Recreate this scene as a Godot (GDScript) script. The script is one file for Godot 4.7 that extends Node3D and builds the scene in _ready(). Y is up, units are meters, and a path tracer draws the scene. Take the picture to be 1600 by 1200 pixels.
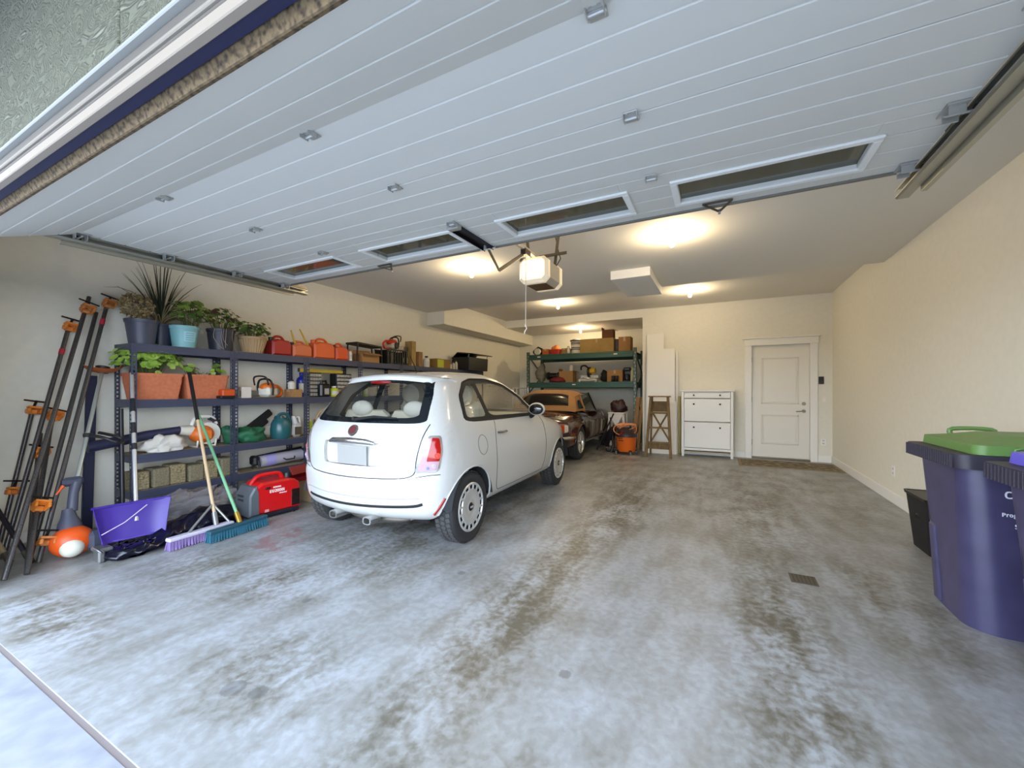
extends Node3D
# ---------------------------------------------------------------- mesh buffer
class MB:
	var v := PackedVector3Array()
	var n := PackedVector3Array()
	func tri(a: Vector3, b: Vector3, c: Vector3, na: Vector3, nb: Vector3, nc: Vector3) -> void:
		var g := (b - a).cross(c - a)
		if g.length_squared() < 1e-16: return
		if g.dot(na + nb + nc) > 0.0:
			v.append(a); v.append(c); v.append(b); n.append(na); n.append(nc); n.append(nb)
		else:
			v.append(a); v.append(b); v.append(c); n.append(na); n.append(nb); n.append(nc)
	func ftri(a: Vector3, b: Vector3, c: Vector3, dir: Vector3) -> void:
		var g := (b - a).cross(c - a).normalized()
		if g.dot(dir) < 0.0: g = -g
		tri(a, b, c, g, g, g)
	func quad(a: Vector3, b: Vector3, c: Vector3, d: Vector3, dir: Vector3) -> void:
		var g := (c - a).cross(d - b).normalized()
		if g.dot(dir) < 0.0: g = -g
		tri(a, b, c, g, g, g); tri(a, c, d, g, g, g)
	func quad2(a: Vector3, b: Vector3, c: Vector3, d: Vector3, th: Vector3) -> MB:
		# slab: a quad with thickness
		quad(a, b, c, d, th); quad(a - th, b - th, c - th, d - th, -th)
		var m := (a + b + c + d) * 0.25
		for e in [[a, b], [b, c], [c, d], [d, a]]: quad(e[0], e[1], e[1] - th, e[0] - th, (e[0] + e[1]) * 0.5 - m)
		return self
	func box(ctr: Vector3, size: Vector3, bev := 0.0, bs := Basis()) -> MB:
		var h := size * 0.5
		if bev <= 0.0:
			for ax in 3:
				for s in [-1.0, 1.0]:
					var d := Vector3.ZERO; d[ax] = s
					var p := Vector3.ZERO; var q := Vector3.ZERO
					p[(ax + 1) % 3] = h[(ax + 1) % 3]; q[(ax + 2) % 3] = h[(ax + 2) % 3]
					var o := d * h[ax]
					quad(ctr + bs * (o + p + q), ctr + bs * (o - p + q), ctr + bs * (o - p - q), ctr + bs * (o + p - q), bs * d)
			return self
		bev = minf(bev, minf(h.x, minf(h.y, h.z)) * 0.95)
		for ax in 3:
			var a1 := (ax + 1) % 3
			var a2 := (ax + 2) % 3
			for s in [-1.0, 1.0]:
				var d := Vector3.ZERO; d[ax] = s
				var p := Vector3.ZERO; var q := Vector3.ZERO
				p[a1] = h[a1] - bev; q[a2] = h[a2] - bev
				var o := d * h[ax]
				quad(ctr + bs * (o + p + q), ctr + bs * (o - p + q), ctr + bs * (o - p - q), ctr + bs * (o + p - q), bs * d)
			# edges parallel to ax
			for s1 in [-1.0, 1.0]:
				for s2 in [-1.0, 1.0]:
					var e := Vector3.ZERO; e[ax] = h[ax] - bev
					var u := Vector3.ZERO; u[a1] = s1 * h[a1]; u[a2] = s2 * (h[a2] - bev)
					var w := Vector3.ZERO; w[a1] = s1 * (h[a1] - bev); w[a2] = s2 * h[a2]
					quad(ctr + bs * (u + e), ctr + bs * (u - e), ctr + bs * (w - e), ctr + bs * (w + e), bs * (u + w))
		for sx in [-1.0, 1.0]:
			for sy in [-1.0, 1.0]:
				for sz in [-1.0, 1.0]:
					var a := Vector3(sx * h.x, sy * (h.y - bev), sz * (h.z - bev))
					var b := Vector3(sx * (h.x - bev), sy * h.y, sz * (h.z - bev))
					var c := Vector3(sx * (h.x - bev), sy * (h.y - bev), sz * h.z)
					ftri(ctr + bs * a, ctr + bs * b, ctr + bs * c, bs * Vector3(sx, sy, sz))
		return self
	func b2(lo: Vector3, hi: Vector3, bev := 0.0) -> MB:
		return box((lo + hi) * 0.5, (hi - lo).abs(), bev)
	func bar(a: Vector3, b: Vector3, w: float, t: float, bev := 0.0, up := Vector3.UP) -> MB:
		# rectangular bar from a to b; w along side, t along up
		var y := (b - a).normalized()
		var x := y.cross(up)
		if x.length() < 0.01: x = y.cross(Vector3.RIGHT)
		x = x.normalized()
		return box((a + b) * 0.5, Vector3(w, (b - a).length(), t), bev, Basis(x, y, x.cross(y)))
	func cyl(a: Vector3, b: Vector3, r0: float, r1 := -1.0, seg := 12, caps := true) -> MB:
		if r1 < 0.0: r1 = r0
		var d := (b - a).normalized()
		var x := d.cross(Vector3.UP)
		if x.length() < 0.05: x = d.cross(Vector3.RIGHT)
		x = x.normalized()
		var y := d.cross(x)
		var sl := (r0 - r1) / maxf((b - a).length(), 1e-5)
		for i in seg:
			var t0 := TAU * i / seg
			var t1 := TAU * (i + 1) / seg
			var e0 := x * cos(t0) + y * sin(t0)
			var e1 := x * cos(t1) + y * sin(t1)
			var n0 := (e0 + d * sl).normalized()
			var n1 := (e1 + d * sl).normalized()
			tri(a + e0 * r0, a + e1 * r0, b + e1 * r1, n0, n1, n1)
			tri(a + e0 * r0, b + e1 * r1, b + e0 * r1, n0, n1, n0)
			if caps:
				tri(a, a + e0 * r0, a + e1 * r0, -d, -d, -d)
				tri(b, b + e0 * r1, b + e1 * r1, d, d, d)
		return self
	func tube(pts: Array, r, seg := 8, closed := false) -> MB:
		var cnt := pts.size()
		var rings := []
		var x := Vector3.ZERO
		for i in cnt:
			var p: Vector3 = pts[i]
			var q0: Vector3 = pts[(i - 1 + cnt) % cnt] if (closed or i > 0) else pts[0]
			var q1: Vector3 = pts[(i + 1) % cnt] if (closed or i < cnt - 1) else pts[cnt - 1]
			var d := (q1 - q0).normalized()
			if i == 0:
				x = d.cross(Vector3.UP)
				if x.length() < 0.05: x = d.cross(Vector3.RIGHT)
			x = (x - d * x.dot(d)).normalized()
			var y := d.cross(x)
			var rr: float = r[i] if r is Array else r
			var ring := []
			for k in seg:
				var t := TAU * k / seg
				var e := x * cos(t) + y * sin(t)
				ring.append([p + e * rr, e])
			rings.append([ring, p, d])
		var last := cnt if closed else cnt - 1
		for i in last:
			var A: Array = rings[i][0]
			var B: Array = rings[(i + 1) % cnt][0]
			for k in seg:
				var k1 := (k + 1) % seg
				tri(A[k][0], A[k1][0], B[k1][0], A[k][1], A[k1][1], B[k1][1])
				tri(A[k][0], B[k1][0], B[k][0], A[k][1], B[k1][1], B[k][1])
		if not closed:
			for e in [0, cnt - 1]:
				var d: Vector3 = rings[e][2] * (1.0 if e > 0 else -1.0)
				for k in seg:
					tri(rings[e][1], rings[e][0][k][0], rings[e][0][(k + 1) % seg][0], d, d, d)
		return self
	func lathe(prof: Array, seg := 24, xf := Transform3D(), sq := 0.0, a0 := 0.0, a1 := TAU) -> MB:
		# prof: Vector2(r, y); sq > 0 squares the round off
		var np := prof.size()
		var nn := []
		for i in np - 1:
			var d: Vector2 = prof[i + 1] - prof[i]
			nn.append(Vector2(d.y, -d.x).normalized())
		var pn := []
		for i in np:
			var a: Vector2 = nn[maxi(i - 1, 0)]
			var b: Vector2 = nn[mini(i, np - 2)]
			pn.append([a, b] if a.dot(b) < 0.75 else [(a + b).normalized(), (a + b).normalized()])
		for k in seg:
			var t0 := a0 + (a1 - a0) * k / seg
			var t1 := a0 + (a1 - a0) * (k + 1) / seg
			var c0 := Vector3(cos(t0), 0, sin(t0))
			var c1 := Vector3(cos(t1), 0, sin(t1))
			var s0 := 1.0; var s1 := 1.0
			if sq > 0.0:
				s0 = 1.0 / pow(pow(absf(c0.x), 2.0 + sq) + pow(absf(c0.z), 2.0 + sq), 1.0 / (2.0 + sq))
				s1 = 1.0 / pow(pow(absf(c1.x), 2.0 + sq) + pow(absf(c1.z), 2.0 + sq), 1.0 / (2.0 + sq))
			for i in np - 1:
				var p: Vector2 = prof[i]
				var q: Vector2 = prof[i + 1]
				var na: Vector2 = pn[i][1]
				var nb: Vector2 = pn[i + 1][0]
				var P00 := xf * (c0 * p.x * s0 + Vector3(0, p.y, 0))
				var P10 := xf * (c1 * p.x * s1 + Vector3(0, p.y, 0))
				var P01 := xf * (c0 * q.x * s0 + Vector3(0, q.y, 0))
				var P11 := xf * (c1 * q.x * s1 + Vector3(0, q.y, 0))
				var N00 := (xf.basis * (c0 * na.x + Vector3(0, na.y, 0))).normalized()
				var N10 := (xf.basis * (c1 * na.x + Vector3(0, na.y, 0))).normalized()
				var N01 := (xf.basis * (c0 * nb.x + Vector3(0, nb.y, 0))).normalized()
				var N11 := (xf.basis * (c1 * nb.x + Vector3(0, nb.y, 0))).normalized()
				tri(P00, P10, P11, N00, N10, N11)
				tri(P00, P11, P01, N00, N11, N01)
		return self
	func prism(poly: Array, d: float, xf := Transform3D(), bev := 0.0) -> MB:
		# poly in xy, extruded along z over [-d/2, d/2]
		var pp := PackedVector2Array(poly)
		var np := pp.size()
		var area := 0.0
		for i in np: area += pp[i].cross(pp[(i + 1) % np])
		if area < 0.0: pp.reverse()
		var ins := PackedVector2Array()
		for i in np:
			var e0 := (pp[i] - pp[(i - 1 + np) % np]).normalized()
			var e1 := (pp[(i + 1) % np] - pp[i]).normalized()
			var nrm := Vector2(-e0.y - e1.y, e0.x + e1.x).normalized()
			var c := maxf(nrm.dot(Vector2(-e0.y, e0.x)), 0.4)
			ins.append(pp[i] + nrm * bev / c)
		var idx := Geometry2D.triangulate_polygon(ins)
		var h := d * 0.5
		for s in [-1.0, 1.0]:
			var nz: Vector3 = (xf.basis * Vector3(0, 0, s)).normalized()
			for k in range(0, idx.size(), 3):
				tri(xf * Vector3(ins[idx[k]].x, ins[idx[k]].y, s * h), xf * Vector3(ins[idx[k + 1]].x, ins[idx[k + 1]].y, s * h), xf * Vector3(ins[idx[k + 2]].x, ins[idx[k + 2]].y, s * h), nz, nz, nz)
		for i in np:
			var j := (i + 1) % np
			var o2 := Vector2(pp[j].y - pp[i].y, pp[i].x - pp[j].x)
			var o := xf.basis * Vector3(o2.x, o2.y, 0)
			quad(xf * Vector3(pp[i].x, pp[i].y, -h + bev), xf * Vector3(pp[j].x, pp[j].y, -h + bev), xf * Vector3(pp[j].x, pp[j].y, h - bev), xf * Vector3(pp[i].x, pp[i].y, h - bev), o)
			if bev > 0.0:
				for s in [-1.0, 1.0]:
					quad(xf * Vector3(pp[i].x, pp[i].y, s * (h - bev)), xf * Vector3(pp[j].x, pp[j].y, s * (h - bev)), xf * Vector3(ins[j].x, ins[j].y, s * h), xf * Vector3(ins[i].x, ins[i].y, s * h), o.normalized() + xf.basis * Vector3(0, 0, s))
		return self
	func ell(ctr: Vector3, rad: Vector3, seg := 16, rings := 10, bs := Basis(), noise = null, amp := 0.0, freq := 1.0, flat := -9.0) -> MB:
		# ellipsoid, lumpy when a noise is given, flattened below local y = flat * rad.y
		var pts := []
		for i in rings + 1:
			var row := []
			var ph := PI * i / rings
			for k in seg:
				var t := TAU * k / seg
				var d := Vector3(sin(ph) * cos(t), cos(ph), sin(ph) * sin(t))
				var s := 1.0
				if noise: s += amp * noise.get_noise_3dv((d * rad + ctr) * freq)
				var p := d * s
				if p.y < flat: p.y = flat
				row.append(ctr + bs * (p * rad))
			pts.append(row)
		skin(pts, true, ctr)
		return self
	func skin(pts: Array, wrap: bool, inside = null) -> void:
		# smooth surface through a grid of points
		var nr := pts.size()
		var nc: int = pts[0].size()
		var nm := []
		for i in nr:
			var row := []
			for k in nc:
				var k0 := (k - 1 + nc) % nc if wrap else maxi(k - 1, 0)
				var k1 := (k + 1) % nc if wrap else mini(k + 1, nc - 1)
				var du: Vector3 = pts[i][k1] - pts[i][k0]
				var dv: Vector3 = pts[mini(i + 1, nr - 1)][k] - pts[maxi(i - 1, 0)][k]
				var g := du.cross(dv)
				if g.length() < 1e-12: g = (pts[i][k] - inside) if inside != null else Vector3.UP
				g = g.normalized()
				if inside != null and g.dot(pts[i][k] - inside) < 0.0: g = -g
				row.append(g)
			nm.append(row)
		for i in nr - 1:
			for k in (nc if wrap else nc - 1):
				var k1 := (k + 1) % nc
				tri(pts[i][k], pts[i][k1], pts[i + 1][k1], nm[i][k], nm[i][k1], nm[i + 1][k1])
				tri(pts[i][k], pts[i + 1][k1], pts[i + 1][k], nm[i][k], nm[i + 1][k1], nm[i + 1][k])
	func sheet(pts: Array, th: float) -> MB:
		# grid of points with thickness
		var nr := pts.size()
		var nc: int = pts[0].size()
		var lo := []
		for i in nr:
			var row := []
			for k in nc:
				var du: Vector3 = pts[i][mini(k + 1, nc - 1)] - pts[i][maxi(k - 1, 0)]
				var dv: Vector3 = pts[mini(i + 1, nr - 1)][k] - pts[maxi(i - 1, 0)][k]
				row.append(pts[i][k] - du.cross(dv).normalized() * th)
			lo.append(row)
		skin(pts, false)
		skin(lo, false)
		for i in nr - 1:
			for k in [0, nc - 1]:
				quad(pts[i][k], pts[i + 1][k], lo[i + 1][k], lo[i][k], pts[i][k] - pts[i][nc / 2])
		for k in nc - 1:
			for i in [0, nr - 1]:
				quad(pts[i][k], pts[i][k + 1], lo[i][k + 1], lo[i][k], pts[i][k] - pts[nr / 2][k])
		return self
	func tub(w: float, d: float, w2: float, d2: float, h: float, r: float, th: float, y0 := 0.0, seg := 4) -> MB:
		# open tapered box with rounded corners: bottom w x d, top w2 x d2
		var mk := func(ww: float, dd: float, y: float, rr: float) -> Array:
			var out := []
			for q in 4:
				var sx := 1.0 if q == 0 or q == 3 else -1.0
				var sz := 1.0 if q < 2 else -1.0
				for k in seg + 1:
					var t := PI * 0.5 * (q + float(k) / seg)
					out.append(Vector3(sx * (ww * 0.5 - rr) + cos(t) * rr, y, sz * (dd * 0.5 - rr) + sin(t) * rr))
			return out
		var rings := [mk.call(w, d, y0, r), mk.call(w2, d2, y0 + h, r), mk.call(w2 - 2 * th, d2 - 2 * th, y0 + h, maxf(r - th, 0.002)), mk.call(w - 2 * th, d - 2 * th, y0 + th, maxf(r - th, 0.002))]
		loop(rings[0], rings[1], 1.0); loop(rings[1], rings[2], 0.0); loop(rings[2], rings[3], -1.0)
		cap(rings[0], Vector3.DOWN); cap(rings[3], Vector3.UP)
		return self
	func loop(A: Array, B: Array, side: float) -> void:
		var c := Vector3.ZERO
		for p in A: c += p / A.size()
		for i in A.size():
			var j := (i + 1) % A.size()
			var na: Vector3 = A[(i + 1) % A.size()] - A[(i - 1 + A.size()) % A.size()]
			var nb: Vector3 = A[(j + 1) % A.size()] - A[i]
			na = na.cross(Vector3.UP).normalized(); nb = nb.cross(Vector3.UP).normalized()
			if na.dot(A[i] - c) < 0: na = -na
			if nb.dot(A[j] - c) < 0: nb = -nb
			if side == 0.0:
				quad(A[i], A[j], B[j], B[i], Vector3.UP)
			else:
				na *= side; nb *= side
				tri(A[i], A[j], B[j], na, nb, nb); tri(A[i], B[j], B[i], na, nb, na)
	func cap(A: Array, d: Vector3) -> void:
		var c := Vector3.ZERO
		for p in A: c += p / A.size()
		for i in A.size(): tri(c, A[i], A[(i + 1) % A.size()], d, d, d)
	func add(o: MB, xf := Transform3D()) -> MB:
		var nb := xf.basis.inverse().transposed()
		var fl := xf.basis.determinant() < 0.0
		for i in range(0, o.v.size(), 3):
			for k in ([0, 2, 1] if fl else [0, 1, 2]):
				v.append(xf * o.v[i + k]); n.append((nb * o.n[i + k]).normalized())
		return self
	func mesh() -> ArrayMesh:
		var a := []
		a.resize(Mesh.ARRAY_MAX)
		a[Mesh.ARRAY_VERTEX] = v
		a[Mesh.ARRAY_NORMAL] = n
		var m := ArrayMesh.new()
		if v.size() > 0: m.add_surface_from_arrays(Mesh.PRIMITIVE_TRIANGLES, a)
		return m

# ---------------------------------------------------------------- naming and placing
var used := {}
func numbered(called: String) -> String:
	if not used.has(called):
		used[called] = 0
		return called
	used[called] += 1
	return "%s_%03d" % [called, used[called]]
func tag(o: Node, label: String, category: String, group := "") -> void:
	o.set_meta("label", label); o.set_meta("category", category)
	if group != "": o.set_meta("group", group)
func thing(called: String, label: String, category: String, at := Vector3.ZERO, turn := 0.0, group := "") -> Node3D:
	var o := Node3D.new()
	o.name = numbered(called)
	add_child(o)
	o.position = at; o.rotation.y = deg_to_rad(turn)
	tag(o, label, category, group)
	return o
func part(parent: Node, called: String, mb: MB, m: Material, at := Vector3.ZERO) -> MeshInstance3D:
	var o := MeshInstance3D.new()
	o.mesh = mb.mesh(); o.material_override = m; o.name = called
	parent.add_child(o, true)
	o.position = at
	return o
func inst(parent: Node, called: String, mesh: Mesh, m: Material, xf: Transform3D) -> MeshInstance3D:
	var o := MeshInstance3D.new()
	o.mesh = mesh; o.material_override = m; o.name = called
	parent.add_child(o, true)
	o.transform = xf
	return o
func one(called: String, label: String, category: String, mb: MB, m: Material, at := Vector3.ZERO, turn := 0.0, group := "") -> MeshInstance3D:
	var o := part(self, numbered(called), mb, m, at)
	o.rotation.y = deg_to_rad(turn)
	tag(o, label, category, group)
	return o
func struct(called: String, mb: MB, m: Material, parent: Node = null) -> MeshInstance3D:
	var o := part(self if parent == null else parent, numbered(called) if parent == null else called, mb, m)
	if parent == null: o.set_meta("kind", "structure")
	return o
func text(parent: Node, s: String, size: float, m: Material, xf: Transform3D, depth := 0.002, bold := true) -> void:
	var t := TextMesh.new()
	var f := SystemFont.new()
	f.font_names = PackedStringArray(["Droid Sans"])
	if bold: f.font_weight = 700
	t.font = f; t.text = s; t.font_size = 64; t.pixel_size = size / 64.0; t.depth = depth
	var o := MeshInstance3D.new()
	o.mesh = t; o.material_override = m; o.name = "lettering"
	parent.add_child(o, true)
	o.transform = xf
func B(x := 0.0, y := 0.0, z := 0.0) -> Basis:
	return Basis.from_euler(Vector3(deg_to_rad(x), deg_to_rad(y), deg_to_rad(z)))
func V(x: float, y: float, z: float) -> Vector3: return Vector3(x, y, z)

# ---------------------------------------------------------------- materials
var mats := {}
func C(r: float, g: float, b: float, rough := 0.6, metal := 0.0) -> StandardMaterial3D:
	var k := "%.3f_%.3f_%.3f_%.2f_%.2f" % [r, g, b, rough, metal]
	if mats.has(k): return mats[k]
	var m := StandardMaterial3D.new()
	m.albedo_color = Color(r, g, b); m.roughness = rough; m.metallic = metal
	mats[k] = m
	return m
func noise(seed_: int, freq: float, oct := 4, type := FastNoiseLite.TYPE_SIMPLEX_SMOOTH) -> FastNoiseLite:
	var f := FastNoiseLite.new()
	f.seed = seed_; f.frequency = freq; f.noise_type = type
	f.fractal_octaves = oct
	return f
func ramp_tex(nz: FastNoiseLite, cols: Array, w := 256, h := 256, sx := 1.0, sy := 1.0) -> ImageTexture:
	# colours spread over the noise values; sx, sy stretch the grain
	var im := Image.create(w, h, false, Image.FORMAT_RGB8)
	var g := Gradient.new()
	g.offsets = PackedFloat32Array(range(cols.size()).map(func(i): return float(i) / (cols.size() - 1)))
	g.colors = PackedColorArray(cols)
	for y in h:
		for x in w:
			# wraps round so the tiles join
			var fx := float(x) / w
			var a := nz.get_noise_2d(x * sx, y * sy)
			var b := nz.get_noise_2d((x - w) * sx, y * sy)
			var c := nz.get_noise_2d(x * sx, (y - h) * sy)
			var d := nz.get_noise_2d((x - w) * sx, (y - h) * sy)
			var fy := float(y) / h
			var u := smoothstep(0.7, 1.0, fx)
			var w2 := smoothstep(0.7, 1.0, fy)
			im.set_pixel(x, y, g.sample(clampf(0.5 + 0.75 * lerpf(lerpf(a, b, u), lerpf(c, d, u), w2), 0, 1)))
	im.generate_mipmaps()
	return ImageTexture.create_from_image(im)
func T(key: String, nz: FastNoiseLite, cols: Array, scale: float, rough := 0.7, metal := 0.0, sx := 1.0, sy := 1.0) -> StandardMaterial3D:
	if mats.has(key): return mats[key]
	var m := StandardMaterial3D.new()
	m.albedo_texture = ramp_tex(nz, cols, 192, 192, sx, sy)
	m.uv1_triplanar = true
	m.uv1_scale = Vector3.ONE * scale
	m.roughness = rough; m.metallic = metal
	mats[key] = m
	return m
func glass(r: float, g: float, b: float, a: float, rough := 0.02) -> StandardMaterial3D:
	var m := C(r, g, b, rough, 0.0).duplicate()
	m.transparency = BaseMaterial3D.TRANSPARENCY_ALPHA
	m.albedo_color.a = a
	return m
# ---------------------------------------------------------------- light and room
const XL := -5.15
const XR := 1.73
func setup_camera() -> void:
	var cam := Camera3D.new()
	cam.name = "camera"
	cam.projection = Camera3D.PROJECTION_FRUSTUM
	cam.near = 0.05; cam.far = 200.0
	cam.size = 0.05 * 1200.0 / 637.0
	cam.frustum_offset = Vector2(0.0, 0.05 * 11.0 / 637.0)
	add_child(cam)
	cam.position = V(0, 1.26, 0)
	cam.rotation.y = deg_to_rad(27.17)
	cam.current = true
	var e := Environment.new()
	e.background_mode = Environment.BG_SKY
	var sm := ProceduralSkyMaterial.new()
	sm.sky_top_color = Color(0.83, 0.905, 1.0); sm.sky_horizon_color = Color(0.93, 0.96, 1.0)
	sm.ground_bottom_color = Color(0.55, 0.56, 0.55); sm.ground_horizon_color = Color(0.75, 0.77, 0.78)
	sm.sky_energy_multiplier = 2.95
	sm.ground_energy_multiplier = 0.9
	var sk := Sky.new()
	sk.sky_material = sm
	e.sky = sk
	e.ambient_light_source = Environment.AMBIENT_SOURCE_DISABLED
	e.tonemap_mode = Environment.TONE_MAPPER_LINEAR
	e.tonemap_exposure = 0.89
	e.sdfgi_enabled = true; e.ssao_enabled = true; e.ssil_enabled = true
	var w := WorldEnvironment.new()
	w.name = "world_environment"
	w.environment = e
	add_child(w)

func floor_material() -> StandardMaterial3D:
	# poured concrete: x runs over 7.5 m from -5.4, depth over 10.4 m from 10.8 down to 0.4
	var w := 1400
	var h := 1900
	var get_bytes := func(nz: FastNoiseLite, sx: int, sy: int) -> PackedByteArray:
		var im := nz.get_image(sx, sy, false, false, true)
		if sx != w or sy != h: im.resize(w, h, Image.INTERPOLATE_CUBIC)
		im.convert(Image.FORMAT_L8)
		return im.get_data()
	var nb := noise(3, 0.012, 4)
	var nm := noise(8, 0.02, 5)
	nm.domain_warp_enabled = true; nm.domain_warp_amplitude = 45.0; nm.domain_warp_frequency = 0.012
	var nf := noise(5, 0.10, 4)
	nf.domain_warp_enabled = true; nf.domain_warp_amplitude = 12.0; nf.domain_warp_frequency = 0.05
	var ns := noise(12, 0.03, 4)
	ns.domain_warp_enabled = true; ns.domain_warp_amplitude = 20.0; ns.domain_warp_frequency = 0.02
	var A: PackedByteArray = get_bytes.call(nb, 350, 475)
	var Bm: PackedByteArray = get_bytes.call(nm, 700, 950)
	var Cf: PackedByteArray = get_bytes.call(nf, w, h)
	var St: PackedByteArray = get_bytes.call(ns, 1400, 500)
	var Sp: PackedByteArray = get_bytes.call(noise(27, 0.35, 2), w, h)
	# dirt left by tyres and oil, drawn coarsely: [x, depth, half width, half depth, strength]
	var marks := [[-1.06, 2.4, 0.26, 1.9, 0.75], [-0.98, 4.6, 0.30, 1.8, 0.8], [0.29, 2.3, 0.24, 1.4, 0.8], [0.3, 5.2, 0.4, 1.8, 0.6], [-0.5, 5.6, 0.9, 1.2, 0.35], [0.1, 7.0, 1.0, 0.7, 0.45], [-3.3, 0.85, 0.5, 0.16, 0.8], [-2.7, 1.7, 0.5, 0.25, 0.55], [-3.4, 1.6, 0.4, 0.3, 0.45], [-1.8, 1.15, 0.35, 0.28, 0.6], [-2.6, 3.9, 0.75, 1.7, 0.7], [-2.1, 8.3, 0.9, 1.3, 0.8], [-2.3, 2.2, 0.5, 0.3, 0.4], [0.9, 3.2, 0.3, 0.7, 0.4], [-0.6, 1.0, 0.4, 0.25, 0.35], [0.9, 6.3, 0.7, 1.4, 0.35], [-1.3, 6.2, 0.5, 1.0, 0.3]]
	var mw := 140
	var mh := 190
	var mi := Image.create(mw, mh, false, Image.FORMAT_L8)
	for y in mh:
		var dep := 10.8 - 10.4 * (y + 0.5) / mh
		for x in mw:
			var wx := -5.4 + 7.5 * (x + 0.5) / mw
			var d := 0.0
			for q in marks:
				var ex: float = (wx - q[0]) / q[2]
				var ez: float = (dep - q[1]) / q[3]
				d = maxf(d, q[4] * clampf(1.35 - sqrt(ex * ex + ez * ez), 0.0, 1.0))
			mi.set_pixel(x, y, Color(d, d, d))
	mi.resize(w, h, Image.INTERPOLATE_CUBIC)
	var Mk := mi.get_data()
	var lut := []
	for i in 256:
		var t := i / 255.0
		var lo := Color(0.36, 0.34, 0.295)
		var md := Color(0.515, 0.512, 0.495)
		var hi := Color(0.645, 0.66, 0.682)
		var c := lo.lerp(md, t / 0.5) if t < 0.5 else md.lerp(hi, (t - 0.5) / 0.5)
		lut.append([int(c.r * 255), int(c.g * 255), int(c.b * 255)])
	var out := PackedByteArray()
	out.resize(w * h * 3)
	var o := 0
	for i in w * h:
		var b := Bm[i] - 128
		var s := St[i] - 128
		var f := Cf[i] - 128
		var t := 184.0 + 0.26 * (A[i] - 128) + 0.42 * b + 0.34 * f + 0.34 * s
		var m := Mk[i]
		if m > 8: t -= m * clampf(0.30 - 0.0032 * (f + s) - 0.003 * b, 0.0, 0.75)
		var p := Sp[i]
		if p > 226: t += (p - 226) * 1.6
		elif p < 28: t -= (28 - p) * 3.5
		var c: Array = lut[clampi(int(t), 0, 255)]
		out[o] = c[0]; out[o + 1] = c[1]; out[o + 2] = c[2]
		o += 3
	var im := Image.create_from_data(w, h, false, Image.FORMAT_RGB8, out)
	# round drips and a faint spill of red paint beside the generator
	for q in [[-1.84, 1.0, 0.045], [-1.72, 1.03, 0.035], [-2.22, 1.62, 0.022], [-1.0, 2.0, 0.024], [-0.62, 1.72, 0.026], [-1.6, 2.35, 0.022]]:
		var cx := int((q[0] + 5.4) / 7.5 * w)
		var cy := int((10.8 - q[1]) / 10.4 * h)
		var rx := int(q[2] / 7.5 * w) + 1
		for y in range(-rx, rx + 1):
			for x in range(-rx, rx + 1):
				if x * x + y * y <= rx * rx: im.set_pixel(cx + x, cy + y, im.get_pixel(cx + x, cy + y).lerp(Color(0.34, 0.34, 0.34), 0.4))
	for y in range(int((10.8 - 2.42) / 10.4 * h), int((10.8 - 1.95) / 10.4 * h)):
		for x in range(int((-3.5 + 5.4) / 7.5 * w), int((-3.12 + 5.4) / 7.5 * w)):
			var g := nm.get_noise_2d(x * 1.3, y * 1.3) + 0.1
			if g > 0.0: im.set_pixel(x, y, im.get_pixel(x, y).lerp(Color(0.55, 0.35, 0.35), minf(g * 1.6, 0.4)))
	im.generate_mipmaps()
	var m2 := StandardMaterial3D.new()
	m2.albedo_texture = ImageTexture.create_from_image(im)
	m2.uv1_triplanar = true; m2.uv1_world_triplanar = true
	m2.uv1_scale = V(1.0 / 7.5, 0.1, 1.0 / 10.4)
	m2.uv1_offset = V(5.4 / 7.5, 0, 10.8 / 10.4)
	m2.roughness = 0.42
	return m2

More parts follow.
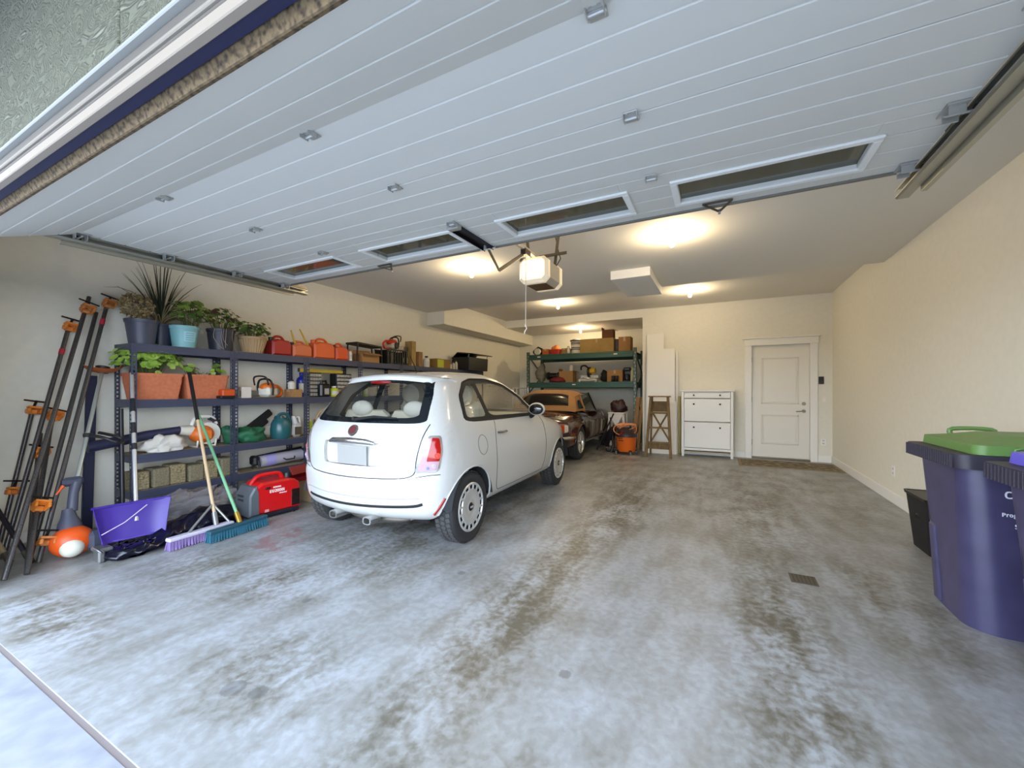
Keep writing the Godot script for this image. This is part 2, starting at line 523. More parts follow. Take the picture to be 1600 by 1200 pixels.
func build_shell() -> void:
	var wall := T("wall", noise(4, 0.05, 3), [Color(0.88, 0.863, 0.803), Color(0.888, 0.872, 0.813), Color(0.896, 0.88, 0.823)], 1.1, 0.75)
	var ceil := T("ceil", noise(9, 0.2, 3), [Color(0.88, 0.865, 0.825), Color(0.90, 0.885, 0.845)], 2.0, 0.85)
	var trim := C(0.92, 0.91, 0.88, 0.4)
	var fm := floor_material()
	struct("floor", MB.new().b2(V(-5.3, -0.2, -0.645), V(1.9, 0, -10.65)), fm)
	var dm := T("driveway", noise(31, 0.08, 4), [Color(0.50, 0.51, 0.54), Color(0.55, 0.56, 0.59), Color(0.59, 0.60, 0.63)], 0.5, 0.7)
	struct("driveway", MB.new().b2(V(-9, -0.2, 14), V(7, -0.006, -0.625)), dm)
	struct("floor_joint", MB.new().b2(V(-5.3, -0.2, -0.645), V(1.9, -0.008, -0.625)), C(0.47, 0.43, 0.42, 0.9))
	struct("wall_left", MB.new().b2(V(-5.3, 0, -0.6), V(XL, 3.0, -10.65)), wall)
	struct("wall_right", MB.new().b2(V(XR, 0, -0.6), V(1.88, 3.0, -9.05)), wall)
	struct("wall_back", MB.new().b2(V(-1.476, 0, -8.9), V(0.51, 3.0, -9.05)).b2(V(1.41, 0, -8.9), V(XR, 3.0, -9.05)).b2(V(0.51, 2.11, -8.9), V(1.41, 3.0, -9.05)).b2(V(-4.73, 2.81, -8.9), V(-1.476, 3.0, -9.05)), wall)
	struct("wall_alcove_right", MB.new().b2(V(-1.476, 0, -9.05), V(-1.33, 3.0, -10.65)), wall)
	struct("wall_alcove_back", MB.new().b2(V(XL, 0, -10.5), V(-1.476, 3.0, -10.65)), wall)
	struct("ceiling", MB.new().b2(V(-5.3, 2.80, -0.6), V(1.88, 3.2, -6.37)), ceil)
	struct("ceiling_back", MB.new().b2(V(-5.3, 2.985, -6.37), V(1.88, 3.2, -9.05)), ceil)
	struct("ceiling_alcove", MB.new().b2(V(-5.3, 2.81, -9.05), V(-1.33, 3.2, -10.65)), ceil)
	struct("trim_bulkhead", MB.new().b2(V(XL, 2.55, -6.37), V(-4.73, 2.985, -10.5)), wall)
	# front wall with the big opening
	struct("wall_front", MB.new().b2(V(-5.3, 0, -0.6), V(-4.09, 3.4, -0.72)).b2(V(0.89, 0, -0.6), V(1.88, 3.4, -0.72)).b2(V(-4.09, 2.28, -0.6), V(0.89, 3.4, -0.72)), wall)
	# outside face: textured siding panels, trim boards, dark navy strip under the header
	var sid := StandardMaterial3D.new()
	var sn := noise(44, 0.035, 2)
	var im := Image.create(256, 256, false, Image.FORMAT_RGB8)
	var hi := Image.create(256, 256, false, Image.FORMAT_RGB8)
	for y in 256:
		for x in 256:
			var g := sn.get_noise_2d(x * 0.3, y * 0.9)
			var r := absf(fposmod(g * 9.0, 1.0) - 0.5) * 2.0
			var k := smoothstep(0.55, 0.95, r)
			im.set_pixel(x, y, Color(0.43, 0.43, 0.36).lerp(Color(0.55, 0.55, 0.47), k))
			hi.set_pixel(x, y, Color(k, k, k))
	sid.albedo_texture = ImageTexture.create_from_image(im)
	sid.heightmap_enabled = true; sid.heightmap_texture = ImageTexture.create_from_image(hi); sid.heightmap_scale = 2.0
	sid.uv1_triplanar = true; sid.uv1_scale = Vector3.ONE * 0.9
	sid.roughness = 0.8
	var ex := Node3D.new()
	ex.name = "trim_1"
	ex.set_meta("kind", "structure")
	add_child(ex)
	for k in 4:
		part(ex, "siding_panel", MB.new().b2(V(-5.3 + k * 1.8, 2.30, -0.583), V(-3.512 + k * 1.8, 3.4, -0.602), 0.004), sid)
	part(ex, "drip_cap", MB.new().b2(V(-4.3, 2.288, -0.552), V(1.1, 2.302, -0.602), 0.003), C(0.62, 0.62, 0.59, 0.5))
	part(ex, "trim_board", MB.new().b2(V(-4.3, 2.252, -0.572), V(1.1, 2.288, -0.602), 0.003), C(0.38, 0.355, 0.32, 0.6))
	part(ex, "trim_board", MB.new().b2(V(-4.3, 2.238, -0.566), V(1.1, 2.252, -0.602), 0.003), C(0.56, 0.525, 0.47, 0.6))
	part(ex, "trim_board", MB.new().b2(V(-4.3, 2.226, -0.574), V(1.1, 2.238, -0.602), 0.002), C(0.38, 0.355, 0.32, 0.6))
	part(ex, "casing_board", MB.new().b2(V(-4.12, 2.19, -0.573), V(0.92, 2.226, -0.60), 0.003), C(0.60, 0.55, 0.49, 0.6))
	part(ex, "header_strip", MB.new().b2(V(-4.07, 2.196, -0.59), V(0.87, 2.28, -0.636), 0.002), C(0.10, 0.11, 0.25, 0.6))
	for s in [[-4.14, -4.075], [0.875, 0.94]]:
		part(ex, "jamb_board", MB.new().b2(V(s[0], 0, -0.57), V(s[1], 2.24, -0.63), 0.003), C(0.88, 0.86, 0.82, 0.6))
	# unseen eave over the driveway, added to shade the siding
	var ev := Node3D.new()
	ev.name = "unseen_eave"
	ev.set_meta("kind", "structure")
	add_child(ev)
	part(ev, "soffit", MB.new().b2(V(-6.0, 3.05, 1.3), V(2.6, 3.10, -0.6), 0.005), C(0.80, 0.79, 0.75, 0.7))
	part(ev, "fascia", MB.new().b2(V(-6.0, 3.0, 1.3), V(2.6, 3.25, 1.34), 0.005), C(0.80, 0.79, 0.75, 0.7))
	part(ev, "roof_slab", MB.new().b2(V(-6.0, 3.2, 1.34), V(2.6, 3.42, -10.7), 0.01), C(0.30, 0.29, 0.28, 0.9))
	# baseboards
	struct("baseboard_right", MB.new().b2(V(1.712, 0, -0.72), V(XR, 0.12, -8.9), 0.004), trim)
	struct("baseboard_back", MB.new().b2(V(-1.476, 0, -8.882), V(0.40, 0.11, -8.9), 0.004).b2(V(1.52, 0, -8.882), V(1.712, 0.13, -8.9), 0.004), trim)
	struct("baseboard_left", MB.new().b2(V(XL, 0, -0.72), V(-5.132, 0.1, -10.5), 0.004), C(0.88, 0.88, 0.86, 0.5))
	# floor drain
	var dr := thing("floor_drain", "small rectangular dark metal drain grate set in the concrete floor", "drain", V(0.487, 0, -3.31))
	part(dr, "frame", MB.new().box(V(0, 0.001, 0), V(0.15, 0.004, 0.15), 0.001), C(0.36, 0.33, 0.28, 0.8, 0.2))
	for k in 6: part(dr, "slat", MB.new().box(V(-0.055 + k * 0.022, 0.003, 0), V(0.011, 0.004, 0.13), 0.001), C(0.31, 0.28, 0.23, 0.8, 0.2))
	# back door
	var d := Node3D.new(); d.name = "door_1"; d.set_meta("kind", "structure"); add_child(d)
	var dz := -8.94
	part(d, "door_leaf", MB.new().b2(V(0.515, 0.03, dz), V(1.405, 2.105, dz - 0.045), 0.003), C(0.90, 0.885, 0.84, 0.4))
	for q in [[0.67, 1.02, 1.25, 1.88], [0.67, 0.27, 1.25, 0.82]]:
		var mb := MB.new()
		mb.b2(V(q[0], q[1], dz + 0.006), V(q[0] + 0.025, q[3], dz), 0.003); mb.b2(V(q[2] - 0.025, q[1], dz + 0.006), V(q[2], q[3], dz), 0.003)
		mb.b2(V(q[0], q[1], dz + 0.006), V(q[2], q[1] + 0.025, dz), 0.003); mb.b2(V(q[0], q[3] - 0.025, dz + 0.006), V(q[2], q[3], dz), 0.003)
		part(d, "panel_moulding", mb, C(0.86, 0.84, 0.79, 0.45))
		part(d, "panel", MB.new().b2(V(q[0] + 0.045, q[1] + 0.045, dz + 0.004), V(q[2] - 0.045, q[3] - 0.045, dz), 0.003), C(0.90, 0.885, 0.84, 0.4))
	part(d, "casing", MB.new().b2(V(0.40, 0, -8.875), V(0.51, 2.11, -8.9), 0.004), trim)
	part(d, "casing", MB.new().b2(V(1.41, 0, -8.875), V(1.52, 2.11, -8.9), 0.004), trim)
	part(d, "head_casing", MB.new().b2(V(0.385, 2.11, -8.87), V(1.535, 2.235, -8.9), 0.004), trim)
	part(d, "cornice", MB.new().b2(V(0.36, 2.23, -8.845), V(1.56, 2.26, -8.9), 0.006), trim)
	part(d, "threshold", MB.new().b2(V(0.51, 0, -8.86), V(1.41, 0.028, -9.0), 0.004), C(0.45, 0.42, 0.36, 0.4, 0.6))
	var nick := C(0.62, 0.60, 0.55, 0.3, 0.9)
	part(d, "deadbolt", MB.new().cyl(V(1.325, 1.03, dz), V(1.325, 1.03, dz + 0.025), 0.032, 0.028, 20).cyl(V(1.325, 1.03, dz + 0.025), V(1.325, 1.03, dz + 0.033), 0.012, 0.012, 10), nick)
	var hd := part(d, "handle_rose", MB.new().cyl(V(1.325, 0.895, dz), V(1.325, 0.895, dz + 0.02), 0.032, 0.026, 20), nick)
	part(hd, "lever", MB.new().tube([V(1.325, 0.895, dz + 0.015), V(1.325, 0.895, dz + 0.055), V(1.30, 0.895, dz + 0.06), V(1.20, 0.89, dz + 0.058)], 0.009, 8), nick)
	for y in [0.3, 1.1, 1.85]: part(d, "hinge", MB.new().cyl(V(0.512, y - 0.05, dz + 0.01), V(0.512, y + 0.05, dz + 0.01), 0.008), nick)
	# wall fittings
	var kp := thing("keypad", "black wall control pad beside the white door", "keypad", V(1.57, 1.45, -8.9))
	part(kp, "body", MB.new().box(V(0, 0, 0.012), V(0.075, 0.13, 0.024), 0.006), C(0.05, 0.05, 0.06, 0.35))
	part(kp, "button", MB.new().box(V(0, -0.025, 0.026), V(0.045, 0.03, 0.006), 0.002), C(0.16, 0.16, 0.17, 0.4))
	part(kp, "display", MB.new().box(V(0, 0.03, 0.0255), V(0.045, 0.02, 0.004), 0.001), C(0.22, 0.23, 0.25, 0.2))
	var sw := thing("light_switch", "white light switch on the back wall below the black keypad", "switch", V(1.612, 1.11, -8.9))
	part(sw, "plate", MB.new().box(V(0, 0, 0.004), V(0.075, 0.12, 0.008), 0.003), C(0.90, 0.88, 0.83, 0.4))
	part(sw, "rocker", MB.new().box(V(0, 0, 0.009), V(0.034, 0.066, 0.006), 0.002), C(0.93, 0.91, 0.87, 0.35))
	for q in [[V(1.60, 0.36, -8.9), 0.0, "white power outlet low on the back wall beside the door"], [V(XR, 0.36, -6.05), -90.0, "white power outlet low on the right wall above the baseboard"]]:
		var ou := thing("power_outlet", q[2], "outlet", q[0], q[1])
		part(ou, "plate", MB.new().box(V(0, 0, 0.004), V(0.075, 0.12, 0.008), 0.003), C(0.93, 0.92, 0.89, 0.4))
		for y in [-0.025, 0.025]:
			var so := part(ou, "socket", MB.new().box(V(0, y, 0.008), V(0.034, 0.03, 0.004), 0.002), C(0.82, 0.80, 0.76, 0.4))
			part(so, "slot", MB.new().box(V(-0.007, y, 0.0101), V(0.003, 0.01, 0.001)).box(V(0.007, y, 0.0101), V(0.003, 0.01, 0.001)), C(0.1, 0.1, 0.1))
	# ceiling bulbs
	var k := 0
	for q in [[V(-2.754, 2.80, -4.27), "nearest bare bulb on the left of the main ceiling"], [V(-0.429, 2.80, -4.26), "bare bulb on the main ceiling right of the opener"], [V(-2.823, 2.985, -7.46), "bare bulb on the raised back ceiling left of the white box"], [V(-0.474, 2.985, -7.55), "bare bulb on the raised back ceiling in front of the door wall"], [V(-3.064, 2.81, -9.64), "bare bulb in the alcove above the green rack"]]:
		var l := thing("ceiling_bulb", q[1], "light bulb", q[0], 0.0, "bare ceiling bulbs")
		part(l, "holder", MB.new().lathe([Vector2(0, -0.028), Vector2(0.03, -0.028), Vector2(0.034, -0.014), Vector2(0.055, -0.008), Vector2(0.058, 0)], 20), C(0.92, 0.91, 0.88, 0.3))
		var em := StandardMaterial3D.new()
		em.albedo_color = Color(1, 0.95, 0.85); em.emission_enabled = true; em.emission = Color(1.0, 0.86, 0.62); em.emission_energy_multiplier = 6.0
		part(l, "bulb", MB.new().lathe([Vector2(0, -0.135), Vector2(0.018, -0.131), Vector2(0.029, -0.115), Vector2(0.031, -0.098), Vector2(0.026, -0.075), Vector2(0.015, -0.05), Vector2(0.013, -0.028)], 16), em)
		var om := OmniLight3D.new()
		om.light_color = Color(1.0, 0.90, 0.73); om.light_energy = bulb_energy; om.light_size = 0.03; om.omni_range = 20.0; om.omni_attenuation = 2.0; om.shadow_enabled = true
		om.name = "bulb_light"
		l.add_child(om, true)
		om.position = V(0, -0.108, 0)
		k += 1
	# vent box on the ceiling
	one("ceiling_box", "white boxed duct cover hanging below the ceiling step", "duct cover", MB.new().b2(V(-1.27, 2.69, -5.25), V(-0.78, 2.80, -6.37), 0.004), C(0.93, 0.92, 0.89, 0.6))
	# mat
	var mt := thing("door_mat", "tan and dark brown patterned runner mat at the back door", "mat", V(0.985, 0, -8.28))
	part(mt, "border", MB.new().box(V(0, 0.005, 0), V(1.44, 0.01, 0.78), 0.003), C(0.54, 0.49, 0.39, 0.95))
	part(mt, "field", MB.new().box(V(0, 0.008, 0), V(1.34, 0.009, 0.68), 0.002), T("mat", noise(71, 0.06, 2, FastNoiseLite.TYPE_CELLULAR), [Color(0.38, 0.34, 0.26), Color(0.62, 0.57, 0.46), Color(0.70, 0.65, 0.53), Color(0.44, 0.38, 0.29)], 0.9, 0.95))
# ---------------------------------------------------------------- overhead door, tracks, opener
func build_overhead_door() -> void:
	var white := C(0.83, 0.825, 0.79, 0.55)
	var steel := C(0.74, 0.74, 0.72, 0.32, 0.6)
	var dark := C(0.30, 0.29, 0.27, 0.4, 0.8)
	var y0 := 2.37
	var th := 0.045
	var d := thing("overhead_door", "white ribbed sectional overhead garage door raised under the ceiling", "garage door", V(0, 0, 0))
	var xa := -4.05
	var xb := 0.85
	# cross-section of one section in (s, y): flat ribs with grooves, s over 0.53 m
	var sections := []
	for k in 4:
		var holes := k == 3
		var mb := MB.new()
		var L := 0.528
		var edges := [0.0, 0.123, 0.271, 0.423, L]
		var ribs := 4
		for r in ribs:
			var s0: float = edges[r] + (0.0015 if r == 0 else 0.004)
			var s1: float = edges[r + 1] - (0.0015 if r == ribs - 1 else 0.004)
			if holes:
				# leave four openings for panes between s = 0.12 and 0.37
				var cuts := [[-3.72, -2.87], [-2.51, -1.70], [-1.28, -0.50], [-0.21, 0.60]]
				var w0 := 0.125; var w1 := 0.375
				var x := xa
				for c in cuts:
					mb.b2(V(x, 0, -s0), V(c[0], -th, -s1), 0.002)
					if s0 < w0: mb.b2(V(c[0], 0, -s0), V(c[1], -th, -minf(s1, w0)), 0.002)
					if s1 > w1: mb.b2(V(c[0], 0, -maxf(s0, w1)), V(c[1], -th, -s1), 0.002)
					x = c[1]
				mb.b2(V(x, 0, -s0), V(xb, -th, -s1), 0.002)
			else:
				mb.b2(V(xa, 0, -s0), V(xb, -th, -s1), 0.003)
			mb.b2(V(xa, -0.004, -s0 + 0.004), V(xb, -th + 0.006, -s0 - 0.0005)) if r > 0 and not holes else null
		# groove floor: thin core behind the ribs
		if not holes: mb.b2(V(xa, -0.004, -0.002), V(xb, -th + 0.005, -L + 0.002))
		var p := part(d, "door_section", mb, white)
		if k == 0:
			# bottom section still on the curve, tipped down to the opening
			p.transform = Transform3D(Basis(Vector3.RIGHT, deg_to_rad(21.5)), V(0, y0 + th - 0.196, -0.657))
		else:
			p.position = V(0, y0 + th, -1.15 - (k - 1) * 0.53)
		sections.append(p)
	for c in [[-3.72, -2.87], [-2.51, -1.70], [-1.28, -0.50], [-0.21, 0.60]]:
		var fr := MB.new()
		var za := -2.21 - 0.125
		var zb := -2.21 - 0.375
		var t := 0.035
		fr.b2(V(c[0] - t, y0 - 0.012, za + t), V(c[1] + t, y0 + 0.002, za), 0.004); fr.b2(V(c[0] - t, y0 - 0.012, zb), V(c[1] + t, y0 + 0.002, zb - t), 0.004)
		fr.b2(V(c[0] - t, y0 - 0.012, za), V(c[0], y0 + 0.002, zb), 0.004); fr.b2(V(c[1], y0 - 0.012, za), V(c[1] + t, y0 + 0.002, zb), 0.004)
		var f := part(d, "window_frame", fr, C(0.92, 0.92, 0.90, 0.4))
		part(f, "pane", MB.new().b2(V(c[0] + 0.001, y0 + 0.018, za - 0.001), V(c[1] - 0.001, y0 + 0.024, zb + 0.001)), glass(0.30, 0.31, 0.25, 0.72, 0.05))
	# bottom seal, with dirt
	var rub := part(d, "bottom_seal", MB.new().b2(V(xa, 0.0, 0.022), V(xb, -0.05, 0.0), 0.004), T("seal", noise(81, 0.12, 4), [Color(0.14, 0.11, 0.08), Color(0.34, 0.28, 0.19), Color(0.48, 0.40, 0.28), Color(0.40, 0.33, 0.24)], 1.6, 0.8))
	rub.transform = sections[0].transform
	# hinges and edge brackets
	var hm := MB.new().box(V(0, -0.004, 0.02), V(0.055, 0.006, 0.04), 0.002).box(V(0, -0.004, -0.02), V(0.055, 0.006, 0.04), 0.002).cyl(V(-0.03, -0.012, 0), V(0.03, -0.012, 0), 0.009, 0.009, 8).box(V(-0.026, -0.014, 0.012), V(0.004, 0.02, 0.05), 0.001).box(V(0.026, -0.014, 0.012), V(0.004, 0.02, 0.05), 0.001)
	hm.cyl(V(-0.012, -0.009, 0.028), V(-0.012, -0.004, 0.028), 0.006, 0.006, 6).cyl(V(0.012, -0.009, 0.028), V(0.012, -0.004, 0.028), 0.006, 0.006, 6)
	var hmesh := hm.mesh()
	for z in [-1.165, -1.68, -2.21]:
		for x in [-2.83, -1.575, -0.323]:
			inst(d, "hinge", hmesh, steel, Transform3D(Basis().scaled(V(1.0, 1.0, 0.85)), V(x, y0, z)))
	var rm := MB.new().box(V(0, -0.005, 0), V(0.07, 0.008, 0.10), 0.002).box(V(0, -0.025, 0.03), V(0.05, 0.04, 0.005), 0.001).box(V(0, -0.025, -0.03), V(0.05, 0.04, 0.005), 0.001).cyl(V(-0.03, -0.028, 0), V(0.055, -0.028, 0), 0.006, 0.006, 8)
	var rmesh := rm.mesh()
	var wm := MB.new().cyl(V(0, 0, 0), V(0.018, 0, 0), 0.023, 0.023, 14).cyl(V(-0.004, 0, 0), V(0.022, 0, 0), 0.009, 0.009, 10).mesh()
	for z in [-1.165, -1.68, -2.21, -2.68]:
		for s in [-1.0, 1.0]:
			var x: float = xa + 0.04 if s < 0 else xb - 0.04
			var b := inst(d, "roller_bracket", rmesh, steel, Transform3D(Basis(Vector3.UP, PI if s < 0 else 0.0), V(x, y0, z)))
			inst(b, "roller", wm, C(0.20, 0.20, 0.21, 0.5, 0.3), Transform3D(Basis(), V(0.058, -0.028, 0)))
	# top strut rods, reinforcement rail and struts
	part(d, "top_edge_strut", MB.new().b2(V(xa, y0 - 0.012, -2.715), V(xb, y0 + 0.05, -2.735), 0.002), C(0.50, 0.49, 0.46, 0.5, 0.6))
	for q in [-2.62, -0.02]:
		var br := part(d, "strut_bracket", MB.new().bar(V(q - 0.08, y0 - 0.008, -2.665), V(q + 0.08, y0 - 0.008, -2.665), 0.02, 0.006, 0.001).bar(V(q - 0.075, y0 - 0.01, -2.66), V(q + 0.01, y0 - 0.035, -2.74), 0.016, 0.005, 0.001).bar(V(q + 0.075, y0 - 0.01, -2.66), V(q + 0.01, y0 - 0.035, -2.74), 0.016, 0.005, 0.001), C(0.42, 0.39, 0.34, 0.4, 0.7))
		part(br, "bolt", MB.new().cyl(V(q + 0.01, y0 - 0.05, -2.74), V(q + 0.01, y0 - 0.02, -2.74), 0.008, 0.008, 6), steel)
	var rail := part(d, "operator_bracket", MB.new().b2(V(-1.635, y0 - 0.006, -2.27), V(-1.555, y0, -2.72), 0.002).b2(V(-1.635, y0 - 0.028, -2.27), V(-1.63, y0, -2.72), 0.001).b2(V(-1.56, y0 - 0.028, -2.27), V(-1.555, y0, -2.72), 0.001), C(0.10, 0.10, 0.14, 0.35, 0.4))
	part(rail, "end_plate", MB.new().box(V(-1.595, y0 - 0.015, -2.255), V(0.09, 0.03, 0.05), 0.004), steel)
	part(rail, "bolt", MB.new().cyl(V(-1.595, y0 - 0.03, -2.66), V(-1.595, y0, -2.66), 0.012, 0.01, 8).cyl(V(-1.66, y0 - 0.02, -2.7), V(-1.53, y0 - 0.02, -2.7), 0.007, 0.007, 8), steel)
	# tracks
	for s in [-1.0, 1.0]:
		var x: float = -4.085 if s < 0 else 0.885
		var side := "left" if s < 0 else "right"
		var tr := thing("door_track", "galvanised horizontal door track on the %s side of the raised door" % side, "track", V(x, 0, 0), 0.0, "overhead door tracks")

		var pf := [Vector2(0.028 * s, 2.318), Vector2(0.028 * s, 2.378), Vector2(-0.022 * s, 2.378), Vector2(-0.03 * s, 2.370), Vector2(-0.03 * s, 2.362), Vector2(-0.018 * s, 2.372), Vector2(0.02 * s, 2.372), Vector2(0.02 * s, 2.324), Vector2(-0.018 * s, 2.324), Vector2(-0.03 * s, 2.334), Vector2(-0.03 * s, 2.326), Vector2(-0.022 * s, 2.318)]
		part(tr, "channel", MB.new().prism(pf, 2.05, Transform3D(Basis(), V(0, 0, -1.95))), C(0.66, 0.65, 0.60, 0.35, 0.75))
		# curve and vertical run
		var pts := []
		for k in 9:
			var a := PI * 0.5 * k / 8.0
			pts.append(V(0, 2.348 - 0.27 * (1.0 - cos(a)), -0.93 + 0.27 * sin(a)))
		pts.append(V(0, 0.03, -0.66))
		for k in pts.size() - 1:
			part(tr, "bend" if k < pts.size() - 2 else "vertical_run", MB.new().bar(pts[k] + V(0.024 * s, 0, 0), pts[k + 1] + V(0.024 * s, 0, 0), 0.008, 0.06, 0.0, Vector3.RIGHT if false else Vector3.FORWARD if k > 6 else Vector3.UP), C(0.66, 0.65, 0.60, 0.35, 0.75))
		part(tr, "angle_rail", MB.new().b2(V(0.032 * s, 2.372, -1.0), V(0.072 * s, 2.376, -3.0)).b2(V(0.032 * s, 2.376, -1.0), V(0.036 * s, 2.42, -3.0)), C(0.50, 0.48, 0.42, 0.4, 0.7))
		part(tr, "angle_rail", MB.new().b2(V(0.036 * s, 2.295, -1.1), V(0.06 * s, 2.299, -2.85)).b2(V(0.036 * s, 2.299, -1.1), V(0.04 * s, 2.33, -2.85)), C(0.72, 0.70, 0.62, 0.4, 0.6))
		for z in [-2.6, -1.4]:
			part(tr, "hanger", MB.new().b2(V(0.04 * s, 2.376, z), V(0.066 * s, 2.80, z - 0.004)), C(0.50, 0.48, 0.42, 0.4, 0.7))
	# opener
	var op := thing("door_opener", "cream ceiling mounted garage door opener with pull cord arm", "door opener", V(-1.575, 2.45, -3.68))
	var ox := 0.0
	var body := [Vector2(-0.145, -0.12), Vector2(-0.10, -0.165), Vector2(0.10, -0.165), Vector2(0.145, -0.12), Vector2(0.145, 0.03), Vector2(0.10, 0.07), Vector2(-0.10, 0.07), Vector2(-0.145, 0.03)]
	part(op, "housing", MB.new().prism(body, 0.26, Transform3D(Basis(), V(ox, 0, -0.02)), 0.012), C(0.62, 0.60, 0.55, 0.45))
	var lens := StandardMaterial3D.new()
	lens.albedo_color = Color(0.95, 0.9, 0.8); lens.roughness = 0.4; lens.emission_enabled = true; lens.emission = Color(1.0, 0.88, 0.66); lens.emission_energy_multiplier = 0.28
	for s in [-1.0, 1.0]:
		part(op, "light_lens", MB.new().prism([Vector2(-0.15, -0.125), Vector2(-0.105, -0.17), Vector2(0.105, -0.17), Vector2(0.15, -0.125), Vector2(0.15, 0.035), Vector2(0.105, 0.075), Vector2(-0.105, 0.075), Vector2(-0.15, 0.035)], 0.1, Transform3D(Basis(), V(ox, 0, 0.16 * s - 0.02)), 0.03), lens)
	part(op, "bottom_plate", MB.new().box(V(0, -0.169, -0.02), V(0.2, 0.008, 0.22), 0.003), C(0.36, 0.26, 0.15, 0.45))
	part(op, "rail", MB.new().b2(V(-0.018, 0.075, 2.9), V(0.018, 0.11, -0.15), 0.003), steel)
	var arm := part(op, "arm", MB.new().bar(V(-0.02, -0.09, 0.98), V(-0.02, -0.215, 0.80), 0.03, 0.006, 0.002, Vector3.RIGHT).bar(V(-0.02, -0.215, 0.80), V(-0.005, 0.05, 0.36), 0.03, 0.006, 0.002, Vector3.RIGHT), C(0.12, 0.10, 0.09, 0.5, 0.3))
	part(op, "trolley", MB.new().box(V(0, 0.06, 0.34), V(0.05, 0.06, 0.12), 0.006), C(0.20, 0.16, 0.12, 0.5))
	for s in [-1.0, 1.0]: part(op, "hanger_strap", MB.new().bar(V(0.13 * s, 0.03, -0.05), V(0.17 * s, 0.35, -0.05), 0.03, 0.004, 0.0, Vector3.BACK), C(0.50, 0.48, 0.42, 0.4, 0.7))
	part(op, "cross_bar", MB.new().b2(V(-0.25, 0.13, -0.06), V(0.25, 0.135, -0.03)).b2(V(-0.25, 0.135, -0.06), V(0.25, 0.16, -0.056)), C(0.50, 0.48, 0.42, 0.4, 0.7))
	part(op, "power_cord", MB.new().tube([V(0.12, 0.05, -0.12), V(0.16, 0.12, -0.13), V(0.13, 0.2, -0.15), V(0.1, 0.35, -0.15)], 0.005, 6), C(0.08, 0.08, 0.08))
	var cord := part(op, "pull_cord", MB.new().cyl(V(0.0, 0.03, 0.34), V(0.0, -0.60, 0.34), 0.0035, 0.0035, 6), C(0.90, 0.87, 0.80, 0.8))
	part(cord, "pull_handle", MB.new().ell(V(0, -0.60, 0.34), V(0.011, 0.016, 0.011), 8, 6).tube([V(0.0, -0.60, 0.34), V(0.012, -0.625, 0.34), V(-0.01, -0.65, 0.34), V(-0.012, -0.675, 0.34)], 0.005, 6), C(0.92, 0.89, 0.82, 0.7))
	var om := OmniLight3D.new()
	om.name = "opener_light"; om.light_color = Color(1.0, 0.84, 0.60); om.light_energy = 0.14; om.light_size = 0.06; om.shadow_enabled = true; om.omni_range = 20.0; om.omni_attenuation = 2.0
	op.add_child(om)
	om.position = V(0, -0.02, 0.25)
# ---------------------------------------------------------------- car bodies: a rounded solid meshed as surface nets, then cut into panels and glass
var hull := {}
func tab(pts: Array, lo: float, hi: float, n := 400) -> PackedFloat32Array:
	# smooth table through (x, value) pairs
	var out := PackedFloat32Array()
	var k := 0
	for i in n + 1:
		var x := lo + (hi - lo) * i / n
		while k < pts.size() - 2 and x > pts[k + 1][0]: k += 1
		var p1: Array = pts[k]
		var p2: Array = pts[k + 1]
		var p0: Array = pts[maxi(k - 1, 0)]
		var p3: Array = pts[mini(k + 2, pts.size() - 1)]
		var h: float = p2[0] - p1[0]
		var t := clampf((x - p1[0]) / h, 0.0, 1.0)
		var m1: float = (p2[1] - p0[1]) / maxf(p2[0] - p0[0], 1e-4) * h
		var m2: float = (p3[1] - p1[1]) / maxf(p3[0] - p1[0], 1e-4) * h
		var t2 := t * t
		var t3 := t2 * t
		out.append((2 * t3 - 3 * t2 + 1) * p1[1] + (t3 - 2 * t2 + t) * m1 + (3 * t2 - 2 * t3) * p2[1] + (t3 - t2) * m2)
	return out
func make_hull(sec: Array, plan: Array, rear: Array, front: Array, top: Array, bot: float, y1: float, z0: float, z1: float, bow_r: float, bow_f: float, crown: float, k: float) -> Dictionary:
	var d := {}
	d.y1 = y1; d.z0 = z0; d.z1 = z1; d.bot = bot
	d.sec = tab(sec, 0.0, y1); d.rear = tab(rear, 0.0, y1); d.front = tab(front, 0.0, y1)
	d.plan = tab(plan, z0, z1); d.top = tab(top, z0, z1)
	d.gh = 1.0; d.bow_r = bow_r; d.bow_f = bow_f; d.crown = crown; d.k = k
	return d
func gy(y: float) -> float: return y if y < 1.0 else 1.0 + (y - 1.0) * hull.gh
func gp(pts: Array) -> Array: return pts.map(func(p): return Vector2(p.x, gy(p.y)))
func hf(x: float, y: float, z: float) -> float:
	if y > 1.0: y = 1.0 + (y - 1.0) / hull.gh
	var iy := int(clampf(y / hull.y1, 0.0, 1.0) * 400.0)
	var iz := int(clampf((z - hull.z0) / (hull.z1 - hull.z0), 0.0, 1.0) * 400.0)
	var x2 := x * x
	var a: float = x - hull.sec[iy] + hull.plan[iz]
	var b: float = maxf((hull.rear[iy] + hull.bow_r * x2 - z), (z - hull.front[iy] + hull.bow_f * x2)) * 0.9
	var c: float = maxf((y - hull.top[iz] + hull.crown * x2), hull.bot - y) * 0.95
	var k: float = hull.k
	var h := maxf(k - absf(a - b), 0.0) / k
	var m := maxf(a, b) + h * h * k * 0.25
	h = maxf(k - absf(m - c), 0.0) / k
	return maxf(m, c) + h * h * k * 0.25
func hnorm(p: Vector3) -> Vector3:
	var e := 0.012
	return Vector3(hf(p.x + e, p.y, p.z) - hf(p.x - e, p.y, p.z), hf(p.x, p.y + e, p.z) - hf(p.x, p.y - e, p.z), hf(p.x, p.y, p.z + e) - hf(p.x, p.y, p.z - e)).normalized()
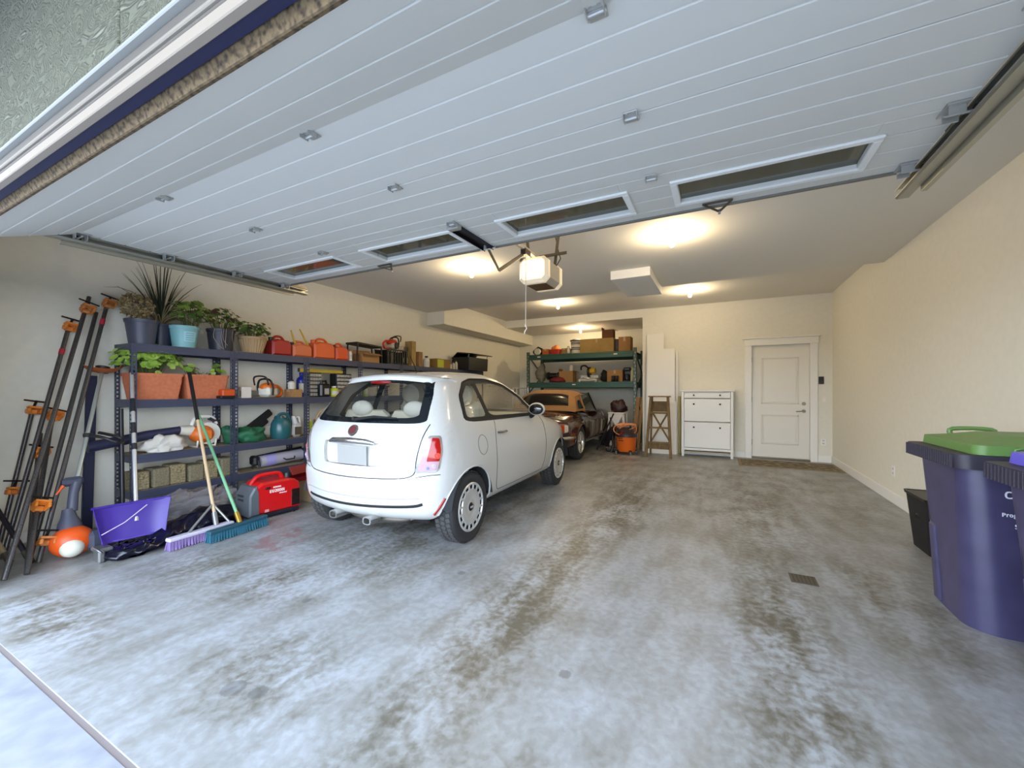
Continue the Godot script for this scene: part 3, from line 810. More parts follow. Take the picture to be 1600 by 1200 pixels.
func hull_tris(cell: float) -> Array:
	# surface nets over x >= 0
	var W := 0.95
	var nx := int(W / cell) + 2
	var ny := int((hull.y1 + 0.06) / cell) + 2
	var nz := int((hull.z1 - hull.z0 + 0.1) / cell) + 2
	var oy := 0.0
	var oz: float = hull.z0 - 0.05
	var f := PackedFloat32Array()
	f.resize(nx * ny * nz)
	for iz in nz:
		for iy in ny:
			var o := (iz * ny + iy) * nx
			for ix in nx:
				f[o + ix] = hf((ix - 1) * cell, oy + iy * cell, oz + iz * cell)
	var vid := PackedInt32Array()
	vid.resize(nx * ny * nz)
	vid.fill(-1)
	var pos := PackedVector3Array()
	var nor := PackedVector3Array()
	var off := [0, 1, nx, nx + 1, nx * ny, nx * ny + 1, nx * ny + nx, nx * ny + nx + 1]
	for iz in nz - 1:
		for iy in ny - 1:
			for ix in nx - 1:
				var o := (iz * ny + iy) * nx + ix
				var neg := 0
				for q in off:
					if f[o + q] < 0.0: neg += 1
				if neg == 0 or neg == 8: continue
				# start at the centre and step down the field to the surface
				var p := Vector3((ix - 0.5) * cell, oy + (iy + 0.5) * cell, oz + (iz + 0.5) * cell)
				var nn := hnorm(p)
				p -= nn * hf(p.x, p.y, p.z)
				nn = hnorm(p)
				p -= nn * hf(p.x, p.y, p.z)
				if ix == 0 or p.x < 0.0: p.x = 0.0
				vid[o] = pos.size()
				pos.append(p); nor.append(nn)
	var T3 := []
	for iz in range(1, nz - 1):
		for iy in range(1, ny - 1):
			for ix in range(1, nx - 1):
				var o := (iz * ny + iy) * nx + ix
				var s := f[o] < 0.0
				for ax in 3:
					var st := 1 if ax == 0 else (nx if ax == 1 else nx * ny)
					if (f[o + st] < 0.0) == s: continue
					var d1 := nx if ax == 0 else (nx * ny if ax == 1 else 1)
					var d2 := nx * ny if ax == 0 else (1 if ax == 1 else nx)
					var q := [vid[o], vid[o - d1], vid[o - d1 - d2], vid[o - d2]]
					if q[0] < 0 or q[1] < 0 or q[2] < 0 or q[3] < 0: continue
					T3.append([pos[q[0]], pos[q[1]], pos[q[2]], nor[q[0]], nor[q[1]], nor[q[2]]])
					T3.append([pos[q[0]], pos[q[2]], pos[q[3]], nor[q[0]], nor[q[2]], nor[q[3]]])
	return T3
func cut(ts: Array, fn: Callable) -> Array:
	# split triangles where fn changes sign: [inside (< 0), outside]
	var ins := []
	var out := []
	for t in ts:
		var g := [fn.call(t[0], t[3]), fn.call(t[1], t[4]), fn.call(t[2], t[5])]
		if g[0] < 0 and g[1] < 0 and g[2] < 0: ins.append(t)
		elif g[0] >= 0 and g[1] >= 0 and g[2] >= 0: out.append(t)
		else:
			var A := []
			var Bq := []
			for i in 3:
				var j := (i + 1) % 3
				if g[i] < 0: A.append([t[i], t[i + 3]])
				else: Bq.append([t[i], t[i + 3]])
				if (g[i] < 0) != (g[j] < 0):
					var w: float = g[i] / (g[i] - g[j])
					var e := [t[i].lerp(t[j], w), t[i + 3].lerp(t[j + 3], w).normalized()]
					A.append(e); Bq.append(e)
			for pair in [[A, ins], [Bq, out]]:
				var L: Array = pair[0]
				for i in range(1, L.size() - 1):
					pair[1].append([L[0][0], L[i][0], L[i + 1][0], L[0][1], L[i][1], L[i + 1][1]])
	return [ins, out]
func tmesh(ts: Array, mirror := true, push := 0.0) -> MB:
	var mb := MB.new()
	var mx := V(-1, 1, 1)
	for t in ts:
		var a: Vector3 = t[0] + t[3] * push
		var b: Vector3 = t[1] + t[4] * push
		var c: Vector3 = t[2] + t[5] * push
		mb.tri(a, b, c, t[3], t[4], t[5])
		if mirror: mb.tri(a * mx, b * mx, c * mx, t[3] * mx, t[4] * mx, t[5] * mx)
	return mb
func sdp(p: Vector2, poly: PackedVector2Array) -> float:
	var best := 1e9
	var n := poly.size()
	for i in n:
		best = minf(best, p.distance_squared_to(Geometry2D.get_closest_point_to_segment(p, poly[i], poly[(i + 1) % n])))
	return -sqrt(best) if Geometry2D.is_point_in_polygon(p, poly) else sqrt(best)
func roundp(pts: Array, r := 0.25, n := 4) -> PackedVector2Array:
	# soften the corners of a polygon
	var out := PackedVector2Array()
	var c := pts.size()
	for i in c:
		var p: Vector2 = pts[i]
		var a: Vector2 = p.lerp(pts[(i - 1 + c) % c], r)
		var b: Vector2 = p.lerp(pts[(i + 1) % c], r)
		for k in n + 1:
			var t := float(k) / n
			out.append(a.lerp(p, t).lerp(p.lerp(b, t), t))
	return out
func on_side(z: float, y: float) -> Vector3:
	# point of the hull seen from the side
	var x := 0.9
	for i in 40:
		var d := hf(x, y, z)
		x -= d * 0.8
		if absf(d) < 0.0005 or x < 0: break
	return V(maxf(x, 0), y, z)
func on_rear(x: float, y: float) -> Vector3:
	var z: float = hull.z0 - 0.1
	for i in 60:
		var d := hf(absf(x), y, z)
		z += d * 0.8
		if absf(d) < 0.0005: break
	return V(x, y, z)
func side_line(pts: Array, r: float, closed := false, out := 0.0) -> MB:
	var q := []
	for p in pts:
		var s := on_side(p.x, p.y)
		q.append(s + hnorm(s) * out)
	var mb := MB.new().tube(q, r, 6, closed)
	var m2 := MB.new().add(mb).add(mb, Transform3D(Basis.from_scale(V(-1, 1, 1)), Vector3.ZERO))
	return m2
func rear_line(pts: Array, r: float, closed := false, out := 0.0) -> MB:
	var q := []
	for p in pts:
		var s := on_rear(p.x, p.y)
		var nn := hnorm(V(absf(s.x), s.y, s.z))
		if s.x < 0: nn.x = -nn.x
		q.append(s + nn * out)
	return MB.new().tube(q, r, 6, closed)
func spl(pts: Array, n := 6) -> Array:
	var out := []
	for i in pts.size() - 1:
		var p0 = pts[maxi(i - 1, 0)]
		var p3 = pts[mini(i + 2, pts.size() - 1)]
		for k in n: out.append(pts[i].cubic_interpolate(pts[i + 1], p0, p3, float(k) / n))
	out.append(pts[-1])
	return out

func wheel(parent: Node, at: Vector3, R: float, rr: float, w: float, kind: String) -> void:
	# axis along x, outer face towards +x when at.x > 0
	var s := 1.0 if at.x > 0 else -1.0
	var xf := Transform3D(Basis(V(0, 1, 0), V(s, 0, 0), V(0, 0, 1)), Vector3.ZERO)
	var h := w * 0.5
	var o := part(parent, "tyre", MB.new().lathe([Vector2(rr - 0.012, -h * 0.8), Vector2(rr, -h * 0.9), Vector2(rr + 0.03, -h), Vector2(R - 0.03, -h), Vector2(R - 0.008, -h * 0.85), Vector2(R, -h * 0.6), Vector2(R, h * 0.6), Vector2(R - 0.008, h * 0.85), Vector2(R - 0.03, h), Vector2(rr + 0.03, h), Vector2(rr, h * 0.9), Vector2(rr - 0.012, h * 0.8)], 48, xf), C(0.15, 0.15, 0.155, 0.85), at)
	var tr := MB.new()
	for k in 44:
		var a := TAU * k / 44.0
		for j in 3:
			var e := V(0, cos(a + j * 0.05), sin(a + j * 0.05))
			var t := V(0, -sin(a + j * 0.05), cos(a + j * 0.05))
			tr.box(e * (R + 0.0005) + V((j - 1) * w * 0.27, 0, 0), V(w * 0.2, 0.006, 0.030), 0.0, Basis(V(1, 0, 0), e, t) * B(0, 18 if j != 1 else -18, 0))
	part(o, "tread", tr, C(0.24, 0.235, 0.23, 0.9))
	if kind == "cover":
		var rim := part(o, "wheel_cover", MB.new().lathe([Vector2(0, h * 0.93), Vector2(0.045, h * 0.93), Vector2(0.05, h * 0.9), Vector2(0.075, h * 0.94), Vector2(0.10, h * 1.02), Vector2(rr * 0.74, h * 1.0), Vector2(rr * 0.77, h * 0.9)], 40, xf).lathe([Vector2(rr * 0.93, h * 0.9), Vector2(rr * 0.95, h * 1.02), Vector2(rr, h * 1.04), Vector2(rr + 0.008, h * 0.96)], 40, xf), C(0.80, 0.80, 0.79, 0.28, 0.55))
		for k in 16:
			var a := TAU * (k + 0.5) / 16.0
			var e := V(0, cos(a), sin(a))
			part(rim, "spoke_bridge", MB.new().box(e * rr * 0.85 + V(s * h * 0.95, 0, 0), V(0.012, rr * 0.22, rr * 0.11), 0.004, Basis(V(1, 0, 0), e, V(0, -sin(a), cos(a)))), C(0.80, 0.80, 0.79, 0.28, 0.55))
		part(rim, "slot_back", MB.new().lathe([Vector2(rr * 0.7, h * 0.72), Vector2(rr * 0.97, h * 0.72)], 40, xf), C(0.07, 0.07, 0.08, 0.7))
		var hub := part(rim, "hub_cap", MB.new().lathe([Vector2(0, h * 1.03), Vector2(0.028, h * 1.01), Vector2(0.036, h * 0.93)], 24, xf), C(0.03, 0.03, 0.035, 0.3))
		if s < 0: text(rim, "FIAT", 0.022, C(0.85, 0.85, 0.85, 0.3, 0.5), Transform3D(Basis(Vector3.UP, -PI / 2), V(-h * 1.035, 0, 0)))
	else:
		var rim := part(o, "rim", MB.new().lathe([Vector2(rr * 0.9, h * 0.2), Vector2(rr * 0.92, h * 0.8), Vector2(rr, h * 1.0), Vector2(rr + 0.006, h * 0.95)], 36, xf).lathe([Vector2(0, h * 0.9), Vector2(0.03, h * 0.88), Vector2(0.045, h * 0.6), Vector2(0.06, h * 0.3), Vector2(rr * 0.9, h * 0.2)], 36, xf), C(0.75, 0.75, 0.74, 0.2, 0.9))
		var sp := MB.new()
		for k in 20:
			var a := TAU * k / 20.0
			sp.cyl(V(s * h * 0.75, 0.04 * cos(a), 0.04 * sin(a)), V(s * h * 0.75, rr * 0.92 * cos(a + 0.2), rr * 0.92 * sin(a + 0.2)), 0.005, 0.004, 5)
		sp.lathe([Vector2(0.03, h * 0.72), Vector2(0.05, h * 0.74), Vector2(0.05, h * 0.76), Vector2(0.03, h * 0.78)], 20, xf)
		part(rim, "spoke", sp, C(0.82, 0.82, 0.80, 0.2, 0.9))

func build_white_car() -> void:
	hull = make_hull(
		[[0.0, 0.70], [0.2, 0.745], [0.32, 0.785], [0.45, 0.808], [0.6, 0.815], [0.75, 0.805], [0.9, 0.775], [1.0, 0.735], [1.1, 0.690], [1.2, 0.645], [1.3, 0.598], [1.4, 0.55], [1.5, 0.50], [1.6, 0.45]],
		[[-0.65, 0.19], [-0.5, 0.105], [-0.35, 0.05], [-0.15, 0.012], [0.1, 0.0], [0.5, 0.012], [1.2, 0.012], [1.9, 0.006], [2.25, 0.01], [2.5, 0.045], [2.75, 0.12], [2.95, 0.25], [3.1, 0.4]],
		[[0.0, -0.42], [0.2, -0.46], [0.27, -0.515], [0.36, -0.555], [0.48, -0.57], [0.575, -0.575], [0.60, -0.563], [0.75, -0.565], [0.88, -0.545], [0.96, -0.51], [1.02, -0.468], [1.1, -0.41], [1.2, -0.335], [1.3, -0.255], [1.4, -0.175], [1.5, -0.09], [1.6, -0.02]],
		[[0.0, 2.8], [0.2, 2.9], [0.4, 2.97], [0.6, 2.93], [0.75, 2.82], [0.85, 2.62], [0.92, 2.35], [0.98, 2.02], [1.05, 1.84], [1.2, 1.62], [1.35, 1.35], [1.45, 1.1], [1.6, 0.6]],
		[[-0.65, 1.40], [-0.3, 1.43], [-0.1, 1.455], [0.15, 1.482], [0.45, 1.502], [0.75, 1.505], [1.0, 1.485], [1.25, 1.42], [1.5, 1.28], [1.8, 1.08], [2.0, 1.0], [2.3, 0.95], [2.6, 0.87], [2.85, 0.72], [3.1, 0.55]],
		0.235, 1.6, -0.65, 3.1, 0.33, 0.35, 0.13, 0.11)
	hull.gh = 0.905
	var ts := hull_tris(0.02)
	var white := C(0.75, 0.75, 0.735, 0.25)
	white.clearcoat_enabled = true; white.clearcoat = 0.5; white.clearcoat_roughness = 0.05
	var black := C(0.03, 0.03, 0.033, 0.75)
	var seam := C(0.16, 0.16, 0.16, 0.6)
	var car := thing("hatchback_car", "small rounded white hatchback car parked beside the shelving", "car", V(-2.65, 0, -2.85), 182.2)
	# wheel arches
	var arch := func(p: Vector3, n: Vector3) -> float:
		if p.x < 0.5: return 1.0
		return minf(Vector2(p.z, p.y - 0.30).length(), Vector2(p.z - 2.30, p.y - 0.30).length()) - 0.335
	var r := cut(ts, arch)
	ts = r[1]
	# side glass (z, y)
	var quarter := roundp(gp([Vector2(0.045, 1.035), Vector2(0.405, 1.03), Vector2(0.385, 1.365), Vector2(0.26, 1.345), Vector2(0.12, 1.24)]), 0.18)
	var doorw := roundp(gp([Vector2(0.48, 1.03), Vector2(1.50, 1.01), Vector2(1.28, 1.21), Vector2(1.02, 1.335), Vector2(0.72, 1.385), Vector2(0.465, 1.385)]), 0.14)
	var outl := roundp(gp([Vector2(-0.01, 1.0), Vector2(1.60, 0.98), Vector2(1.33, 1.22), Vector2(1.05, 1.365), Vector2(0.72, 1.42), Vector2(0.40, 1.415), Vector2(0.22, 1.375), Vector2(0.06, 1.24)]), 0.16)
	var sidefn := func(poly: PackedVector2Array) -> Callable:
		return func(p: Vector3, n: Vector3) -> float:
			if n.x < 0.25 or p.y < 0.9: return 1.0
			return sdp(Vector2(p.z, p.y), poly)
	var frm := cut(ts, sidefn.call(outl))
	ts = frm[1]
	var q1 := cut(frm[0], sidefn.call(quarter))
	var q2 := cut(q1[1], sidefn.call(doorw))
	# rear glass (x, y) and windscreen
	var rg := roundp(gp([Vector2(-0.60, 1.005), Vector2(0.60, 1.005), Vector2(0.545, 1.25), Vector2(0.485, 1.395), Vector2(-0.485, 1.395), Vector2(-0.545, 1.25)]), 0.13)
	var rgi := roundp(gp([Vector2(-0.52, 1.05), Vector2(0.52, 1.05), Vector2(0.475, 1.25), Vector2(0.43, 1.365), Vector2(-0.43, 1.365), Vector2(-0.475, 1.25)]), 0.16)
	var rearfn := func(poly: PackedVector2Array) -> Callable:
		return func(p: Vector3, n: Vector3) -> float:
			if n.z > -0.2 or p.z > 0.2: return 1.0
			return sdp(Vector2(p.x, p.y), poly)
	var g1 := cut(ts, rearfn.call(rg))
	ts = g1[1]
	var g2 := cut(g1[0], rearfn.call(rgi))
	var ws := roundp(gp([Vector2(-0.66, 1.03), Vector2(0.66, 1.03), Vector2(0.53, 1.38), Vector2(-0.53, 1.38)]), 0.1)
	var g3 := cut(ts, func(p: Vector3, n: Vector3) -> float:
		if n.z < 0.3 or p.z < 0.8: return 1.0
		return sdp(Vector2(p.x, p.y), ws))
	ts = g3[1]
	# tail lamps, laid out round the rear corner: u runs from the hatch to the flank
	var tl := roundp([Vector2(0.655, 0.632), Vector2(0.90, 0.645), Vector2(0.945, 0.80), Vector2(0.93, 0.915), Vector2(0.80, 0.918), Vector2(0.725, 0.80)], 0.18)
	var tli := roundp([Vector2(0.685, 0.648), Vector2(0.885, 0.66), Vector2(0.922, 0.80), Vector2(0.908, 0.897), Vector2(0.815, 0.90), Vector2(0.75, 0.80)], 0.18)
	var tlfn := func(poly: PackedVector2Array) -> Callable:
		return func(p: Vector3, n: Vector3) -> float:
			if p.z > -0.05 or p.y < 0.55 or p.y > 1.0 or p.x < 0.45: return 1.0
			return sdp(Vector2(p.x + 0.9 * (p.z + 0.565), p.y), poly)
	var l1 := cut(ts, tlfn.call(tl))
	ts = l1[1]
	var l2 := cut(l1[0], tlfn.call(tli))
	var l3 := cut(l2[0], func(p: Vector3, n: Vector3) -> float: return maxf(0.725 - p.y, 0.80 - (p.x + 0.9 * (p.z + 0.565)) + 0.35 * (p.y - 0.8)))
	# rear plate recess
	var pl := roundp([Vector2(-0.30, 0.675), Vector2(0.30, 0.675), Vector2(0.315, 0.855), Vector2(-0.315, 0.855)], 0.06)
	var pr := cut(ts, func(p: Vector3, n: Vector3) -> float:
		if n.z > -0.6 or p.z > -0.4: return 1.0
		return sdp(Vector2(p.x, p.y), pl))
	ts = pr[1]
	var body := part(car, "body", tmesh(ts), white)
	part(body, "plate_recess", tmesh(pr[0], true, -0.022), white)
	var rm := []
	for q in pl:
		rm.append(on_rear(q.x, q.y))
	var wl := MB.new()
	for i in rm.size():
		var a: Vector3 = rm[i]
		var b: Vector3 = rm[(i + 1) % rm.size()]
		wl.quad(a, b, b + V(0, 0, 0.024), a + V(0, 0, 0.024), V(-a.x, 0.76 - a.y, 0))
	part(body, "recess_rim", wl, white)
	var tint := glass(0.10, 0.12, 0.12, 0.22)
	part(car, "side_window_trim", tmesh(q2[1]), black)
	part(car, "quarter_window", tmesh(q1[0], true, -0.004), tint)
	part(car, "door_window", tmesh(q2[0], true, -0.004), tint)
	part(car, "window_gasket", side_line(outl, 0.007, true, 0.0), black)
	var rw := part(car, "rear_window_border", tmesh(g2[1]), C(0.06, 0.08, 0.10, 0.08))
	part(rw, "rear_window", tmesh(g2[0]), glass(0.08, 0.11, 0.12, 0.28))
	part(car, "windscreen", tmesh(g3[0]), tint)
	# tail lamps
	for s in [-1.0, 1.0]:
		var fl := Transform3D(Basis.from_scale(V(s, 1, 1)), Vector3.ZERO)
		var ring := part(car, "tail_lamp_bezel", MB.new().add(tmesh(l2[1], false, 0.004), fl), C(0.72, 0.70, 0.68, 0.2, 0.7))
		part(ring, "red_lens", MB.new().add(tmesh(l3[0], false, 0.008), fl), C(0.62, 0.06, 0.04, 0.12))
		part(ring, "clear_lens", MB.new().add(tmesh(l3[1], false, 0.008), fl), C(0.70, 0.58, 0.62, 0.12))
		for q in [[-0.372, 0.765, 0.026, C(0.90, 0.30, 0.25, 0.15)], [-0.395, 0.69, 0.02, C(0.72, 0.66, 0.84, 0.15)], [-0.42, 0.675, 0.014, C(0.45, 0.55, 0.75, 0.15)]]:
			var c := on_side(q[0], q[1])
			var nn := hnorm(c)
			part(ring, "reflector", MB.new().add(MB.new().cyl(c + nn * 0.002, c + nn * 0.011, q[2], q[2] * 0.85, 20).cyl(c + nn * 0.010, c + nn * 0.014, q[2] * 0.55, q[2] * 0.3, 16), fl), q[3])
	# spoiler lip over the rear glass
	var lip := []
	for k in 17:
		var x := lerpf(-0.56, 0.56, k / 16.0)
		var s := on_rear(x, gy(1.425 - 0.16 * x * x))
		lip.append(s + V(0, 0.0, -0.045 + 0.03 * absf(x)))
	var sp := MB.new()
	var rows := []
	for j in 5:
		var row := []
		for k in 17:
			var x := lerpf(-0.56, 0.56, k / 16.0)
			var edge: Vector3 = lip[k]
			var root := V(x * 0.97, gy(1.462 - 0.15 * x * x), -0.02)
			var low := on_rear(x * 0.97, gy(1.395 - 0.16 * x * x))
			var t := j / 4.0
			row.append(root.lerp(edge + V(0, 0.018, 0), t / 0.5) if t <= 0.5 else (edge + V(0, -0.004, 0.004)).lerp(low, (t - 0.75) / 0.25 if t > 0.75 else 0.0))
		rows.append(row)
	sp.skin(rows, false, V(0, 1.3, 0.3))
	part(body, "spoiler", sp, white)
	part(car, "brake_lamp", MB.new().ell(on_rear(0, gy(1.372)) + V(0, 0, -0.015), V(0.12, 0.016, 0.02), 16, 8), C(0.50, 0.05, 0.05, 0.15))
	part(car, "rear_wiper", MB.new().tube([on_rear(0.02, 1.03) + V(0, 0.0, -0.03), on_rear(-0.16, 1.055) + V(0, 0, -0.03), on_rear(-0.36, 1.045) + V(0, 0, -0.02)], [0.016, 0.011, 0.007], 6).cyl(on_rear(0.02, 1.03), on_rear(0.02, 1.03) + V(0, 0.01, -0.045), 0.02, 0.016, 10), black)
	# hatch seams, badge, handle, plate
	var hs := spl([Vector2(-0.625, 1.0), Vector2(-0.60, 0.87), Vector2(-0.575, 0.72), Vector2(-0.565, 0.645), Vector2(-0.52, 0.605), Vector2(-0.4, 0.59), Vector2(0, 0.583), Vector2(0.4, 0.59), Vector2(0.52, 0.605), Vector2(0.565, 0.645), Vector2(0.575, 0.72), Vector2(0.60, 0.87), Vector2(0.625, 1.0)], 4)
	part(body, "hatch_seam", rear_line(hs, 0.004), seam)
	part(body, "bumper_seam", rear_line(spl([Vector2(0.565, 0.60), Vector2(0.66, 0.618), Vector2(0.73, 0.622)], 3), 0.003).add(rear_line(spl([Vector2(-0.565, 0.60), Vector2(-0.66, 0.618), Vector2(-0.73, 0.622)], 3), 0.003)), seam)
	var bc := on_rear(0, 0.945)
	var bn := hnorm(bc)
	var bd := part(car, "badge", MB.new().cyl(bc - bn * 0.004, bc + bn * 0.01, 0.05, 0.045, 28), C(0.55, 0.53, 0.52, 0.25, 0.8))
	part(bd, "badge_centre", MB.new().cyl(bc, bc + bn * 0.013, 0.037, 0.035, 24), C(0.36, 0.16, 0.17, 0.3))
	var hb := MB.new()
	hb.tube([on_rear(-0.235, 0.852) + V(0, 0, -0.005), on_rear(-0.17, 0.866) + V(0, 0, -0.022), on_rear(0, 0.872) + V(0, 0, -0.026), on_rear(0.17, 0.866) + V(0, 0, -0.022), on_rear(0.235, 0.852) + V(0, 0, -0.005)], [0.014, 0.022, 0.024, 0.022, 0.014], 10)
	part(car, "chrome_handle", hb, C(0.80, 0.80, 0.80, 0.12, 0.95))
	part(car, "number_plate", MB.new().box(V(-0.02, 0.755, -0.553), V(0.31, 0.155, 0.006), 0.002, B(-2, 0, 0)), C(0.58, 0.575, 0.56, 0.5))
	# bumper moulding and black strip
	part(body, "bumper_crease", rear_line(spl([Vector2(-0.60, 0.445), Vector2(-0.3, 0.432), Vector2(0.3, 0.432), Vector2(0.565, 0.44), Vector2(0.60, 0.42), Vector2(0.585, 0.385), Vector2(0.5, 0.372)], 5), 0.004), C(0.62, 0.61, 0.59, 0.4))
	part(car, "bumper_strip", rear_line(spl([Vector2(-0.62, 0.40), Vector2(-0.5, 0.378), Vector2(0, 0.362), Vector2(0.48, 0.368), Vector2(0.56, 0.378)], 5), 0.012, false, -0.003), black)
	# side seams
	part(body, "door_seam", side_line(spl([Vector2(0.52, 0.98), Vector2(0.46, 0.80), Vector2(0.45, 0.55), Vector2(0.46, 0.40), Vector2(0.50, 0.335), Vector2(0.6, 0.325), Vector2(1.1, 0.32), Vector2(1.60, 0.32), Vector2(1.70, 0.36), Vector2(1.76, 0.6), Vector2(1.74, 0.85), Vector2(1.66, 0.97)], 4), 0.0032), seam)
	part(body, "sill_line", side_line(spl([Vector2(0.34, 0.29), Vector2(0.8, 0.275), Vector2(1.5, 0.275), Vector2(1.96, 0.29)], 5), 0.005), C(0.55, 0.55, 0.54, 0.5))
	var fc := []
	for k in 28: fc.append(Vector2(0.19 + 0.085 * cos(TAU * k / 28), 0.79 + 0.085 * sin(TAU * k / 28)))
	part(body, "fuel_flap_seam", side_line(fc, 0.0032, true), C(0.45, 0.45, 0.44, 0.6))
	var a1 := []
	for k in 19:
		var a := lerpf(-0.35, PI + 0.42, k / 18.0)
		a1.append(Vector2(0.335 * cos(a), 0.30 + 0.335 * sin(a)))
	part(body, "arch_lip", side_line(a1, 0.009), white)
	part(body, "arch_lip", side_line(a1.map(func(p): return p + Vector2(2.30, 0)), 0.009), white)
	var dh := on_side(0.60, 0.865)
	for s in [-1.0, 1.0]:
		part(car, "door_handle", MB.new().tube([V(s * dh.x, 0.865, 0.52), V(s * (dh.x + 0.028), 0.868, 0.55), V(s * (dh.x + 0.028), 0.868, 0.66), V(s * dh.x, 0.865, 0.69)], 0.011, 8), C(0.62, 0.62, 0.62, 0.15, 0.9))
		var mx: float = on_side(1.42, 1.0).x
		var mi := part(car, "wing_mirror", MB.new().ell(V(s * (mx + 0.11), 1.055, 1.38), V(0.10, 0.075, 0.062), 18, 12), white)
		part(mi, "mirror_glass", MB.new().ell(V(s * (mx + 0.115), 1.055, 1.345), V(0.085, 0.062, 0.034), 18, 10), C(0.30, 0.30, 0.30, 0.05, 0.9))
		part(mi, "mirror_foot", MB.new().tube([V(s * (mx - 0.01), 0.965, 1.42), V(s * (mx + 0.045), 0.975, 1.40), V(s * (mx + 0.09), 1.01, 1.39)], [0.03, 0.022, 0.02], 8), black)
		for z in [0.0, 2.30]:
			part(car, "wheel_well", MB.new().lathe([Vector2(0.335, 0.815), Vector2(0.345, 0.55), Vector2(0.02, 0.54)], 28, Transform3D(Basis(V(0, 1, 0), V(s, 0, 0), V(0, 0, 1)), V(0, 0.30, z)), 0.0, -1.45, 1.45), C(0.13, 0.13, 0.14, 0.9))
			wheel(car, V(s * 0.70, 0.2925, z), 0.2925, 0.195, 0.185, "cover")
	for s in [-1.0, 1.0]:
		var sm := MB.new().tube([on_side(-0.365, 0.31), on_side(-0.352, 0.37), on_side(-0.325, 0.435)], 0.012, 6)
		part(car, "side_marker", sm if s > 0 else MB.new().add(sm, Transform3D(Basis.from_scale(V(-1, 1, 1)), Vector3.ZERO)), C(0.55, 0.07, 0.07, 0.25))
	# exhaust, underside
	for q in [[-0.19, 0.255], [0.17, 0.262]]:
		part(car, "exhaust_tip", MB.new().lathe([Vector2(0.026, 0.0), Vector2(0.036, 0.0), Vector2(0.038, 0.01), Vector2(0.038, 0.11), Vector2(0.026, 0.11), Vector2(0.026, 0.0)], 20, Transform3D(Basis(V(1.15, 0, 0), V(0, 0, 1), V(0, -0.85, 0)), V(q[0], q[1], -0.57)), 1.2), C(0.70, 0.70, 0.69, 0.2, 0.9))
		part(car, "exhaust_pipe", MB.new().tube([V(q[0], q[1], -0.50), V(q[0] * 0.6, q[1] - 0.01, -0.3), V(0.0, q[1] - 0.02, -0.1)], 0.028, 8), C(0.42, 0.40, 0.36, 0.5, 0.6))
	part(car, "muffler", MB.new().ell(V(-0.1, 0.235, -0.32), V(0.34, 0.055, 0.12), 18, 10), C(0.40, 0.38, 0.35, 0.5, 0.6))
	part(car, "underbody", MB.new().box(V(0, 0.225, 1.15), V(1.15, 0.05, 2.9), 0.02), C(0.08, 0.08, 0.09, 0.9))
	# interior
	var cream := C(0.80, 0.78, 0.68, 0.6)
	for s in [-1.0, 1.0]:
		var seat := part(car, "seat", MB.new().box(V(s * 0.33, 0.55, 1.05), V(0.44, 0.16, 0.46), 0.05).box(V(s * 0.33, 0.86, 0.76), V(0.44, 0.60, 0.13), 0.06, B(-14, 0, 0)), cream)
		part(seat, "headrest", MB.new().cyl(V(s * 0.33, 1.22, 0.60), V(s * 0.33, 1.23, 0.69), 0.115, 0.12, 24).cyl(V(s * 0.33, 1.22, 0.585), V(s * 0.33, 1.22, 0.605), 0.08, 0.11, 24), cream)
		part(car, "rear_seat", MB.new().box(V(s * 0.28, 0.84, -0.02), V(0.52, 0.52, 0.13), 0.05, B(-18, 0, 0)), cream)
		part(car, "rear_headrest", MB.new().ell(V(s * 0.30, 1.10, -0.12), V(0.12, 0.075, 0.05), 18, 10), C(0.84, 0.83, 0.76, 0.6))
	part(car, "dashboard", MB.new().box(V(0, 0.90, 1.62), V(1.30, 0.2, 0.36), 0.08), C(0.80, 0.79, 0.72, 0.5))
	var sw := []
	for k in 24: sw.append(V(0.33 + 0.17 * cos(TAU * k / 24), 0.98 + 0.16 * sin(TAU * k / 24), 1.40 + 0.05 * sin(TAU * k / 24)))
	part(car, "steering_wheel", MB.new().tube(sw, 0.015, 8, true).bar(V(0.17, 0.98, 1.41), V(0.49, 0.98, 1.41), 0.02, 0.02), black)
	part(car, "parcel_shelf", MB.new().box(V(0, 0.955, -0.28), V(1.02, 0.02, 0.30), 0.008), C(0.12, 0.12, 0.13, 0.8))
	part(car, "antenna", MB.new().tube([V(0.0, 1.43, 0.30), V(0, 1.52, 0.24), V(0, 1.60, 0.18)], [0.007, 0.005, 0.003], 6), black)

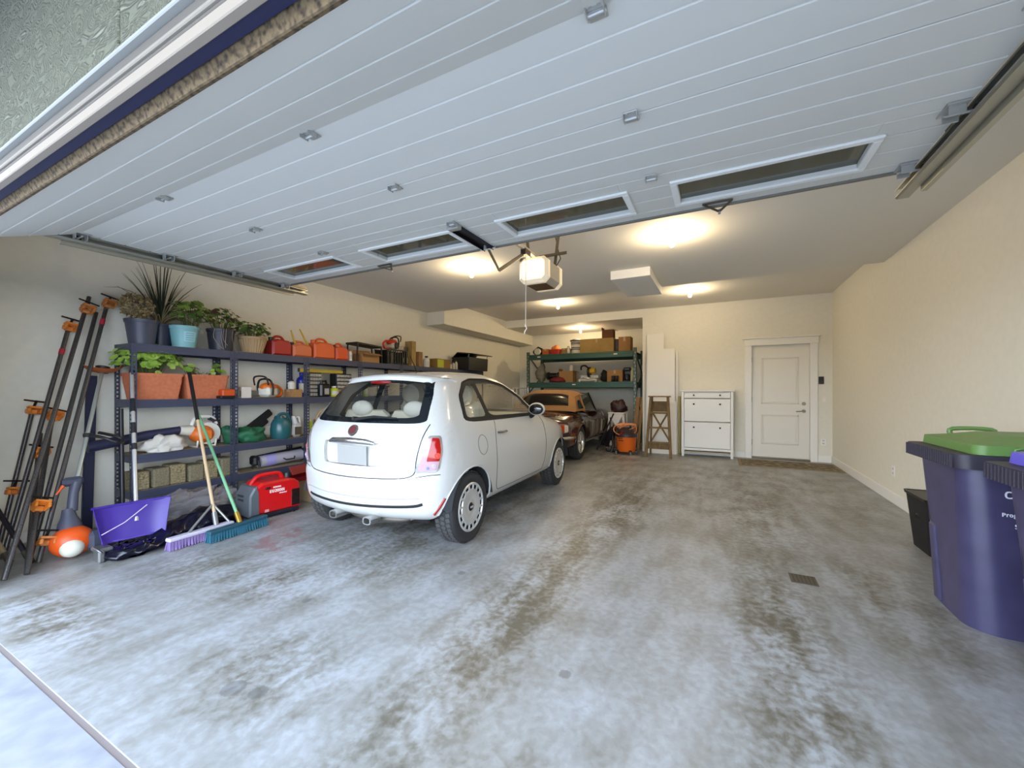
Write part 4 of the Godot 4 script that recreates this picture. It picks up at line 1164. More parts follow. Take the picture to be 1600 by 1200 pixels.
func build_roadster() -> void:
	hull = make_hull(
		[[0.0, 0.66], [0.2, 0.70], [0.35, 0.725], [0.5, 0.735], [0.65, 0.735], [0.75, 0.72], [0.85, 0.69], [1.0, 0.6]],
		[[-0.95, 0.05], [-0.7, 0.02], [-0.4, 0.0], [0.0, -0.02], [0.4, 0.02], [0.9, 0.03], [1.7, 0.02], [2.24, -0.015], [2.6, 0.01], [2.85, 0.03], [3.0, 0.1]],
		[[0.0, -0.66], [0.25, -0.74], [0.4, -0.78], [0.55, -0.79], [0.7, -0.78], [0.82, -0.74], [0.9, -0.65], [1.0, -0.5]],
		[[0.0, 2.7], [0.3, 2.86], [0.55, 2.9], [0.75, 2.85], [0.85, 2.7], [1.0, 2.4]],
		[[-0.95, 0.76], [-0.6, 0.82], [-0.3, 0.875], [0.0, 0.90], [0.35, 0.885], [0.8, 0.84], [1.1, 0.845], [1.5, 0.88], [1.9, 0.90], [2.24, 0.90], [2.6, 0.85], [2.85, 0.78], [3.0, 0.7]],
		0.24, 1.0, -0.95, 3.0, 0.07, 0.1, 0.16, 0.14)
	var ts := hull_tris(0.03)
	var red := C(0.20, 0.03, 0.035, 0.15)
	red.clearcoat_enabled = true; red.clearcoat = 1.0; red.clearcoat_roughness = 0.03
	var car := thing("roadster_car", "dark red classic roadster with tan soft top parked under the green rack", "car", V(-3.03, 0, -7.28), 181.0)
	var r := cut(ts, func(p: Vector3, n: Vector3) -> float:
		if p.x < 0.45: return 1.0
		return minf(Vector2(p.z, p.y - 0.30).length(), Vector2(p.z - 2.24, p.y - 0.30).length()) - 0.355)
	ts = r[1]
	var body := part(car, "body", tmesh(ts), red)
	for z in [0.0, 2.24]:
		var lip := []
		for k in 21:
			var a := lerpf(-0.25, PI + 0.25, k / 20.0)
			lip.append(Vector2(z + 0.357 * cos(a), 0.30 + 0.357 * sin(a)))
		part(body, "arch_lip", side_line(lip, 0.018), red)
	part(body, "door_seam", side_line(spl([Vector2(0.62, 0.86), Vector2(0.60, 0.6), Vector2(0.64, 0.36), Vector2(0.8, 0.33), Vector2(1.3, 0.33), Vector2(1.42, 0.45), Vector2(1.44, 0.85)], 4), 0.006), C(0.04, 0.02, 0.02, 0.6))
	part(body, "sill_trim", side_line([Vector2(0.42, 0.27), Vector2(1.1, 0.265), Vector2(1.82, 0.27)], 0.018), C(0.75, 0.74, 0.72, 0.2, 0.8))
	part(car, "painted_reflection", side_line([Vector2(1.58, 0.40), Vector2(1.62, 0.62), Vector2(1.66, 0.78)], 0.022, false, -0.012).add(side_line([Vector2(1.78, 0.62), Vector2(1.8, 0.74), Vector2(1.82, 0.80)], 0.016, false, -0.008)), C(0.80, 0.78, 0.74, 0.3))  # pale streaks imitating white reflections on the dark bodywork
	var dh := on_side(0.75, 0.74)
	var chrome := C(0.80, 0.80, 0.78, 0.12, 0.95)
	for s in [-1.0, 1.0]:
		part(car, "door_handle", MB.new().tube([V(s * dh.x, 0.74, 0.70), V(s * (dh.x + 0.025), 0.74, 0.73), V(s * (dh.x + 0.02), 0.74, 0.84)], 0.01, 8), chrome)
		var tp := on_rear(s * 0.52, 0.62)
		var tlm := part(car, "tail_lamp", MB.new().box(tp + V(0, 0, -0.005), V(0.30, 0.13, 0.05), 0.015), C(0.75, 0.22, 0.05, 0.2))
		part(tlm, "reverse_lamp", MB.new().box(tp + V(s * 0.165, 0, 0.02), V(0.07, 0.12, 0.07), 0.015), C(0.85, 0.82, 0.76, 0.2))
		part(tlm, "bezel", MB.new().box(tp + V(0, 0, 0.015), V(0.33, 0.155, 0.03), 0.008), chrome)
		for z in [0.0, 2.24]:
			part(car, "wheel_well", MB.new().lathe([Vector2(0.355, 0.76), Vector2(0.36, 0.45), Vector2(0.02, 0.44)], 24, Transform3D(Basis(V(0, 1, 0), V(s, 0, 0), V(0, 0, 1)), V(0, 0.30, z)), 0.0, -1.45, 1.45), C(0.05, 0.05, 0.05, 0.9))
			wheel(car, V(s * 0.64, 0.315, z), 0.315, 0.20, 0.17, "wire")
	part(car, "rear_bumper", MB.new().tube(spl([V(-0.74, 0.45, -0.45), V(-0.72, 0.46, -0.72), V(-0.5, 0.46, -0.83), V(0.5, 0.46, -0.83), V(0.72, 0.46, -0.72), V(0.74, 0.45, -0.45)], 5), 0.032, 10), chrome)
	# soft top: roof, quarters with windows
	var tan := C(0.60, 0.43, 0.25, 0.85)
	var prof := func(x: float, t: float) -> Vector3:
		# t 0 rear deck .. 1 windscreen top
		var zz := [[-0.18, 0.89], [-0.10, 1.02], [0.02, 1.16], [0.18, 1.245], [0.45, 1.275], [0.75, 1.27], [1.02, 1.235]]
		var f := t * (zz.size() - 1)
		var i := mini(int(f), zz.size() - 2)
		var w := f - i
		var z := lerpf(zz[i][0], zz[i + 1][0], w)
		var y := lerpf(zz[i][1], zz[i + 1][1], w)
		return V(x, y, z)
	var top := []
	for j in 25:
		var row := []
		var t := j / 24.0
		for k in 21:
			var u := lerpf(-1.0, 1.0, k / 20.0)
			var c: Vector3 = prof.call(0.0, t)
			var hw := lerpf(0.64, 0.53, smoothstep(0.0, 0.55, t))
			var dr := pow(absf(u), 4.0) * lerpf(0.02, 0.10, smoothstep(0.1, 0.5, t))
			row.append(V(u * hw, c.y - dr, c.z + (0.10 * u * u if t < 0.4 else 0.10 * u * u * clampf(1.0 - (t - 0.4) * 4.0, 0.0, 1.0))))
		top.append(row)
	var st := part(car, "soft_top", MB.new().sheet(top, 0.012), tan)
	var rear := []
	for j in 8:
		var row := []
		for k in 16:
			var p: Vector3 = top[3 + j][2 + k + (1 if k > 7 else 0)]
			row.append(p + V(0, 0.006, -0.012))
		rear.append(row)
	part(st, "rear_window", MB.new().sheet(rear, 0.004), C(0.06, 0.055, 0.05, 0.08))
	for s in [-1.0, 1.0]:
		# side cloth quarter with dark window, pillar to the deck
		var e := [V(s * 0.645, 0.885, -0.08), V(s * 0.66, 0.885, 0.42), V(s * 0.60, 1.02, 0.44), V(s * 0.545, 1.17, 0.46), V(s * 0.545, 1.15, 0.20), V(s * 0.60, 1.03, 0.06)]
		var q := MB.new()
		for i in range(1, e.size() - 1): q.ftri(e[0], e[i], e[i + 1], V(s, 0.3, 0)); 
		for i in range(1, e.size() - 1): q.ftri(e[0] - V(s * 0.01, 0, 0), e[i] - V(s * 0.01, 0, 0), e[i + 1] - V(s * 0.01, 0, 0), V(-s, 0, 0))
		part(st, "quarter_panel", q, tan)
		var wv := [V(s * 0.665, 0.93, 0.06), V(s * 0.668, 0.93, 0.34), V(s * 0.585, 1.09, 0.36), V(s * 0.592, 1.08, 0.20)]
		var qw := MB.new()
		qw.quad(wv[0], wv[1], wv[2], wv[3], V(s, 0.3, 0))
		part(st, "quarter_window", qw, C(0.05, 0.05, 0.05, 0.08))
		part(car, "door_window", MB.new().quad2(V(s * 0.665, 0.86, 0.46), V(s * 0.66, 0.86, 1.26), V(s * 0.55, 1.20, 1.02), V(s * 0.545, 1.18, 0.46), V(s * 0.008, 0, 0)), glass(0.35, 0.36, 0.34, 0.45))
		part(car, "windscreen_pillar", MB.new().tube([V(s * 0.66, 0.86, 1.30), V(s * 0.56, 1.225, 1.04)], 0.018, 8), C(0.05, 0.04, 0.04, 0.3))
		part(car, "door_pillar", MB.new().tube([V(s * 0.67, 0.87, 0.44), V(s * 0.555, 1.20, 0.46)], 0.016, 8), tan)
	part(car, "windscreen", MB.new().quad2(V(-0.64, 0.86, 1.32), V(0.64, 0.86, 1.32), V(0.54, 1.225, 1.05), V(-0.54, 1.225, 1.05), V(0, 0, 0.006)), glass(0.3, 0.3, 0.3, 0.3))
	part(car, "underbody", MB.new().box(V(0, 0.24, 1.05), V(1.0, 0.06, 2.6), 0.02), C(0.06, 0.06, 0.06, 0.9))
	part(car, "seat_back", MB.new().box(V(-0.3, 0.75, 0.5), V(0.42, 0.5, 0.12), 0.05).box(V(0.3, 0.75, 0.5), V(0.42, 0.5, 0.12), 0.05), C(0.10, 0.08, 0.07, 0.7))
	part(car, "number_plate", MB.new().box(on_rear(0, 0.60) + V(0, 0, -0.01), V(0.32, 0.15, 0.012), 0.003), C(0.7, 0.68, 0.62, 0.5))
# ---------------------------------------------------------------- shelving along the left wall and what stands on it
const FX := -4.78
const BX := -5.12
const LV := [1.70, 1.18, 0.67, 0.335]
func S(lev: int, dep: float, x := -4.93) -> Vector3: return V(x, LV[lev], -dep)
func build_shelving() -> void:
	var steel := C(0.265, 0.285, 0.365, 0.4, 0.2)
	var board := T("chipboard", noise(51, 0.4, 2), [Color(0.50, 0.44, 0.34), Color(0.66, 0.60, 0.48)], 4.0, 0.9)
	var pm := MB.new()
	for q in [[V(0.019, 0, 0), V(1, 0, 0)], [V(0, 0, -0.019), V(0, 0, 1)]]:
		var along: Vector3 = q[1]
		var c: Vector3 = q[0]
		var th := V(0.0018, 0, 0) if along.z != 0 else V(0, 0, 0.0018)
		for s in [-1.0, 1.0]: pm.box(c + along * s * 0.0145 + V(0, 0.85, 0), (along * 0.011).abs() + th + V(0, 1.70, 0))
		for k in 45: pm.box(c + V(0, 0.008 + k * 0.0382, 0), (along * 0.02).abs() + th + V(0, 0.017, 0))
	var post := pm.mesh()
	var rim := MB.new().b2(V(0, 0, 0), V(0.003, -0.078, -0.872)).b2(V(0, -0.07, 0), V(-0.02, -0.073, -0.872)).b2(V(0, -0.018, 0), V(0.006, -0.028, -0.872)).mesh()
	var end := MB.new().b2(V(0, 0, 0), V(-0.33, -0.07, -0.003)).mesh()
	var deck := MB.new().b2(V(0, 0, 0), V(-0.325, -0.012, -0.866), 0.001).mesh()
	var which := ["first steel shelving unit with the terracotta planters", "second steel shelving unit with the chainsaw and watering can", "third steel shelving unit with the parts organizers", "fourth steel shelving unit half hidden behind the white car", "fifth steel shelving unit behind the white car roof", "sixth steel shelving unit beyond the white car roof", "last steel shelving unit under the black open chest"]
	for i in 7:
		var d0 := 1.72 + 0.882 * i
		var u := thing("shelving_unit", which[i], "shelving", V(0, 0, -d0), 0.0, "slotted steel shelving units")
		inst(u, "upright", post, steel, Transform3D(Basis(V(-1, 0, 0), V(0, 1, 0), V(0, 0, 1)), V(FX + 0.004, 0, 0)))
		inst(u, "upright", post, steel, Transform3D(Basis(V(-1, 0, 0), V(0, 1, 0), V(0, 0, -1)), V(FX + 0.004, 0, -0.876)))
		inst(u, "upright", post, steel, Transform3D(Basis(), V(BX - 0.004, 0, 0)))
		inst(u, "upright", post, steel, Transform3D(Basis(V(1, 0, 0), V(0, 1, 0), V(0, 0, -1)), V(BX - 0.004, 0, -0.876)))
		for y in LV:
			var sh := inst(u, "shelf_board", deck, board, Transform3D(Basis(), V(FX - 0.006, y, -0.005)))
			inst(sh, "front_beam", rim, steel, Transform3D(Basis(), V(0.002, 0, 0.003)))
			inst(sh, "back_beam", rim, steel, Transform3D(Basis(V(-1, 0, 0), V(0, 1, 0), V(0, 0, 1)), V(-0.327, 0, 0.003)))
			inst(sh, "end_beam", end, steel, Transform3D(Basis(), V(0, 0, 0.003)))
			inst(sh, "end_beam", end, steel, Transform3D(Basis(), V(0, 0, -0.867)))

var leaf_m: Array = []
func leaf_mesh(k: int) -> Mesh:
	if leaf_m.is_empty():
		# 0 round scalloped, 1 long oval
		for kind in 2:
			var mb := MB.new()
			var n := 14
			for i in n:
				var f := func(j: int) -> Vector3:
					var a := TAU * j / n
					var r := 1.0
					if kind == 0: r = (1.0 if j % 2 == 0 else 0.88) * (0.35 if j == 0 else 1.0)
					var x := r * cos(a)
					var z := r * sin(a)
					if kind == 1: z *= 0.45
					return V(x, 0.22 * r * r - 0.1 * x, z)
				mb.ftri(V(0, 0, 0), f.call(i), f.call((i + 1) % n), Vector3.UP)
			leaf_m.append(mb.mesh())
	return leaf_m[k]
func leafy(parent: Node, c: Vector3, rad: Vector3, n: int, size: float, cols: Array, sd: int, kind := 0) -> void:
	var rng := RandomNumberGenerator.new()
	rng.seed = sd
	var stems := MB.new()
	for i in n:
		var d := V(rng.randf_range(-1, 1), rng.randf_range(-0.25, 1), rng.randf_range(-1, 1)).normalized() * sqrt(rng.randf_range(0.35, 1.0))
		var p := c + d * rad
		var up := (V(0, 0.75, 0) + V(d.x, d.y * 0.5, d.z) * 0.8 + V(0.35, 0, 0)).normalized()
		var x := up.cross(V(rng.randf_range(-1, 1), 0.1, rng.randf_range(-1, 1))).normalized()
		var s := size * rng.randf_range(0.7, 1.15)
		inst(parent, "leaf", leaf_mesh(kind), cols[rng.randi() % cols.size()], Transform3D(Basis(x * s, up * s, x.cross(up) * s), p))
		if i % 2 == 0: stems.tube([c + V(d.x * 0.3, -1.0, d.z * 0.3) * rad, c + V(d.x * 0.6, -0.1, d.z * 0.6) * rad, p], 0.0025, 4)
	part(parent, "stems", stems, C(0.36, 0.40, 0.20, 0.8))
func pot(called: String, label: String, at: Vector3, r0: float, r1: float, h: float, m: Material, flutes := 0) -> Node3D:
	var o := thing(called, label, "plant pot", at, 0.0, "potted plants on the top shelf")
	var b := MB.new().lathe([Vector2(0, 0), Vector2(r0, 0), Vector2(lerpf(r0, r1, 0.86), h * 0.86), Vector2(lerpf(r0, r1, 0.86) + 0.006, h * 0.865), Vector2(r1 + 0.006, h * 0.99), Vector2(r1 + 0.002, h), Vector2(r1 - 0.006, h * 0.985), Vector2(r1 - 0.012, h * 0.85), Vector2(0, h * 0.85)], 28)
	if flutes > 0:
		for k in flutes:
			var a := TAU * k / flutes
			b.cyl(V(cos(a) * r0 * 0.98, 0.004, sin(a) * r0 * 0.98), V(cos(a) * lerpf(r0, r1, 0.84), h * 0.84, sin(a) * lerpf(r0, r1, 0.84)), 0.009, 0.012, 6)
	part(o, "pot", b, m)
	part(o, "soil", MB.new().lathe([Vector2(0, h * 0.90), Vector2(r1 - 0.012, h * 0.87)], 20), C(0.17, 0.12, 0.08, 0.95))
	return o

func build_top_shelf() -> void:
	var rng := RandomNumberGenerator.new()
	rng.seed = 77
	var lg := [C(0.45, 0.58, 0.20, 0.6), C(0.38, 0.52, 0.17, 0.6), C(0.52, 0.64, 0.26, 0.6)]
	var dg := [C(0.20, 0.34, 0.12, 0.6), C(0.28, 0.42, 0.15, 0.6), C(0.16, 0.27, 0.10, 0.6)]
	# pot with a dried flower head
	var p := pot("potted_plant", "large slate grey pot with a dried brown flower head", S(0, 1.84, -4.90), 0.095, 0.125, 0.235, C(0.26, 0.27, 0.33, 0.4))
	var dn := MB.new()
	for i in 420:
		var d := V(rng.randf_range(-1, 1), rng.randf_range(-1, 1), rng.randf_range(-1, 1)).normalized()
		var q := V(0.0, 0.36, 0.04) + d * V(0.13, 0.115, 0.13) * rng.randf_range(0.75, 1.05)
		dn.box(q, V(0.022, 0.003, 0.014), 0.0, B(rng.randf() * 180, rng.randf() * 180, rng.randf() * 180))
	var dh := part(p, "dried_flower_head", dn, T("dry", noise(61, 0.3, 2), [Color(0.32, 0.26, 0.16), Color(0.58, 0.50, 0.34), Color(0.70, 0.62, 0.44)], 6.0, 0.95))
	dh.set_meta("kind", "stuff")
	part(p, "stems", MB.new().tube([V(0, 0.2, 0), V(0.01, 0.3, 0.02)], 0.012, 6), C(0.45, 0.40, 0.22, 0.9))
	# spiky plant
	p = pot("potted_plant", "narrow navy pot with a tall spiky grass plant", S(0, 2.03, -5.0), 0.085, 0.10, 0.23, C(0.13, 0.15, 0.24, 0.4))
	for i in 54:
		var a := rng.randf() * TAU
		var droop := rng.randf()
		var len := rng.randf_range(0.42, 0.78)
		var lean := rng.randf_range(0.05, 1.0) if droop < 0.72 else rng.randf_range(1.2, 1.7)
		var dir := V(cos(a) * 0.55 + 0.15, 0, sin(a))
		var L := MB.new()
		var pts := []
		for k in 6:
			var t := k / 5.0
			var bend := lean * (0.5 + 0.7 * t) if droop < 0.72 else lean * (0.35 + 1.1 * t)
			var pp: Vector3 = V(0, 0.22, 0) if k == 0 else pts[k - 1] + (Vector3.UP * cos(bend) + dir * sin(bend)) * len / 5.0
			if pp.x < -0.105: pp.x = -0.105
			pts.append(pp)
		L.tube(pts, [0.004, 0.0055, 0.005, 0.004, 0.0025, 0.0008], 4)
		part(p, "blade", L, C(0.16, 0.20, 0.12, 0.6) if droop < 0.72 else C(0.52, 0.46, 0.32, 0.8))
	p = pot("potted_plant", "pale turquoise pot with bright green leafy geranium", S(0, 2.18, -4.89), 0.095, 0.125, 0.22, C(0.50, 0.70, 0.71, 0.45))
	part(p, "printed_label", MB.new().lathe([Vector2(0.1035, 0.06), Vector2(0.119, 0.16)], 10, Transform3D(), 0.0, -0.55, 0.45), C(0.62, 0.80, 0.83, 0.5))
	for k in 4: part(p, "print_line", MB.new().box(V(0.116 + k * 0.0032, 0.075 + k * 0.022, 0.005), V(0.001, 0.004, 0.07)), C(0.30, 0.52, 0.60, 0.5))
	leafy(p, V(0.0, 0.34, -0.05), V(0.13, 0.17, 0.18), 90, 0.034, lg + [dg[1]], 5)
	p = pot("potted_plant", "dark grey pot with trailing mixed green leaves", S(0, 2.53, -4.90), 0.105, 0.13, 0.235, C(0.18, 0.19, 0.23, 0.4))
	leafy(p, V(0.0, 0.33, 0.0), V(0.14, 0.15, 0.20), 95, 0.028, [dg[0], dg[1], lg[1], C(0.34, 0.22, 0.16, 0.7)], 6)
	for k in 5:
		var z := rng.randf_range(-0.12, 0.14)
		part(p, "trailing_stem", MB.new().tube(spl([V(0.10, 0.24, z), V(0.145, 0.22, z + 0.02), V(0.15, 0.12, z + 0.03), V(0.15, 0.06 - 0.1 * rng.randf(), z + rng.randf_range(-0.06, 0.06))], 3), 0.002, 4), C(0.66, 0.58, 0.50, 0.8))
	p = pot("potted_plant", "beige fluted bowl planter with dense dark green foliage", S(0, 2.87, -4.90), 0.095, 0.145, 0.19, C(0.70, 0.58, 0.42, 0.6), 26)
	leafy(p, V(0.0, 0.26, 0.0), V(0.16, 0.12, 0.22), 130, 0.026, dg + [lg[1]], 7)
	# fuel cans
	var red := C(0.62, 0.10, 0.07, 0.45)
	var org := C(0.83, 0.36, 0.14, 0.45)
	for q in [[3.19, 0.25, 0.235, red, "dark red plastic fuel can beside the beige bowl planter"], [3.47, 0.27, 0.20, C(0.80, 0.42, 0.24, 0.5), "faded orange fuel can with yellow spouts"], [3.80, 0.33, 0.27, org, "largest orange fuel can with moulded handle"], [4.09, 0.22, 0.23, C(0.81, 0.31, 0.12, 0.45), "small orange fuel can last in its row"]]:
		var w: float = q[1]
		var h: float = q[2]
		var c := thing("fuel_can", q[4], "fuel can", S(0, q[0], -4.92), 0.0, "fuel cans on the top shelf")
		part(c, "tank", MB.new().prism([Vector2(-w / 2, 0), Vector2(w / 2, 0), Vector2(w / 2, h * 0.62), Vector2(w * 0.38, h * 0.80), Vector2(-w * 0.22, h * 0.86), Vector2(-w / 2, h * 0.72)], 0.2, Transform3D(Basis(Vector3.UP, PI / 2), V(0, 0, 0)), 0.022), q[3])
		part(c, "handle", MB.new().tube(spl([V(0, h * 0.80, w * 0.25), V(0, h * 0.99, w * 0.15), V(0, h * 1.0, -w * 0.15), V(0, h * 0.74, -w * 0.36)], 4), 0.016, 8), q[3])
		part(c, "cap", MB.new().cyl(V(0, h * 0.78, w * 0.36), V(0, h * 0.95, w * 0.38), 0.026, 0.026, 14), C(0.10, 0.08, 0.08, 0.5) if h < 0.25 else q[3])
		if h == 0.20:
			for k in 2: part(c, "spout", MB.new().tube([V(0.02, h * 0.8, 0.06 - 0.08 * k), V(0.02, h + 0.14, 0.12 - 0.03 * k)] if k == 0 else [V(0.02, h * 0.85, -0.12), V(0.02, h + 0.17, 0.0)], [0.014, 0.009], 8), C(0.78, 0.66, 0.20, 0.5))
	# a dozen odds and ends further along
	bottle("spray_bottle", "slim white bottle at the end of the orange fuel cans", S(0, 4.25, -4.86), 0.028, 0.17, C(0.85, 0.84, 0.80, 0.4), C(0.8, 0.3, 0.2))
	carton("cardboard_box", "open cardboard box under the black folding table on the top shelf", S(0, 4.60, -4.90), V(0.2, 0.13, 0.34), true)
	var ft := thing("folding_stand", "black folding stand over the open cardboard box", "stand", S(0, 4.60, -4.95))
	part(ft, "top", MB.new().box(V(0, 0.27, 0), V(0.25, 0.03, 0.50), 0.006, B(-3, 0, 0)), C(0.05, 0.05, 0.06, 0.5))
	for z in [-0.26, 0.24]:
		for x in [-0.1, 0.11]: part(ft, "leg", MB.new().bar(V(x, 0, z), V(x, 0.265, z * 0.95), 0.02, 0.02, 0.003), C(0.06, 0.06, 0.07, 0.5))
	var cr := thing("storage_crate", "black slatted plastic crate holding a red chainsaw", "crate", S(0, 5.17, -4.93))
	part(cr, "floor_panel", MB.new().box(V(0, 0.01, 0), V(0.28, 0.02, 0.46), 0.004), C(0.05, 0.05, 0.055, 0.5))
	for k in 9:
		part(cr, "slat", MB.new().box(V(0.14, 0.12, -0.21 + k * 0.0525), V(0.01, 0.22, 0.022), 0.002), C(0.05, 0.05, 0.055, 0.5))
		if k % 2 == 0: part(cr, "slat", MB.new().box(V(-0.14, 0.12, -0.21 + k * 0.0525), V(0.01, 0.22, 0.022), 0.002), C(0.05, 0.05, 0.055, 0.5))
	for s in [-1.0, 1.0]:
		part(cr, "end_panel", MB.new().box(V(0, 0.12, s * 0.23), V(0.28, 0.22, 0.01), 0.002), C(0.05, 0.05, 0.055, 0.5))
		part(cr, "rim", MB.new().box(V(s * 0.14, 0.235, 0), V(0.02, 0.02, 0.48), 0.004), C(0.06, 0.06, 0.065, 0.5))
	saw("chainsaw", "red chainsaw with black handle on top of the black crate", S(0, 5.18, -4.92) + V(0, 0.245, 0), C(0.74, 0.17, 0.08, 0.4), C(0.70, 0.66, 0.58, 0.4), 8.0)
	bottle("oil_bottle", "dark brown bottle beside the tall tan board", S(0, 5.43, -4.88), 0.055, 0.24, C(0.13, 0.06, 0.06, 0.3), C(0.1, 0.05, 0.05))
	one("wooden_board", "tall tan board standing upright on the top shelf", "board", MB.new().box(V(0, 0.22, 0), V(0.16, 0.44, 0.11), 0.004), T("pine", noise(14, 0.05, 3), [Color(0.55, 0.44, 0.24), Color(0.68, 0.57, 0.34)], 2.0, 0.8, 0.0, 2.0, 0.3), S(0, 5.63, -4.92))
	one("wooden_block", "rough wood block beside the tall tan board", "wood block", MB.new().box(V(0, 0.135, 0), V(0.14, 0.27, 0.13), 0.006, B(0, 12, 0)), C(0.56, 0.42, 0.26, 0.85), S(0, 5.82, -4.92))
	bottle("paint_can", "white tin with dark top beside the wood block", S(0, 6.02, -4.88), 0.06, 0.21, C(0.80, 0.78, 0.74, 0.4), C(0.12, 0.11, 0.11))
	var lb := thing("lime_box", "brown carton with a lime green printed face on the top shelf", "box", S(0, 6.45, -4.92))
	part(lb, "carton", MB.new().box(V(0, 0.09, 0), V(0.24, 0.18, 0.42), 0.003), C(0.52, 0.40, 0.20, 0.85))
	part(lb, "printed_face", MB.new().box(V(0.121, 0.09, 0.1), V(0.002, 0.15, 0.19)), C(0.68, 0.70, 0.14, 0.6))
	for k in 3: bottle("small_bottle", ["small white bottle nearest the lime carton", "middle small bottle of the three past the lime carton", "tallest small bottle past the lime carton"][k], S(0, 6.75 + k * 0.1, -4.86), 0.03, 0.12 + 0.035 * k, C(0.74, 0.72, 0.66, 0.4), C(0.3, 0.28, 0.26))
	var ch := thing("black_chest", "black chest with its sloped lid propped open beyond the shelving", "chest", V(-4.86, 1.70, -7.5))
	part(ch, "body", MB.new().tub(0.42, 0.74, 0.42, 0.78, 0.27, 0.02, 0.012), C(0.045, 0.045, 0.05, 0.45))
	part(ch, "lid", MB.new().prism([Vector2(-0.22, 0.30), Vector2(-0.08, 0.42), Vector2(0.30, 0.38), Vector2(0.32, 0.36), Vector2(-0.08, 0.395), Vector2(-0.20, 0.285)], 0.80, Transform3D(Basis(), V(0, -0.04, 0)), 0.003), C(0.05, 0.05, 0.055, 0.4))
	part(ch, "back_panel", MB.new().box(V(-0.205, 0.16, 0), V(0.01, 0.24, 0.78), 0.002), C(0.045, 0.045, 0.05, 0.45))
	for s in [-1.0, 1.0]: part(ch, "prop", MB.new().cyl(V(0.18, 0.26, 0.37 * s), V(0.20, 0.335, 0.37 * s), 0.008), C(0.6, 0.6, 0.58, 0.3, 0.8))

func bottle(called: String, label: String, at: Vector3, r: float, h: float, m: Material, capm: Material, group := "") -> void:
	var o := thing(called, label, "bottle", at, 0.0, group)
	part(o, "body", MB.new().lathe([Vector2(0, 0), Vector2(r * 0.95, 0), Vector2(r, h * 0.03), Vector2(r, h * 0.66), Vector2(r * 0.9, h * 0.74), Vector2(r * 0.45, h * 0.84), Vector2(r * 0.42, h * 0.88)], 18), m)
	part(o, "cap", MB.new().lathe([Vector2(r * 0.48, h * 0.86), Vector2(r * 0.5, h * 0.99), Vector2(r * 0.4, h), Vector2(0, h)], 14), capm)
	part(o, "paper_label", MB.new().lathe([Vector2(r * 1.012, h * 0.18), Vector2(r * 1.012, h * 0.55)], 14, Transform3D(), 0.0, -1.2, 1.2), C(0.76, 0.74, 0.68, 0.6))
func carton(called: String, label: String, at: Vector3, sz: Vector3, open := false, m: Material = null, turn := 0.0, group := "") -> Node3D:
	if m == null: m = T("card", noise(91, 0.1, 3), [Color(0.56, 0.41, 0.24), Color(0.66, 0.50, 0.31)], 2.0, 0.9)
	var o := thing(called, label, "box", at, turn, group)
	if open:
		part(o, "body", MB.new().tub(sz.x, sz.z, sz.x, sz.z, sz.y, 0.006, 0.005), m)
		part(o, "flap", MB.new().box(V(sz.x * 0.5 + 0.03, sz.y - 0.005, 0), V(0.08, 0.004, sz.z), 0.0, B(0, 0, -25)), m)
		part(o, "flap", MB.new().box(V(-sz.x * 0.5 - 0.005, sz.y + 0.03, 0), V(0.004, 0.06, sz.z), 0.0, B(0, 0, -8)), m)
	else:
		part(o, "body", MB.new().box(V(0, sz.y / 2, 0), sz, 0.004), m)
		part(o, "tape", MB.new().box(V(0, sz.y + 0.0005, 0), V(0.05, 0.001, sz.z)).box(V(0, sz.y * 0.85, sz.z / 2 + 0.0005), V(0.05, sz.y * 0.3, 0.001)), C(0.70, 0.58, 0.40, 0.4))
	return o
func saw(called: String, label: String, at: Vector3, m1: Material, m2: Material, turn := 0.0) -> void:
	# chainsaw: length along z (rear handle at +z), bar away at -z
	var o := thing(called, label, "chainsaw", at, turn)
	part(o, "motor_housing", MB.new().box(V(0, 0.075, 0.0), V(0.16, 0.13, 0.18), 0.03), m2)
	part(o, "top_cover", MB.new().ell(V(0, 0.125, 0.01), V(0.085, 0.06, 0.11), 16, 10), m1)
	part(o, "rear_handle", MB.new().tube(spl([V(0, 0.14, 0.08), V(0, 0.14, 0.17), V(0, 0.09, 0.24), V(0, 0.02, 0.21), V(0, 0.025, 0.08)], 4), 0.017, 8), m1)
	part(o, "front_handle", MB.new().tube(spl([V(0.09, 0.03, -0.03), V(0.10, 0.13, -0.04), V(0.06, 0.215, -0.05), V(-0.06, 0.215, -0.05), V(-0.10, 0.13, -0.04), V(-0.09, 0.03, -0.03)], 4), 0.012, 8), C(0.06, 0.06, 0.065, 0.5))
	part(o, "hand_guard", MB.new().tube(spl([V(0.09, 0.15, -0.10), V(0.07, 0.245, -0.13), V(-0.07, 0.245, -0.13), V(-0.09, 0.15, -0.10)], 4), 0.010, 6), C(0.08, 0.08, 0.085, 0.5))
	part(o, "guide_bar", MB.new().box(V(0.05, 0.05, -0.24), V(0.006, 0.07, 0.30), 0.002), C(0.45, 0.44, 0.42, 0.35, 0.7))
	part(o, "starter_cover", MB.new().cyl(V(0.08, 0.075, 0.0), V(0.098, 0.075, 0.0), 0.058, 0.05, 18), C(0.12, 0.12, 0.12, 0.5))

